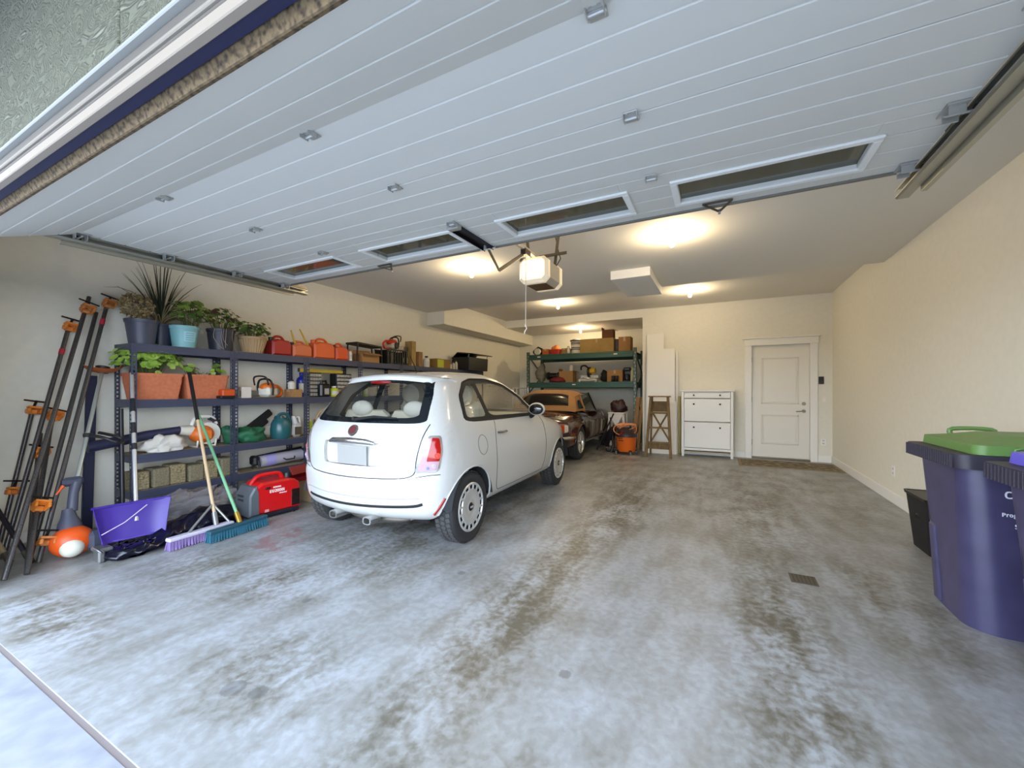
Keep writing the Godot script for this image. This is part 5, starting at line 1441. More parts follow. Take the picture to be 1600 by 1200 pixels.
func build_planters_and_tools() -> void:
	var lg := [C(0.58, 0.70, 0.28, 0.6), C(0.52, 0.65, 0.24, 0.6), C(0.64, 0.75, 0.36, 0.6), C(0.44, 0.58, 0.20, 0.6)]
	var terra := T("terra", noise(23, 0.08, 3), [Color(0.72, 0.40, 0.26), Color(0.78, 0.47, 0.33)], 1.5, 0.8)
	for k in 2:
		var o := thing("window_planter", ["terracotta trough planter full of bright green geranium leaves", "terracotta trough planter with sparse green sprigs"][k], "planter", S(1, 1.945 + 0.425 * k, -4.945), 0.0, "terracotta trough planters")
		part(o, "trough", MB.new().tub(0.19, 0.34, 0.235, 0.39, 0.17, 0.02, 0.01).tub(0.235, 0.39, 0.24, 0.395, 0.055, 0.022, 0.012, 0.165), terra)
		part(o, "rim", MB.new().tub(0.255, 0.41, 0.265, 0.42, 0.03, 0.025, 0.018, 0.22), terra)
		part(o, "soil", MB.new().box(V(0, 0.2, 0), V(0.21, 0.03, 0.36), 0.01), C(0.15, 0.10, 0.07, 0.95))
		if k == 0: leafy(o, V(0.03, 0.37, 0.05), V(0.15, 0.18, 0.28), 200, 0.038, lg, 11)
		else:
			leafy(o, V(0.03, 0.28, 0.13), V(0.08, 0.09, 0.08), 20, 0.034, lg, 12)
			leafy(o, V(0.03, 0.28, -0.12), V(0.07, 0.10, 0.07), 14, 0.034, lg, 13)
			leafy(o, V(0.02, 0.24, 0.0), V(0.08, 0.05, 0.12), 40, 0.012, [C(0.50, 0.50, 0.28, 0.8), C(0.42, 0.36, 0.22, 0.8)], 14, 1)
	var cs := thing("tool_case", "orange and black tool case right of the terracotta planters", "case", S(1, 2.53, -4.86))
	part(cs, "body", MB.new().box(V(0, 0.055, -0.01), V(0.2, 0.09, 0.13), 0.012), C(0.78, 0.30, 0.08, 0.45))
	part(cs, "base", MB.new().box(V(0.01, 0.015, 0.0), V(0.2, 0.03, 0.15), 0.008), C(0.07, 0.07, 0.08, 0.5))
	carton("white_box", "small white carton with a dark square label beside the chainsaw", S(1, 2.755, -4.87), V(0.11, 0.125, 0.11), false, C(0.82, 0.78, 0.74, 0.6))
	saw("chainsaw", "orange and white chainsaw with black handles on the second shelf", S(1, 3.05, -4.90), C(0.85, 0.42, 0.10, 0.4), C(0.84, 0.82, 0.77, 0.4), 200.0)
	carton("brown_box", "small brown carton carrying a dark jar on the second shelf", S(1, 3.37, -4.88), V(0.16, 0.10, 0.14), false)
	bottle("dark_jar", "dark maroon topped jar standing on the small brown carton", S(1, 3.36, -4.90) + V(0, 0.104, 0), 0.045, 0.12, C(0.80, 0.78, 0.74, 0.4), C(0.22, 0.06, 0.08))
	bottle("blue_bottle", "tall blue bottle behind the shelf post", S(1, 3.565, -4.99), 0.062, 0.33, C(0.08, 0.14, 0.52, 0.3), C(0.07, 0.12, 0.45))
	for q in [[3.70, 0.19, "grey small parts organizer behind the black jug"], [4.17, 0.27, "black small parts organizer with rows of clear bins"]]:
		var w: float = q[1]
		var o := thing("parts_organizer", q[2], "organizer", S(1, q[0], -4.95), 0.0, "parts organizers on the second shelf")
		part(o, "frame", MB.new().box(V(-0.01, 0.165, 0), V(0.14, 0.33, w), 0.006), C(0.10, 0.10, 0.11, 0.5))
		for r in 6:
			for c in 4:
				var bn := part(o, "bin", MB.new().box(V(0.064, 0.034 + r * 0.052, (c - 1.5) * w * 0.235), V(0.02, 0.04, w * 0.21), 0.004), C(0.62, 0.60, 0.56, 0.25))
				if w > 0.2: part(bn, "pull", MB.new().box(V(0.076, 0.022 + r * 0.052, (c - 1.5) * w * 0.235), V(0.008, 0.006, w * 0.12), 0.001), C(0.42, 0.41, 0.40, 0.4))
	var lv := thing("spirit_level", "yellow spirit level lying across the parts organizers", "level", S(1, 3.83, -4.93) + V(0, 0.335, 0))
	part(lv, "beam", MB.new().box(V(0, 0.022, 0), V(0.022, 0.044, 0.70), 0.002), C(0.76, 0.64, 0.16, 0.45))
	for z in [-0.35, 0.35]: part(lv, "end_cap", MB.new().box(V(0, 0.022, z), V(0.026, 0.05, 0.02), 0.003), C(0.08, 0.08, 0.08, 0.5))
	part(lv, "vial", MB.new().cyl(V(0.004, 0.022, -0.03), V(0.004, 0.022, 0.03), 0.010), C(0.60, 0.75, 0.20, 0.15))
	var ju := thing("oil_jug", "black oil jug with white printed label in front of the grey organizer", "jug", S(1, 3.79, -4.84))
	part(ju, "body", MB.new().box(V(0, 0.09, 0), V(0.09, 0.18, 0.16), 0.02), C(0.05, 0.05, 0.055, 0.35))
	part(ju, "neck", MB.new().cyl(V(0, 0.17, 0.04), V(0, 0.23, 0.045), 0.02, 0.018, 14), C(0.06, 0.06, 0.06, 0.4))
	part(ju, "handle", MB.new().tube([V(0, 0.17, -0.04), V(0, 0.22, -0.03), V(0, 0.21, 0.03)], 0.014, 8), C(0.05, 0.05, 0.055, 0.35))
	part(ju, "paper_label", MB.new().box(V(0.046, 0.075, -0.01), V(0.002, 0.08, 0.07)), C(0.62, 0.60, 0.58, 0.6))
	bottle("lime_bottle", "lime yellow bottle between the black jug and the black organizer", S(1, 3.96, -4.85), 0.062, 0.15, C(0.72, 0.74, 0.14, 0.35), C(0.85, 0.85, 0.80))
	bottle("lime_bottle", "lime bottle on the second shelf just above the car roof", S(1, 4.55, -4.87), 0.05, 0.2, C(0.60, 0.70, 0.22, 0.4), C(0.85, 0.85, 0.80))
	one("grease_gun", "shiny metal grease gun on the second shelf just above the car roof", "grease gun", MB.new().tube([V(0, 0.16, 0.2), V(0, 0.19, 0.0), V(0, 0.17, -0.2)], 0.028, 10).tube([V(0.03, 0.2, -0.12), V(0.06, 0.26, 0.0), V(0.05, 0.28, 0.16)], 0.012, 8).box(V(0, 0.08, 0), V(0.05, 0.16, 0.08), 0.01), C(0.60, 0.59, 0.56, 0.25, 0.85), S(1, 4.85, -4.88))
	# third level
	var bl := thing("leaf_blower", "orange and white leaf blower with a long navy tube on the third shelf", "leaf blower", S(2, 2.38, -4.92))
	part(bl, "motor", MB.new().ell(V(0.02, 0.135, 0.04), V(0.10, 0.095, 0.115), 18, 12), C(0.85, 0.42, 0.12, 0.45))
	part(bl, "fan_housing", MB.new().cyl(V(-0.06, 0.14, -0.02), V(0.04, 0.14, -0.02), 0.125, 0.115, 24), C(0.85, 0.84, 0.80, 0.45))
	part(bl, "grille", MB.new().box(V(0.10, 0.13, 0.03), V(0.03, 0.10, 0.10), 0.01), C(0.88, 0.45, 0.14, 0.4))
	part(bl, "handle", MB.new().tube(spl([V(0, 0.23, 0.12), V(0, 0.31, 0.08), V(0, 0.31, -0.06), V(0, 0.22, -0.13)], 4), 0.02, 8), C(0.85, 0.84, 0.80, 0.45))
	part(bl, "trigger_grip", MB.new().tube([V(0, 0.30, -0.04), V(0, 0.26, -0.12), V(0.0, 0.16, -0.14)], 0.022, 8), C(0.15, 0.15, 0.17, 0.5))
	for z in [-0.08, 0.09]: part(bl, "foot", MB.new().tube([V(0.06, 0.08, z), V(0.09, 0.012, z + 0.02), V(-0.06, 0.012, z + 0.02)], 0.011, 6), C(0.85, 0.84, 0.80, 0.45))
	part(bl, "nozzle", MB.new().tube([V(0.0, 0.17, 0.12), V(0.01, 0.19, 0.24)], [0.06, 0.045], 12), C(0.85, 0.84, 0.80, 0.45))
	part(bl, "tube", MB.new().tube([V(0.01, 0.19, 0.22), V(0.02, 0.165, 0.50), V(0.03, 0.10, 0.92)], [0.042, 0.045, 0.048], 14), C(0.16, 0.17, 0.28, 0.4))
	var nz := noise(33, 9.0, 3)
	one("crumpled_rag", "crumpled off-white cloth rag on the third shelf", "rag", MB.new().ell(V(0, 0.055, 0), V(0.11, 0.09, 0.16), 26, 16, Basis(), nz, 0.75, 1.0, -0.55), C(0.82, 0.80, 0.76, 0.9), S(2, 1.98, -4.85))
	var tp := thing("folded_tarp", "rumpled green tarp on the third shelf", "tarp", S(2, 2.78, -4.9))
	part(tp, "cloth", MB.new().ell(V(0, 0.07, -0.04), V(0.13, 0.105, 0.20), 28, 18, Basis(), noise(35, 7.0, 3), 0.5, 1.0, -0.65), C(0.14, 0.40, 0.27, 0.6))
	part(tp, "fold", MB.new().ell(V(0.02, 0.09, 0.17), V(0.09, 0.13, 0.07), 20, 14, B(25, 0, 0), noise(36, 8.0, 3), 0.4, 1.0, -0.65), C(0.12, 0.34, 0.23, 0.6))
	one("flat_bag", "flat black bag leaning behind the green tarp", "bag", MB.new().box(V(0, 0.21, -0.02), V(0.03, 0.09, 0.42), 0.012, B(36, 0, 0)).box(V(0.0, 0.13, 0.02), V(0.028, 0.1, 0.38), 0.01, B(36, 0, 0)).box(V(0, 0.05, -0.02), V(0.03, 0.09, 0.14), 0.01), C(0.05, 0.05, 0.055, 0.7), S(2, 3.0, -5.06))
	var wc := thing("watering_can", "teal green watering can on the third shelf", "watering can", S(2, 3.20, -4.88))
	part(wc, "body", MB.new().lathe([Vector2(0, 0), Vector2(0.095, 0), Vector2(0.112, 0.03), Vector2(0.115, 0.12), Vector2(0.105, 0.19), Vector2(0.085, 0.235), Vector2(0.06, 0.255)], 26), C(0.15, 0.35, 0.37, 0.3))
	part(wc, "handle", MB.new().tube(spl([V(0, 0.24, 0.05), V(0, 0.30, 0.02), V(0, 0.30, -0.07), V(0, 0.22, -0.125), V(0, 0.10, -0.125), V(0, 0.05, -0.105)], 4), 0.017, 8), C(0.15, 0.35, 0.37, 0.3))
	part(wc, "collar", MB.new().lathe([Vector2(0.06, 0.25), Vector2(0.045, 0.285), Vector2(0.035, 0.285)], 18, Transform3D(Basis(), V(0, 0, 0.02))), C(0.13, 0.31, 0.33, 0.3))
	var jg := thing("white_jug", "white cleaner jug with moulded handle beside the watering can", "jug", S(2, 3.425, -4.92))
	part(jg, "body", MB.new().box(V(0, 0.09, 0), V(0.11, 0.18, 0.13), 0.03), C(0.84, 0.82, 0.80, 0.4))
	part(jg, "neck", MB.new().cyl(V(0, 0.17, 0.01), V(0, 0.27, 0.03), 0.045, 0.02, 14), C(0.84, 0.82, 0.80, 0.4))
	part(jg, "handle", MB.new().tube([V(0, 0.25, 0.01), V(0, 0.26, -0.05), V(0, 0.16, -0.062)], 0.014, 8), C(0.84, 0.82, 0.80, 0.4))
	part(jg, "paper_label", MB.new().box(V(0.056, 0.08, 0), V(0.002, 0.10, 0.09)), C(0.34, 0.30, 0.22, 0.6))
	var ly := thing("lime_can", "lime green labelled canister beside the white jug", "canister", S(2, 3.56, -4.86))
	part(ly, "body", MB.new().box(V(0, 0.105, 0), V(0.07, 0.21, 0.085), 0.012), C(0.78, 0.74, 0.62, 0.5))
	part(ly, "paper_label", MB.new().box(V(0.036, 0.14, 0), V(0.002, 0.11, 0.08)), C(0.66, 0.72, 0.18, 0.5))
	var wb := thing("wicker_basket", "tan wicker basket with arched handle full of dark tools", "basket", S(2, 3.99, -4.92))
	var rib := MB.new()
	for r in 6:
		var ring := []
		for k in 28: ring.append(V((0.115 + 0.006 * r) * cos(TAU * k / 28) , 0.02 + r * 0.032, (0.22 + 0.008 * r) * sin(TAU * k / 28)))
		part(wb, "weave_band", MB.new().tube(ring, 0.016, 6, true), C(0.66, 0.47, 0.26, 0.8) if r % 2 == 0 else C(0.60, 0.42, 0.22, 0.8))
	part(wb, "base", MB.new().lathe([Vector2(0, 0.01), Vector2(0.115, 0.01)], 20, Transform3D(Basis.from_scale(V(1, 1, 1.9)), Vector3.ZERO)), C(0.55, 0.40, 0.22, 0.8))
	for k in 20: part(wb, "stake", MB.new().cyl(V(0.13 * cos(TAU * k / 20), 0.0, 0.235 * sin(TAU * k / 20)), V(0.155 * cos(TAU * k / 20), 0.20, 0.272 * sin(TAU * k / 20)), 0.007, 0.007, 5), C(0.70, 0.52, 0.30, 0.8))
	part(wb, "handle", MB.new().tube(spl([V(0.02, 0.18, 0.27), V(0.02, 0.30, 0.22), V(0.02, 0.36, 0.0), V(0.02, 0.30, -0.22), V(0.02, 0.18, -0.27)], 5), 0.016, 8), C(0.74, 0.64, 0.48, 0.7))
	for k in 3: one("power_tool", ["dark round power tool nearest in the wicker basket", "grey black power tool in the middle of the wicker basket", "small dark power tool at the far end of the wicker basket"][k], "tool", MB.new().cyl(V(-0.03, 0.0, 0), V(0.05, 0.02, 0), 0.05, 0.045, 16).tube([V(0, 0, -0.03), V(0.02, 0.06, -0.09), V(0.02, 0.05, -0.14)], 0.022, 8), [C(0.10, 0.10, 0.10, 0.4), C(0.26, 0.24, 0.22, 0.4), C(0.14, 0.12, 0.11, 0.4)][k], S(2, 3.80 + k * 0.12, -4.92) + V(0, 0.20, 0))
	bottle("glass_jar", "clear greenish jar beside the wicker basket", S(2, 3.66, -4.84), 0.04, 0.13, glass(0.6, 0.65, 0.6, 0.5, 0.1), C(0.5, 0.5, 0.48, 0.4, 0.5))
	# fourth level: rough stone blocks
	var stone := [T("stone0", noise(62, 0.09, 4), [Color(0.30, 0.27, 0.20), Color(0.52, 0.47, 0.35), Color(0.62, 0.57, 0.44)], 2.5, 0.95), T("stone1", noise(63, 0.09, 4), [Color(0.38, 0.35, 0.27), Color(0.56, 0.52, 0.42)], 2.5, 0.95)]
	for k in 6:
		var mb := MB.new().box(V(0, 0.085, 0), V(0.20, 0.17 + 0.012 * (k % 3), 0.135), 0.012, B(0, [0, 4, -3, 2, -5, 3][k], 0))
		one("stone_block", "%s rough stone block in the row on the low shelf" % ["first", "second", "third", "fourth", "fifth", "sixth"][k], "block", mb, stone[k % 2], S(3, 1.80 + k * 0.148, -4.90 + 0.012 * (k % 2)) + V(0, 0.007 * (k % 3), 0), 0.0, "stone blocks on the low shelf")
	one("white_spool", "white plastic spool standing at the end of the stone blocks", "spool", MB.new().lathe([Vector2(0, 0), Vector2(0.035, 0), Vector2(0.035, 0.012), Vector2(0.018, 0.016), Vector2(0.018, 0.075), Vector2(0.03, 0.08), Vector2(0.03, 0.092), Vector2(0, 0.092)], 18), C(0.86, 0.85, 0.82, 0.5), S(3, 2.665, -4.87))
	var vb := thing("tool_bag", "long grey and black tool roll with handle on the low shelf", "tool roll", S(3, 3.22, -4.93))
	part(vb, "roll", MB.new().tube([V(0, 0.075, 0.26), V(0, 0.085, 0), V(0, 0.095, -0.30)], 0.07, 18), C(0.66, 0.65, 0.70, 0.6))
	part(vb, "label_band", MB.new().cyl(V(0, 0.078, 0.20), V(0, 0.081, 0.08), 0.0725, 0.0725, 18), C(0.62, 0.60, 0.82, 0.5))
	part(vb, "top_strip", MB.new().tube([V(-0.02, 0.135, 0.30), V(-0.02, 0.16, 0), V(-0.02, 0.18, -0.31)], 0.016, 8), C(0.07, 0.07, 0.08, 0.5))
	part(vb, "end_clamp", MB.new().box(V(0, 0.10, 0.31), V(0.12, 0.11, 0.07), 0.02).tube([V(0.03, 0.08, 0.34), V(0.05, 0.02, 0.37)], 0.012, 6).tube([V(0.06, 0.10, 0.30), V(0.075, 0.01, 0.29)], 0.012, 6), C(0.09, 0.09, 0.11, 0.5))
	part(vb, "end_cap", MB.new().cyl(V(0, 0.095, -0.29), V(0, 0.097, -0.33), 0.085, 0.075, 18), C(0.10, 0.10, 0.12, 0.5))
	part(vb, "handle", MB.new().tube([V(0.075, 0.09, 0.0), V(0.10, 0.07, -0.02), V(0.10, 0.07, -0.13), V(0.075, 0.095, -0.15)], 0.008, 6), C(0.09, 0.09, 0.11, 0.5))

func clamp_pipe(label: String, a: Vector3, b: Vector3, jaws: Array, tape := -1.0) -> void:
	# a foot on the floor, b top end against the wall
	var o := thing("pipe_clamp", label, "pipe clamp", a, 0.0, "pipe clamps leaning on the left wall")
	var d := b - a
	var u := d.normalized()
	var side := u.cross(V(1, 0, 0)).normalized()
	var fw := side.cross(u).normalized()
	if fw.x < 0: fw = -fw
	var bs := Basis(side, u, fw)
	part(o, "pipe", MB.new().tube([Vector3.ZERO, d], 0.0155, 12), T("pipe", noise(42, 0.2, 3), [Color(0.17, 0.17, 0.19), Color(0.32, 0.31, 0.31), Color(0.42, 0.40, 0.38)], 3.0, 0.32, 0.6))
	for j in jaws:
		var t: float = j
		var c := d * t
		var jaw := part(o, "jaw", MB.new().box(c + fw * 0.012, V(0.06, 0.04, 0.045), 0.010, bs).box(c + fw * 0.05 + side * 0.035, V(0.02, 0.04, 0.075), 0.006, bs).box(c + fw * 0.05 - side * 0.035, V(0.02, 0.04, 0.075), 0.006, bs).box(c + u * 0.03 + fw * 0.055, V(0.09, 0.016, 0.06), 0.004, bs), C(0.86, 0.50, 0.17, 0.5) if int(t * 100) % 3 != 0 else C(0.74, 0.46, 0.22, 0.6))
		part(jaw, "screw", MB.new().cyl(c + u * 0.03, c + u * 0.09 + fw * 0.04, 0.009, 0.009, 8).cyl(c + u * 0.085 + fw * 0.038 - side * 0.07, c + u * 0.085 + fw * 0.038 + side * 0.07, 0.007, 0.007, 8), C(0.16, 0.14, 0.13, 0.4, 0.6))
	if tape > 0: part(o, "red_tape", MB.new().cyl(d * tape, d * (tape + 0.025), 0.0185, 0.0185, 12), C(0.70, 0.12, 0.20, 0.5))

func build_floor_left() -> void:
	clamp_pipe("pipe clamp with a bright orange head and red tape nearest the left edge", V(-4.72, 0.016, -0.96), V(-5.10, 1.83, -1.41), [0.985], 0.86)
	clamp_pipe("tallest bare topped pipe clamp leaning on the left wall", V(-4.20, 0.016, -0.86), V(-5.09, 2.11, -1.535), [0.93])
	clamp_pipe("pipe clamp with black cross handle at its top beside the plants", V(-4.40, 0.016, -1.06), V(-5.10, 2.07, -1.66), [0.99, 0.06], 0.90)
	clamp_pipe("rusty pipe clamp tucked behind the cross handled one", V(-4.52, 0.016, -1.045), V(-5.10, 1.98, -1.585), [])
	clamp_pipe("short pipe clamp with double orange jaws at mid height", V(-4.20, 0.016, -0.96), V(-5.10, 1.05, -1.31), [0.97, 0.35])
	clamp_pipe("short pipe clamp with orange jaw at the far left", V(-4.95, 0.016, -0.98), V(-5.10, 1.12, -1.20), [0.97, 0.40])
	clamp_pipe("short dark pipe clamp behind the double jawed one", V(-4.30, 0.016, -0.985), V(-5.10, 0.90, -1.24), [0.80])
	for q in [[V(-4.45, 0.015, -1.04), V(-5.11, 0.62, -0.90), C(0.10, 0.10, 0.14, 0.5), "dark fallen pole crossing behind the pipe clamps"], [V(-4.60, 0.015, -0.97), V(-5.11, 0.50, -0.86), C(0.60, 0.52, 0.38, 0.7), "pale wooden pole crossing behind the pipe clamps"]]:
		var o := thing("pole", q[3], "handle", q[0])
		var d: Vector3 = q[1] - q[0]
		part(o, "shaft", MB.new().tube([Vector3.ZERO, d], 0.016, 10), q[2])
		part(o, "ferrule", MB.new().tube([d * 0.0, d * 0.12], 0.02, 10), C(0.35, 0.34, 0.30, 0.4, 0.6))
	# string trimmer, motor down
	var tr := thing("string_trimmer", "orange and grey string trimmer stood upside down on its motor", "trimmer", V(-4.41, 0, -1.235))
	var org := C(0.86, 0.33, 0.10, 0.4)
	part(tr, "motor_cover", MB.new().ell(V(0, 0.115, 0), V(0.11, 0.115, 0.125), 22, 14), org)
	part(tr, "fuel_tank", MB.new().ell(V(0.075, 0.085, 0.02), V(0.06, 0.07, 0.07), 16, 10), C(0.83, 0.82, 0.76, 0.5))
	part(tr, "exhaust_cover", MB.new().box(V(0.05, 0.10, -0.11), V(0.13, 0.15, 0.10), 0.03), C(0.23, 0.24, 0.30, 0.5))
	part(tr, "clutch_housing", MB.new().lathe([Vector2(0.075, 0.20), Vector2(0.062, 0.26), Vector2(0.045, 0.30), Vector2(0.034, 0.36)], 18, Transform3D(B(0, 0, 14), V(0.01, 0, 0))), C(0.27, 0.28, 0.34, 0.5))
	part(tr, "grip", MB.new().tube([V(-0.075, 0.33, -0.02), V(-0.11, 0.46, -0.04), V(-0.13, 0.54, -0.06)], [0.034, 0.03, 0.036], 12), C(0.27, 0.28, 0.34, 0.5))
	part(tr, "throttle_guard", MB.new().box(V(-0.125, 0.55, -0.04), V(0.05, 0.07, 0.12), 0.02), C(0.25, 0.26, 0.32, 0.5))
	part(tr, "throttle_trigger", MB.new().tube([V(-0.10, 0.53, 0.02), V(-0.09, 0.47, 0.06)], [0.012, 0.006], 6), org)
	part(tr, "shaft", MB.new().tube([V(-0.125, 0.55, -0.06), V(-0.60, 1.43, -0.36)], 0.0145, 10), C(0.72, 0.74, 0.72, 0.3, 0.6))
	var hx := V(-0.31, 0.89, -0.18)
	part(tr, "loop_handle", MB.new().tube(spl([hx, hx + V(0.12, -0.02, -0.06), hx + V(0.15, -0.07, -0.14), hx + V(0.05, -0.06, -0.21), hx + V(0.02, -0.02, -0.16), hx + V(0.06, 0.02, -0.05)], 4), 0.013, 8), C(0.13, 0.13, 0.14, 0.5))
	part(tr, "handle_clamp", MB.new().box(hx, V(0.05, 0.04, 0.05), 0.008), C(0.15, 0.15, 0.16, 0.5))
	var gd := []
	for j in 5:
		var row := []
		for k in 13:
			var a := lerpf(-1.3, 1.5, k / 12.0)
			var rr := 0.045 + 0.026 * j
			row.append(V(-0.585, 1.41, -0.35) + V(rr * cos(a) * 0.9, 0.02 + 0.012 * j * j * 0.4 - 0.05 * cos(a) * j * 0.25, -rr * sin(a)))
		gd.append(row)
	part(tr, "deflector_guard", MB.new().sheet(gd, 0.006), C(0.60, 0.31, 0.15, 0.5))
	part(tr, "cutting_head", MB.new().cyl(V(-0.60, 1.43, -0.36), V(-0.61, 1.48, -0.37), 0.045, 0.05, 18), C(0.14, 0.13, 0.13, 0.5))
	one("navy_board", "narrow navy board standing against the wall behind the trimmer", "board", MB.new().bar(V(-5.03, 0.012, -1.50), V(-5.115, 1.40, -1.56), 0.07, 0.03, 0.004, V(1, 0, 0)), C(0.09, 0.11, 0.24, 0.5))
	one("black_pole", "slim black pole leaning on the end of the first shelving unit", "pole", MB.new().tube([V(-4.66, 0.018, -1.62), V(-4.80, 1.10, -1.655)], 0.017, 10), C(0.13, 0.13, 0.15, 0.4, 0.3))
	# black plastic bundle and clear sheet
	var nz := noise(52, 5.0, 3)
	var pts := []
	for i in 25:
		var t := i / 24.0
		var row := []
		for k in 24:
			var a := TAU * k / 24.0
			var c := V(-4.08 - 0.12 * t, lerpf(0.04, 0.085, smoothstep(0.25, 0.6, t)), -1.29 - 0.98 * t)
			var f: float = 1.0 + 0.55 * nz.get_noise_3d(cos(a) * 0.2 + 3.0, sin(a) * 0.2, t * 1.2)
			var e := 0.25 if i == 0 or i == 24 else (0.85 if i == 1 or i == 23 else 1.0)
			row.append(c + V(cos(a) * lerpf(0.18, 0.14, t) * f * e, maxf(sin(a) * lerpf(0.055, 0.105, smoothstep(0.25, 0.6, t)) * f * e, -c.y + 0.002), 0))
		pts.append(row)
	var bu := thing("plastic_bundle", "long black plastic wrapped bundle lying along the shelving", "bundle", Vector3.ZERO)
	var bm := MB.new()
	bm.skin(pts, true, V(-4.16, 0.08, -1.85))
	part(bu, "wrap", bm, C(0.04, 0.042, 0.11, 0.22))
	part(bu, "metal_end", MB.new().box(V(-4.08, 0.045, -1.285), V(0.10, 0.09, 0.04), 0.01).box(V(-4.11, 0.085, -1.31), V(0.13, 0.03, 0.09), 0.008), C(0.52, 0.52, 0.52, 0.3, 0.7))
	part(bu, "carry_loop", MB.new().tube([V(-4.03, 0.07, -1.285), V(-4.0, 0.10, -1.26), V(-4.08, 0.11, -1.255), V(-4.13, 0.08, -1.28)], 0.007, 6), C(0.60, 0.60, 0.60, 0.3, 0.7))
	one("clear_plastic_sheet", "crumpled clear plastic sheeting heaped under the low shelf", "plastic sheet", MB.new().ell(V(-4.57, 0.13, -2.05), V(0.17, 0.15, 0.50), 40, 22, Basis(), noise(53, 8.0, 4), 0.7, 1.0, -0.85), glass(0.60, 0.58, 0.60, 0.42, 0.15))
	# purple snow shovel
	var sh := thing("snow_shovel", "purple snow shovel with aluminium shaft leaning on the shelving", "shovel", V(-4.12, 0.105, -1.50), -10.0)
	var bl := []
	for j in 9:
		var row := []
		for k in 17:
			var u := k / 16.0 * 2.0 - 1.0
			var v := j / 8.0
			row.append(V(-0.10 * v + 0.05 * pow(v, 2) + 0.05 * pow(absf(u), 5.0) , v * 0.27, u * (0.185 + 0.045 * v)))
		bl.append(row)
	var pur := C(0.21, 0.12, 0.49, 0.4)
	var bd := part(sh, "blade", MB.new().sheet(bl, 0.006), pur)
	part(bd, "wear_strip", MB.new().box(V(0.004, 0.006, 0), V(0.012, 0.014, 0.37), 0.002), C(0.29, 0.21, 0.56, 0.5))
	part(bd, "top_lip", MB.new().tube([V(-0.02, 0.272, 0.235), V(-0.05, 0.268, 0.1), V(-0.052, 0.268, -0.1), V(-0.02, 0.272, -0.235)], 0.010, 8), pur)
	part(bd, "rope", MB.new().tube([V(0.045, 0.08, 0.19), V(0.03, 0.14, 0.06), V(-0.01, 0.24, -0.08)], 0.004, 6), C(0.72, 0.66, 0.74, 0.7))
	var p0 := V(-0.03, 0.12, -0.02)
	var p1 := V(-0.72, 1.34, -0.11)
	part(sh, "shaft", MB.new().tube([p0, p1], 0.0145, 12), C(0.80, 0.80, 0.80, 0.3, 0.6))
	for q in [[0.985, 1.0], [0.70, 0.79], [0.55, 0.62], [0.44, 0.48]]:
		part(sh, "grip_sleeve", MB.new().tube([p0.lerp(p1, q[0]), p0.lerp(p1, q[1])], 0.019, 12), C(0.10, 0.10, 0.13, 0.5))
	# two push brooms
	for q in [["push_broom", "push broom with teal bristles and pale green handle", V(-3.79, 0, -2.10), 0.52, C(0.12, 0.36, 0.44, 0.8), C(0.10, 0.28, 0.34, 0.6), V(-0.91, 1.14, -0.18), C(0.44, 0.66, 0.50, 0.4), 6.0],
		["push_broom", "push broom with pale purple bristles and tan handle with black grip", V(-3.885, 0, -1.86), 0.50, C(0.50, 0.42, 0.62, 0.8), C(0.74, 0.72, 0.78, 0.5), V(-0.785, 1.44, -0.33), C(0.74, 0.64, 0.50, 0.6), 4.0]]:
		var L: float = q[3]
		var o := thing(q[0], q[1], "broom", q[2], q[8], "push brooms")
		part(o, "block", MB.new().box(V(0, 0.085, 0), V(0.065, 0.03, L), 0.008), q[5])
		var br := MB.new()
		for i in 44:
			for j in 4:
				br.cyl(V((j - 1.5) * 0.014, 0.075, (i - 21.5) * L / 45.0), V((j - 1.5) * 0.022 + 0.004 * sin(i * 7.0), 0.004, (i - 21.5) * L / 43.5 + 0.004 * sin(i * 3.0 + j)), 0.0045, 0.006, 5)
		var bp := part(o, "bristles", br, q[4])
		bp.set_meta("kind", "stuff")
		var base := V(-0.01, 0.10, -0.02 if L > 0.5 else -0.12)
		var e: Vector3 = q[6]
		part(o, "handle", MB.new().tube([base, e], 0.0135, 12), q[7])
		part(o, "socket", MB.new().tube([base - V(0, 0.01, 0), base.lerp(e, 0.07)], 0.02, 12), C(0.62, 0.50, 0.18, 0.35, 0.6) if L > 0.5 else C(0.55, 0.55, 0.55, 0.35, 0.6))
		if L <= 0.5:
			part(o, "grip", MB.new().tube([base.lerp(e, 0.66), e], 0.017, 12), C(0.07, 0.07, 0.08, 0.4))
			part(o, "brace", MB.new().tube([base.lerp(e, 0.12), V(0.0, 0.10, 0.10)], 0.010, 8), C(0.60, 0.60, 0.60, 0.35, 0.6))
			part(o, "brace", MB.new().tube([base.lerp(e, 0.12), V(0.0, 0.10, -0.22)], 0.010, 8), C(0.60, 0.60, 0.60, 0.35, 0.6))
	# generator: front face towards +x
	var g := thing("generator", "red portable generator with grey end on the floor", "generator", V(-4.11, 0, -2.58), -4.0)
	var redm := C(0.76, 0.07, 0.08, 0.35)
	var gp := [Vector2(-0.245, 0.05), Vector2(0.245, 0.05), Vector2(0.25, 0.24), Vector2(0.235, 0.31), Vector2(0.19, 0.345), Vector2(0.12, 0.36), Vector2(-0.14, 0.36), Vector2(-0.20, 0.32), Vector2(-0.245, 0.24)]
	var gx := Transform3D(Basis(V(0, 0, -1), V(0, 1, 0), V(1, 0, 0)), Vector3.ZERO)
	part(g, "shell", MB.new().prism(gp, 0.27, gx, 0.02), redm)
	part(g, "end_cover", MB.new().prism([Vector2(-0.262, 0.05), Vector2(-0.16, 0.05), Vector2(-0.165, 0.27), Vector2(-0.185, 0.335), Vector2(-0.215, 0.325), Vector2(-0.258, 0.25)], 0.278, gx, 0.014), C(0.33, 0.35, 0.37, 0.5))
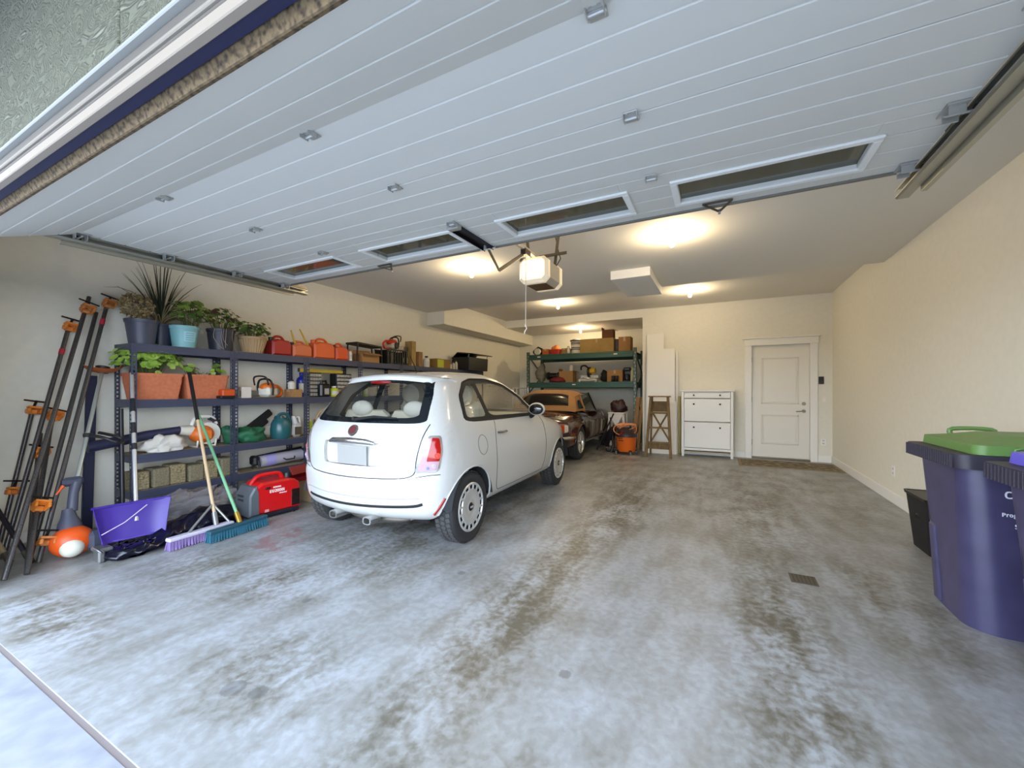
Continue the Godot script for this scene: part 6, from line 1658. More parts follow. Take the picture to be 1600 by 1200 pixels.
	part(g, "vent_slot", MB.new().box(V(-0.03, 0.24, 0.262), V(0.10, 0.02, 0.004)).box(V(-0.03, 0.20, 0.262), V(0.10, 0.02, 0.004)), C(0.16, 0.17, 0.18, 0.6))
	part(g, "base", MB.new().box(V(0, 0.035, -0.005), V(0.26, 0.05, 0.47), 0.015), C(0.08, 0.08, 0.13, 0.5))
	for z in [-0.18, 0.18]:
		for x in [-0.1, 0.1]: part(g, "foot", MB.new().cyl(V(x, 0, z), V(x, 0.02, z), 0.022, 0.02, 12), C(0.05, 0.05, 0.06, 0.7))
	part(g, "carry_handle", MB.new().tube(spl([V(0, 0.33, 0.19), V(0, 0.405, 0.12), V(0, 0.415, 0.0), V(0, 0.405, -0.09), V(0, 0.35, -0.13)], 4), 0.022, 10), redm)
	part(g, "fuel_cap", MB.new().cyl(V(0, 0.35, -0.175), V(0, 0.395, -0.18), 0.036, 0.03, 16), C(0.12, 0.12, 0.13, 0.5))
	part(g, "control_panel", MB.new().box(V(0.136, 0.16, -0.19), V(0.006, 0.17, 0.085), 0.002), C(0.16, 0.04, 0.05, 0.4))
	for y in [0.115, 0.18]: part(g, "socket", MB.new().cyl(V(0.137, y, -0.19), V(0.146, y, -0.19), 0.026, 0.026, 14), C(0.05, 0.05, 0.055, 0.5))
	part(g, "fuel_switch", MB.new().ell(V(0.137, 0.30, 0.09), V(0.008, 0.014, 0.03), 12, 8), C(0.25, 0.03, 0.04, 0.4))
	var wt := C(0.92, 0.90, 0.88, 0.5)
	var tb := Basis(Vector3.UP, PI / 2)
	text(g, "HONDA", 0.022, wt, Transform3D(tb, V(0.136, 0.298, 0.0)))
	text(g, "EU2000i", 0.040, wt, Transform3D(tb * B(0, 0, 0), V(0.136, 0.262, 0.0)))
	text(g, "inverter", 0.02, wt, Transform3D(tb, V(0.136, 0.232, -0.06)))
	part(g, "sticker", MB.new().box(V(0.1355, 0.08, 0.10), V(0.002, 0.025, 0.04)), C(0.85, 0.62, 0.60, 0.5))
	# red tray on a carton
	carton("cardboard_box", "tan cardboard box on the floor between the generator and the white car", V(-4.25, 0, -3.22), V(0.24, 0.26, 0.30), false, C(0.70, 0.62, 0.48, 0.85))
	var ty := thing("tool_tray", "dark red metal tool tray resting on the tan box", "tray", V(-4.25, 0.262, -3.12), 8.0)
	part(ty, "tray", MB.new().tub(0.16, 0.46, 0.20, 0.50, 0.05, 0.01, 0.006), C(0.48, 0.08, 0.10, 0.35, 0.2))
	part(ty, "lid", MB.new().box(V(-0.06, 0.10, -0.04), V(0.008, 0.10, 0.46), 0.002, B(0, 0, 28)), C(0.50, 0.09, 0.11, 0.35, 0.2))
	part(ty, "handle", MB.new().tube([V(0, 0.05, -0.2), V(0.02, 0.12, -0.27)], 0.010, 8), C(0.72, 0.70, 0.68, 0.3, 0.7))
# ---------------------------------------------------------------- bins on the right, things along the back wall, rack in the alcove
func wheelie_bin(label: String, at: Vector3, lidm: Material, body: Material, letters: bool) -> void:
	# front towards -x, wheels towards the wall
	var o := thing("wheelie_bin", label, "bin", at, 0.0, "wheeled rubbish bins on the right")
	var rings := []
	var mk := func(w: float, d: float, y: float, r: float, ox: float) -> Array:
		var out := []
		for q in 4:
			var sx := 1.0 if q == 0 or q == 3 else -1.0
			var sz := 1.0 if q < 2 else -1.0
			for k in 7:
				var t := PI * 0.5 * (q + k / 6.0)
				out.append(V(ox + sx * (w * 0.5 - r) + cos(t) * r, y, sz * (d * 0.5 - r) + sin(t) * r))
		return out
	var b := MB.new()
	var A: Array = mk.call(0.47, 0.46, 0.0, 0.13, 0.0)
	var Bq: Array = mk.call(0.56, 0.57, 0.86, 0.10, -0.01)
	var M: Array = mk.call(0.515, 0.515, 0.43, 0.115, -0.005)
	b.loop(A, M, 1.0); b.loop(M, Bq, 1.0); b.cap(A, Vector3.DOWN)
	part(o, "body", b, body)
	var c := MB.new()
	var c0: Array = mk.call(0.62, 0.64, 0.86, 0.06, -0.012)
	var c1: Array = mk.call(0.64, 0.66, 0.935, 0.06, -0.012)
	c.loop(c0, c1, 1.0); c.cap(c1, Vector3.UP); c.cap(c0, Vector3.DOWN)
	var col := part(o, "collar", c, C(0.20, 0.185, 0.23, 0.5))
	for k in 22: part(col, "rib", MB.new().box(V(-0.334 + 0.0, 0.897, -0.28 + k * 0.0267), V(0.012, 0.07, 0.006), 0.001), C(0.22, 0.20, 0.24, 0.5))
	for k in 22: part(col, "rib", MB.new().box(V(-0.29 + k * 0.0267, 0.897, -0.332), V(0.006, 0.07, 0.012), 0.001), C(0.22, 0.20, 0.24, 0.5))
	var l := MB.new()
	var l0: Array = mk.call(0.56, 0.64, 0.937, 0.05, 0.02)
	var l1: Array = mk.call(0.55, 0.63, 0.985, 0.05, 0.02)
	var l2: Array = mk.call(0.46, 0.50, 1.0, 0.08, 0.04)
	var l3: Array = mk.call(0.34, 0.36, 1.025, 0.10, 0.07)
	l.loop(l0, l1, 1.0); l.loop(l1, l2, 0.0); l.loop(l2, l3, 0.0); l.cap(l3, Vector3.UP); l.cap(l0, Vector3.DOWN)
	var lid := part(o, "lid", l, lidm)
	part(lid, "lid_handle", MB.new().tube(spl([V(-0.12, 0.985, -0.31), V(-0.11, 1.025, -0.315), V(0.06, 1.025, -0.315), V(0.07, 0.985, -0.31)], 4), 0.013, 8), lidm)
	part(lid, "grip_rim", MB.new().tube(spl([V(-0.12, 0.955, 0.322), V(-0.10, 0.978, 0.325), V(0.10, 0.978, 0.325), V(0.12, 0.955, 0.322), V(0.10, 0.943, 0.324), V(-0.10, 0.943, 0.324), V(-0.12, 0.955, 0.322)], 3), 0.007, 6), lidm)
	# side channel and bracket
	part(o, "side_channel", MB.new().box(V(-0.245, 0.24, -0.13), V(0.03, 0.46, 0.075), 0.01, B(0, 0, 3.2)), body)
	part(o, "side_pocket", MB.new().box(V(-0.258, 0.55, -0.14), V(0.022, 0.16, 0.085), 0.008, B(0, 0, 3.2)), C(0.15, 0.14, 0.24, 0.4))
	part(o, "bracket", MB.new().box(V(-0.05, 0.83, 0.30), V(0.05, 0.10, 0.03), 0.006), C(0.15, 0.14, 0.22, 0.5))
	for z in [-0.2, 0.2]: part(o, "wheel", MB.new().cyl(V(0.205, 0.1, z - 0.03), V(0.205, 0.1, z + 0.03), 0.1, 0.1, 20), C(0.06, 0.06, 0.07, 0.7))
	if letters:
		var wt := C(0.86, 0.86, 0.90, 0.5)
		var tb := Basis(Vector3.UP, 0) * B(-3, 0, 0)
		for q in [["CASCADE", 0.05, 0.74], ["Made in Canada", 0.02, 0.705], ["Progressive Waste", 0.026, 0.64], ["Solutions", 0.03, 0.585], ["Canada", 0.024, 0.555]]:
			text(o, q[0], q[1], wt, Transform3D(tb, V(-0.035, q[2], 0.2375 + 0.056 * q[2] / 0.86 + 0.001)), 0.002)

func build_right_and_back() -> void:
	var bm := T("binbody", noise(18, 0.03, 4), [Color(0.225, 0.21, 0.325), Color(0.275, 0.26, 0.385)], 1.0, 0.34)
	wheelie_bin("dark bin with a green lid against the right wall", V(1.40, 0, -3.22), C(0.40, 0.54, 0.29, 0.45), bm, true)
	wheelie_bin("dark bin with a violet lid cut by the right picture edge", V(1.415, 0, -2.38), C(0.42, 0.38, 0.82, 0.4), bm, false)
	var tb := thing("black_tub", "small black plastic waste tub behind the green lidded bin", "tub", V(1.53, 0, -4.36))
	part(tb, "tub", MB.new().tub(0.24, 0.34, 0.31, 0.44, 0.43, 0.04, 0.006), C(0.022, 0.022, 0.035, 0.7))
	part(tb, "rim", MB.new().tub(0.325, 0.455, 0.335, 0.465, 0.022, 0.045, 0.018, 0.415), C(0.035, 0.035, 0.05, 0.4))
	part(tb, "liner_bag", MB.new().ell(V(0, 0.28, 0), V(0.13, 0.1, 0.19), 22, 14, Basis(), noise(55, 10.0, 3), 0.6), C(0.04, 0.04, 0.045, 0.25))
	# shoe cabinet
	var wm := C(0.92, 0.915, 0.89, 0.45)
	var cb := thing("shoe_cabinet", "white slim shoe cabinet with two tilting doors and a drawer", "cabinet", V(-0.245, 0, -8.72))
	part(cb, "top", MB.new().box(V(0, 1.265, 0.0), V(0.93, 0.028, 0.33), 0.005), wm)
	for s in [-1.0, 1.0]:
		for z in [-0.13, 0.13]: part(cb, "leg", MB.new().b2(V(s * 0.40, 0, z - 0.02), V(s * 0.445, 1.25, z + 0.02), 0.003), wm)
		part(cb, "side_panel", MB.new().b2(V(s * 0.415, 0.16, -0.12), V(s * 0.43, 1.25, 0.12), 0.001), wm)
	part(cb, "back_panel", MB.new().b2(V(-0.41, 0.16, -0.125), V(0.41, 1.25, -0.115)), wm)
	part(cb, "rail", MB.new().b2(V(-0.40, 0.12, 0.105), V(0.40, 0.165, 0.14), 0.003), wm)
	part(cb, "base_panel", MB.new().b2(V(-0.40, 0.06, -0.10), V(0.40, 0.09, 0.07), 0.003), C(0.78, 0.72, 0.60, 0.6))
	part(cb, "rail", MB.new().b2(V(-0.40, 1.235, 0.11), V(0.40, 1.25, 0.14), 0.003), wm)
	for q in [["drawer", 1.125, 1.23], ["door", 0.68, 1.11], ["door", 0.175, 0.665]]:
		var f := part(cb, q[0], MB.new().b2(V(-0.395, q[1], 0.12), V(0.395, q[2], 0.144), 0.004), wm)
		for x in [-0.225, 0.225]: part(f, "knob", MB.new().lathe([Vector2(0.008, 0), Vector2(0.008, 0.012), Vector2(0.017, 0.018), Vector2(0.015, 0.027), Vector2(0, 0.03)], 14, Transform3D(Basis(V(1, 0, 0), V(0, 0, 1), V(0, -1, 0)), V(x, q[2] - (0.05 if q[0] == "drawer" else 0.10), 0.144))), C(0.08, 0.07, 0.06, 0.4))
	# white boards leaning on the wall
	var wb := C(0.91, 0.90, 0.87, 0.5)
	for q in [[-1.38, -1.045, 2.44, -8.80, 3.0, "tallest white board leaning on the back wall behind the ladder"], [-1.36, -0.83, 2.12, -8.765, 2.6, "wide white board leaning in front of the tallest board"], [-0.815, -0.775, 2.05, -8.83, 1.0, "narrow white strip beside the leaning white boards"], [-1.36, -0.79, 1.05, -8.715, 3.0, "short white board at the front of the leaning stack"]]:
		var h: float = q[2]
		var g: float = sin(deg_to_rad(q[4])) * h
		one("white_board", q[5], "board", MB.new().quad2(V(q[0], 0, q[3] + g * 0.5), V(q[1], 0, q[3] + g * 0.5), V(q[1], h, q[3] - g * 0.5), V(q[0], h, q[3] - g * 0.5), V(0, 0, 0.016)), wb, Vector3.ZERO, 0.0, "white boards leaning on the back wall")
	one("trim_strip", "thin dark edged strip leaning at the corner of the alcove", "strip", MB.new().b2(V(-1.455, 0.0, -8.84), V(-1.425, 2.0, -8.86), 0.002), C(0.84, 0.82, 0.77, 0.5))
	one("timber_stud", "pale yellow timber stud standing left of the shoe cabinet", "timber", MB.new().b2(V(-0.765, 0, -8.74), V(-0.725, 1.16, -8.83), 0.003), C(0.64, 0.57, 0.33, 0.75))
	# wooden step ladder
	var wood := T("oldwood", noise(15, 0.05, 3), [Color(0.34, 0.26, 0.15), Color(0.46, 0.37, 0.24), Color(0.52, 0.43, 0.29)], 2.0, 0.85, 0.0, 2.5, 0.3)
	var ld := thing("step_ladder", "old wooden step ladder in front of the white boards", "ladder", V(-1.06, 0, -8.3))
	part(ld, "top_step", MB.new().box(V(0, 1.155, 0.0), V(0.40, 0.022, 0.16), 0.004), wood)
	for s in [-1.0, 1.0]:
		part(ld, "front_rail", MB.new().bar(V(s * 0.225, 0, 0.20), V(s * 0.155, 1.145, 0.03), 0.045, 0.07, 0.003, V(0, 0, 1)), wood)
		part(ld, "rear_rail", MB.new().bar(V(s * 0.195, 0, -0.18), V(s * 0.14, 1.145, -0.05), 0.032, 0.03, 0.003, V(0, 0, 1)), wood)
	for q in [[0.28, 0.205, 0.158], [0.56, 0.19, 0.117], [0.84, 0.172, 0.075]]:
		part(ld, "tread", MB.new().box(V(0, q[0], q[2]), V(q[1] * 2, 0.028, 0.10), 0.003), wood)
	part(ld, "tread_apron", MB.new().box(V(0, 0.215, 0.165), V(0.40, 0.11, 0.012), 0.002), wood)
	part(ld, "back_panel", MB.new().box(V(0, 0.96, -0.075), V(0.29, 0.20, 0.015), 0.003), wood)
	part(ld, "cross_brace", MB.new().bar(V(-0.18, 0.26, -0.15), V(0.155, 0.86, -0.08), 0.032, 0.01, 0.002, V(0, 0, 1)), wood)
	part(ld, "cross_brace", MB.new().bar(V(0.18, 0.26, -0.155), V(-0.155, 0.86, -0.09), 0.032, 0.01, 0.002, V(0, 0, 1)), wood)
	# shop vacuum
	var org := C(0.88, 0.40, 0.08, 0.45)
	var blk := C(0.06, 0.06, 0.065, 0.5)
	var vc := thing("shop_vacuum", "orange and black wet and dry vacuum with coiled orange cord", "vacuum", V(-1.70, 0, -8.35))
	part(vc, "drum", MB.new().lathe([Vector2(0, 0.055), Vector2(0.165, 0.055), Vector2(0.18, 0.08), Vector2(0.195, 0.34), Vector2(0.20, 0.35)], 28), org)
	part(vc, "motor_head", MB.new().lathe([Vector2(0.205, 0.345), Vector2(0.205, 0.385), Vector2(0.19, 0.42), Vector2(0.12, 0.50), Vector2(0.07, 0.53), Vector2(0, 0.535)], 28), C(0.20, 0.16, 0.17, 0.5))
	part(vc, "inlet", MB.new().cyl(V(-0.05, 0.44, 0.14), V(-0.07, 0.44, 0.22), 0.04, 0.036, 16), C(0.55, 0.16, 0.08, 0.5))
	part(vc, "top_handle", MB.new().tube(spl([V(-0.09, 0.50, 0), V(-0.06, 0.58, 0), V(0.06, 0.58, 0), V(0.09, 0.50, 0)], 4), 0.016, 8), blk)
	for k in 4:
		var a := TAU * (k + 0.62) / 4.0
		var ca := part(vc, "caster_arm", MB.new().box(V(cos(a) * 0.18, 0.07, sin(a) * 0.18), V(0.06, 0.04, 0.06), 0.01, Basis(Vector3.UP, -a)), blk)
		part(ca, "caster", MB.new().cyl(V(cos(a) * 0.21 - 0.012, 0.032, sin(a) * 0.21), V(cos(a) * 0.21 + 0.012, 0.032, sin(a) * 0.21), 0.032, 0.032, 14), C(0.45, 0.44, 0.42, 0.4))
	for z in [0.03, -0.01]: part(vc, "latch_mark", MB.new().box(V(-0.07, 0.29 + z, 0.187), V(0.10, 0.016, 0.006), 0.002), C(0.10, 0.08, 0.07, 0.5))
	var cd := MB.new()
	var pts := []
	for k in 97:
		var a := TAU * k / 24.0
		var lp := k / 24
		pts.append(V((0.21 - 0.02 * lp) * cos(a) + 0.04 * sin(lp * 2.1), 0.50 + (0.12 - 0.035 * lp) * sin(a + lp * 0.9) + 0.03 * lp, 0.20 * absf(sin(a * 0.5 + lp)) + 0.02 * lp))
	part(vc, "coiled_cord", cd.tube(pts, 0.010, 6), C(0.90, 0.58, 0.38, 0.5))
	part(vc, "hose", MB.new().tube(spl([V(-0.06, 0.44, 0.2), V(-0.2, 0.55, 0.16), V(-0.26, 0.35, 0.06), V(-0.22, 0.18, 0.16), V(-0.26, 0.04, 0.2)], 5), 0.028, 8), blk)
	# clutter beside it
	var wd := thing("upright_vacuum", "black upright floor vacuum leaning towards the red roadster", "vacuum", V(-2.10, 0, -8.62))
	part(wd, "wand", MB.new().bar(V(-0.22, 0.03, 0.22), V(0.06, 0.78, -0.10), 0.035, 0.02, 0.004), blk)
	part(wd, "motor_body", MB.new().ell(V(0.02, 0.30, 0.04), V(0.10, 0.26, 0.09), 16, 12, B(20, 0, -22)), C(0.09, 0.08, 0.09, 0.4))
	part(wd, "floor_head", MB.new().box(V(0.10, 0.05, 0.14), V(0.26, 0.08, 0.16), 0.02), C(0.12, 0.10, 0.11, 0.4))
	part(wd, "clear_cup", MB.new().cyl(V(0.07, 0.12, 0.13), V(0.08, 0.22, 0.10), 0.05, 0.05, 14), C(0.55, 0.50, 0.50, 0.2))
	var ws := thing("plastic_stool", "white plastic stool carrying a maroon bag beside the rack", "stool", V(-2.02, 0, -9.0))
	part(ws, "seat", MB.new().box(V(0, 0.78, 0), V(0.36, 0.03, 0.34), 0.01), C(0.84, 0.82, 0.78, 0.45))
	for x in [-0.15, 0.15]:
		for z in [-0.14, 0.14]: part(ws, "leg", MB.new().bar(V(x * 1.25, 0, z * 1.2), V(x, 0.77, z), 0.05, 0.03, 0.006), C(0.84, 0.82, 0.78, 0.45))
	part(ws, "gusset", MB.new().prism([Vector2(-0.16, 0.77), Vector2(0.16, 0.77), Vector2(0.02, 0.52), Vector2(-0.02, 0.52)], 0.02, Transform3D(Basis(), V(0, 0, 0.15)), 0.004), C(0.84, 0.82, 0.78, 0.45))
	one("maroon_bag", "dark maroon bag with hose loops on the white stool", "bag", MB.new().ell(V(0, 0.12, 0), V(0.19, 0.15, 0.13), 22, 14, Basis(), noise(57, 8.0, 3), 0.4, 1.0, -0.8), C(0.17, 0.05, 0.06, 0.5), V(-2.0, 0.795, -9.0))
	for k in 2:
		one("plank", ["wider brown plank leaning on the alcove wall above the vacuum", "narrow brown plank beside the wider plank"][k], "plank", MB.new().bar(V(-1.70 + 0.10 * k, 0.01, -9.08), V(-1.60 + 0.09 * k, 1.13, -9.12), 0.085 - 0.03 * k, 0.03, 0.003, V(0, 0, 1)), T("plank", noise(16, 0.05, 3), [Color(0.50, 0.36, 0.20), Color(0.64, 0.49, 0.31)], 2.0, 0.85, 0.0, 2.5, 0.3))
	build_rack()

func build_rack() -> void:
	var grn := C(0.19, 0.33, 0.29, 0.45, 0.2)
	var rk := thing("pallet_rack", "green steel pallet rack across the alcove above the roadster", "rack", V(0, 0, 0))
	var xa := -4.36
	var xb := -1.72
	for x in [xa, xb]:
		for z in [-9.4, -10.3]:
			var up := part(rk, "upright", MB.new().b2(V(x - 0.035, 0, z - 0.03), V(x + 0.035, 2.24, z + 0.03), 0.004), C(0.30, 0.38, 0.35, 0.45, 0.3))
			if z > -10:
				for k in 27: part(up, "slot", MB.new().box(V(x + (0.012 if k % 2 == 0 else -0.012), 0.15 + k * 0.076, z + 0.0305), V(0.018, 0.034, 0.002)), C(0.66, 0.64, 0.58, 0.5))
		for k in 4: part(rk, "brace", MB.new().bar(V(x, 0.2 + k * 0.5, -9.42 if k % 2 == 0 else -10.28), V(x, 0.65 + k * 0.5, -10.28 if k % 2 == 0 else -9.42), 0.03, 0.02), C(0.26, 0.36, 0.32, 0.45, 0.3))
	for y in [2.17, 1.475]:
		for z in [-9.39, -10.31]: part(rk, "beam", MB.new().b2(V(xa + 0.035, y - 0.135, z - 0.025), V(xb - 0.035, y, z + 0.025), 0.006).b2(V(xa + 0.035, y - 0.05, z - 0.03), V(xb - 0.035, y - 0.03, z + 0.03), 0.003), grn)
		for k in 6: part(rk, "deck_panel", MB.new().b2(V(xa + 0.04 + k * 0.43, y - 0.02, -9.42), V(xa + 0.04 + k * 0.43 + 0.42, y - 0.004, -10.28), 0.002), C(0.18, 0.19, 0.18, 0.8))
	for q in [[-4.05, 2.12], [-2.15, 2.12], [-3.14, 1.43]]: part(rk, "beam_tag", MB.new().box(V(q[0], q[1] - 0.01, -9.362), V(0.085, 0.03, 0.004), 0.001), C(0.86, 0.84, 0.78, 0.5))
	var t := 2.17
	# top of the rack
	var pt := thing("power_drill", "black and white power tool at the left end of the rack top", "tool", V(-4.18, t, -9.62))
	part(pt, "body", MB.new().ell(V(0, 0.09, 0), V(0.15, 0.09, 0.10), 16, 10), C(0.07, 0.07, 0.07, 0.5))
	part(pt, "disc_guard", MB.new().cyl(V(0.02, 0.09, 0.07), V(0.02, 0.09, 0.12), 0.085, 0.08, 18), C(0.80, 0.78, 0.72, 0.4))
	part(pt, "grip", MB.new().tube([V(-0.1, 0.14, 0), V(0.0, 0.21, 0), V(0.12, 0.15, 0)], 0.022, 8), C(0.06, 0.06, 0.06, 0.5))
	carton("orange_carton", "small orange carton beside the black and white tool on the rack", V(-3.96, t, -9.66), V(0.17, 0.15, 0.2), false, C(0.74, 0.38, 0.16, 0.7))
	var rb := thing("red_bowl", "red plastic tub with orange cloth on the rack top", "tub", V(-3.70, t, -9.65))
	part(rb, "bowl", MB.new().tub(0.22, 0.2, 0.30, 0.26, 0.13, 0.05, 0.008), C(0.72, 0.16, 0.08, 0.4))
	part(rb, "cloth", MB.new().ell(V(0, 0.14, 0), V(0.12, 0.10, 0.10), 18, 12, Basis(), noise(58, 9.0, 3), 0.4), C(0.80, 0.45, 0.20, 0.8))
	carton("tan_carton", "little tan carton between the red tub and silver can", V(-3.47, t, -9.66), V(0.13, 0.15, 0.15))
	for k in 2: bottle("silver_can", ["silver spray can on the rack top", "brown tin beside the silver spray can"][k], V(-3.36 - k * 0.0, t, -9.60 - 0.16 * k), 0.05, 0.2 - 0.05 * k, [C(0.72, 0.70, 0.64, 0.3, 0.6), C(0.30, 0.18, 0.12, 0.5)][k], C(0.5, 0.45, 0.4))
	var bk := thing("striped_bucket", "white bucket with black stripes and a dark lid on the rack", "bucket", V(-3.18, t, -9.70))
	part(bk, "pail", MB.new().lathe([Vector2(0, 0), Vector2(0.125, 0), Vector2(0.145, 0.30), Vector2(0.15, 0.31)], 24), C(0.84, 0.82, 0.78, 0.45))
	for y in [0.10, 0.14, 0.235, 0.27]: part(bk, "stripe", MB.new().lathe([Vector2(0.1275 + y * 0.0667, y), Vector2(0.1275 + (y + 0.02) * 0.0667, y + 0.02)], 24), C(0.07, 0.07, 0.07, 0.5))
	part(bk, "lid", MB.new().ell(V(0, 0.33, 0), V(0.17, 0.045, 0.17), 20, 8), C(0.10, 0.07, 0.06, 0.6))
	carton("long_carton", "long tan carton on the rack top", V(-2.62, t, -9.62), V(0.80, 0.33, 0.3), false, T("tancard", noise(92, 0.06, 3), [Color(0.60, 0.48, 0.27), Color(0.66, 0.54, 0.32)], 0.4, 0.9))
	carton("dark_carton", "dark brown open carton on top of the long tan carton", V(-2.38, t + 0.333, -9.66), V(0.26, 0.20, 0.24), true, C(0.38, 0.23, 0.12, 0.85))
	carton("square_carton", "square cardboard carton at the right end of the rack top", V(-1.98, t, -9.66), V(0.27, 0.34, 0.3), false)
	one("black_case", "narrow black case between the two cartons on the rack", "case", MB.new().box(V(0, 0.15, 0), V(0.09, 0.30, 0.24), 0.01), C(0.06, 0.06, 0.06, 0.5), V(-2.17, t, -9.68))
	# middle level
	t = 1.475
	one("clear_bag", "pale bag bulging with cloth at the left of the middle shelf", "bag", MB.new().ell(V(0, 0.22, 0), V(0.13, 0.23, 0.13), 22, 16, Basis(), noise(59, 7.0, 3), 0.5, 1.0, -0.92), C(0.46, 0.44, 0.37, 0.5), V(-4.13, t, -9.70))
	var gr := thing("bench_grinder", "dark bench grinder beside the pale bag", "grinder", V(-3.80, t, -9.74))
	part(gr, "motor", MB.new().cyl(V(-0.1, 0.17, 0), V(0.1, 0.17, 0), 0.075, 0.075, 18), C(0.08, 0.08, 0.085, 0.4))
	for s in [-1.0, 1.0]: part(gr, "wheel_guard", MB.new().cyl(V(0.12 * s, 0.17, 0), V(0.17 * s, 0.17, 0), 0.10, 0.095, 20), C(0.16, 0.16, 0.16, 0.4))
	part(gr, "pedestal", MB.new().box(V(0, 0.05, 0), V(0.2, 0.1, 0.15), 0.01), C(0.08, 0.08, 0.085, 0.4))
	carton("white_tan_carton", "open tan carton with white papers on the middle shelf", V(-3.42, t, -9.72), V(0.36, 0.28, 0.28), true)
	one("paper_roll", "white paper roll sticking out of the open tan carton", "paper roll", MB.new().tube([V(0, 0.02, 0), V(0.04, 0.42, 0.0)], 0.05, 14), C(0.84, 0.82, 0.76, 0.7), V(-3.36, t + 0.01, -9.72))
	one("red_sack", "flat red sack lying at the front of the middle shelf", "sack", MB.new().ell(V(0, 0.05, 0), V(0.2, 0.075, 0.09), 22, 12, Basis(), noise(60, 9.0, 3), 0.4, 1.0, -0.65), C(0.46, 0.12, 0.12, 0.6), V(-3.60, t, -9.50))
	var ms := thing("miter_saw", "black and yellow miter saw on a white base", "miter saw", V(-2.86, t, -9.66))
	part(ms, "base", MB.new().box(V(0, 0.05, 0), V(0.46, 0.06, 0.24), 0.015), C(0.80, 0.79, 0.75, 0.4))
	part(ms, "turntable", MB.new().cyl(V(0, 0.08, 0.02), V(0, 0.11, 0.02), 0.14, 0.13, 22), C(0.70, 0.69, 0.65, 0.35, 0.4))
	part(ms, "fence", MB.new().box(V(0, 0.14, -0.05), V(0.44, 0.07, 0.02), 0.004), C(0.74, 0.73, 0.70, 0.35, 0.4))
	part(ms, "blade_guard", MB.new().cyl(V(-0.02, 0.24, -0.02), V(0.03, 0.24, -0.02), 0.13, 0.13, 22), C(0.08, 0.08, 0.08, 0.4))
	part(ms, "motor", MB.new().cyl(V(0.03, 0.27, 0.0), V(0.17, 0.28, 0.02), 0.065, 0.06, 18), C(0.78, 0.62, 0.14, 0.4))
	part(ms, "handle", MB.new().tube(spl([V(-0.02, 0.34, -0.04), V(-0.08, 0.40, 0.05), V(-0.16, 0.38, 0.08), V(-0.18, 0.30, 0.05)], 4), 0.02, 8), C(0.07, 0.07, 0.07, 0.4))
	for s in [-1.0, 1.0]: part(ms, "foot", MB.new().box(V(0.2 * s, 0.015, 0.05), V(0.06, 0.03, 0.14), 0.006), C(0.72, 0.71, 0.67, 0.4))
	one("dark_sack", "dark sack between the miter saw and the tan carton", "sack", MB.new().ell(V(0, 0.13, 0), V(0.12, 0.15, 0.12), 20, 14, Basis(), noise(65, 8.0, 3), 0.4, 1.0, -0.85), C(0.09, 0.07, 0.07, 0.7), V(-2.49, t, -9.80))
	carton("tan_box", "tan carton behind the pair of black boots on the middle shelf", V(-2.22, t, -9.72), V(0.36, 0.28, 0.26))
	for k in 2:
		var bo := thing("rubber_boot", ["left black boot in front of the tan carton", "right black boot in front of the tan carton"][k], "boot", V(-2.24 + k * 0.085, t, -9.52), 0.0, "pair of black boots")
		part(bo, "shaft", MB.new().lathe([Vector2(0.034, 0.03), Vector2(0.036, 0.07), Vector2(0.04, 0.14), Vector2(0.034, 0.14)], 14), C(0.09, 0.07, 0.065, 0.5))
		part(bo, "foot", MB.new().ell(V(0, 0.03, 0.03), V(0.036, 0.034, 0.075), 14, 8), C(0.09, 0.07, 0.065, 0.5))
		part(bo, "sole", MB.new().box(V(0, 0.006, 0.025), V(0.066, 0.012, 0.14), 0.004), C(0.05, 0.045, 0.04, 0.7))
	var cm := thing("coffee_machine", "black kitchen machine near the right upright of the rack", "machine", V(-1.94, t, -9.68))
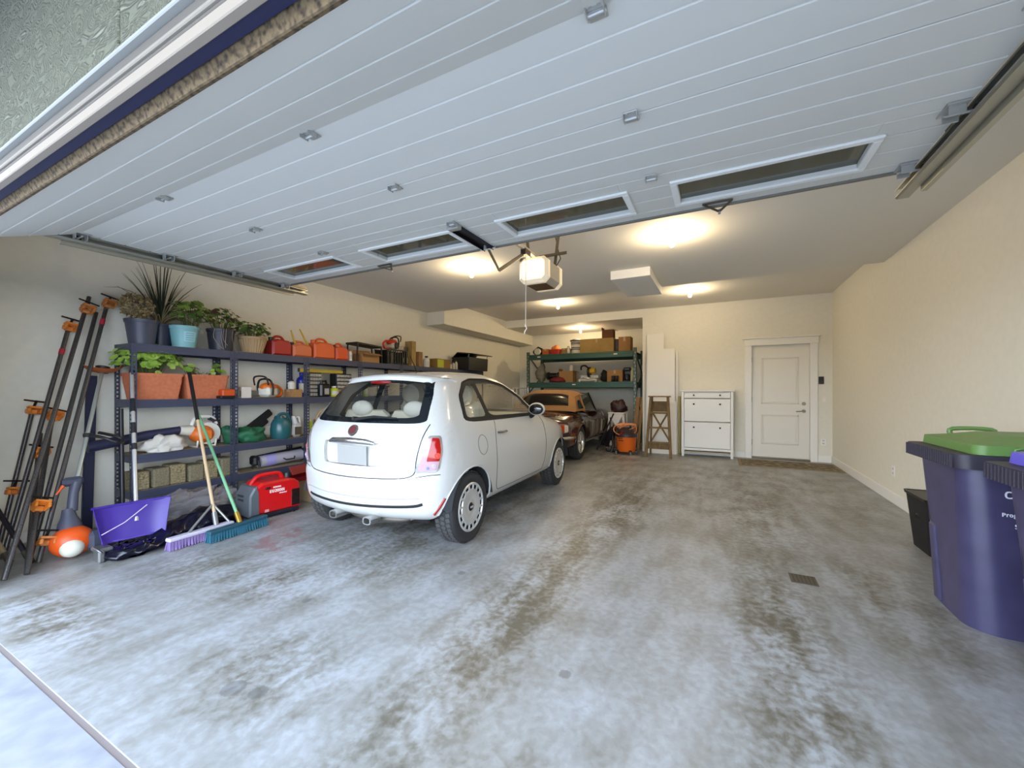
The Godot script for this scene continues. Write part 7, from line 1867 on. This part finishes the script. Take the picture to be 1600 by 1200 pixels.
	part(cm, "housing", MB.new().box(V(0, 0.17, -0.05), V(0.16, 0.32, 0.12), 0.02).box(V(0, 0.29, 0.04), V(0.16, 0.08, 0.14), 0.02), C(0.05, 0.05, 0.055, 0.35))
	part(cm, "carafe", MB.new().lathe([Vector2(0, 0), Vector2(0.055, 0), Vector2(0.068, 0.06), Vector2(0.05, 0.13), Vector2(0.04, 0.15)], 18, Transform3D(Basis(), V(0, 0.03, 0.06))), C(0.12, 0.13, 0.20, 0.1))
	part(cm, "plate", MB.new().box(V(0, 0.015, 0.03), V(0.16, 0.03, 0.2), 0.008), C(0.05, 0.05, 0.055, 0.35))
	bottle("cream_bottle", "tall cream bottle against the right upright of the rack", V(-1.82, t, -9.60), 0.04, 0.34, C(0.74, 0.70, 0.52, 0.4), C(0.75, 0.72, 0.6))
	# tubular stand left of the soft top
	var al := C(0.74, 0.73, 0.70, 0.3, 0.6)
	var st := thing("tubular_walker", "silver tubular stand between the shelving and the rack", "stand", V(-4.30, 0, -8.9))
	for k in 4: part(st, "leg", MB.new().cyl(V(-0.24 + k * 0.15, 0, 0.1 * (k % 2)), V(-0.24 + k * 0.15, 1.34, 0.1 * (k % 2)), 0.016, 0.016, 10), al)
	for y in [0.4, 1.33]: part(st, "crossbar", MB.new().cyl(V(-0.25, y, 0.0), V(0.22, y, 0.1), 0.014, 0.014, 8), al)
	# hose on the alcove wall
	var hs := []
	for k in 40: hs.append(V(-1.60 - 0.012 * (k / 14), 1.85 + 0.26 * sin(TAU * k / 13.0), -9.95 + 0.2 * cos(TAU * k / 13.0)))
	one("coiled_hose", "coiled white hose hanging on the alcove side wall by the rack", "hose", MB.new().tube(hs, 0.011, 6), C(0.72, 0.70, 0.66, 0.5))
	one("black_garment_bag", "tall black bag hanging behind the right upright of the rack", "bag", MB.new().box(V(-1.525, 1.75, -10.1), V(0.06, 1.25, 0.5), 0.025), C(0.05, 0.045, 0.05, 0.6))
var bulb_energy := 0.8
func _ready() -> void:
	setup_camera()
	build_shell()
	build_overhead_door()
	build_shelving()
	build_white_car()
	build_roadster()
	build_top_shelf()
	build_planters_and_tools()
	build_floor_left()
	build_right_and_back()
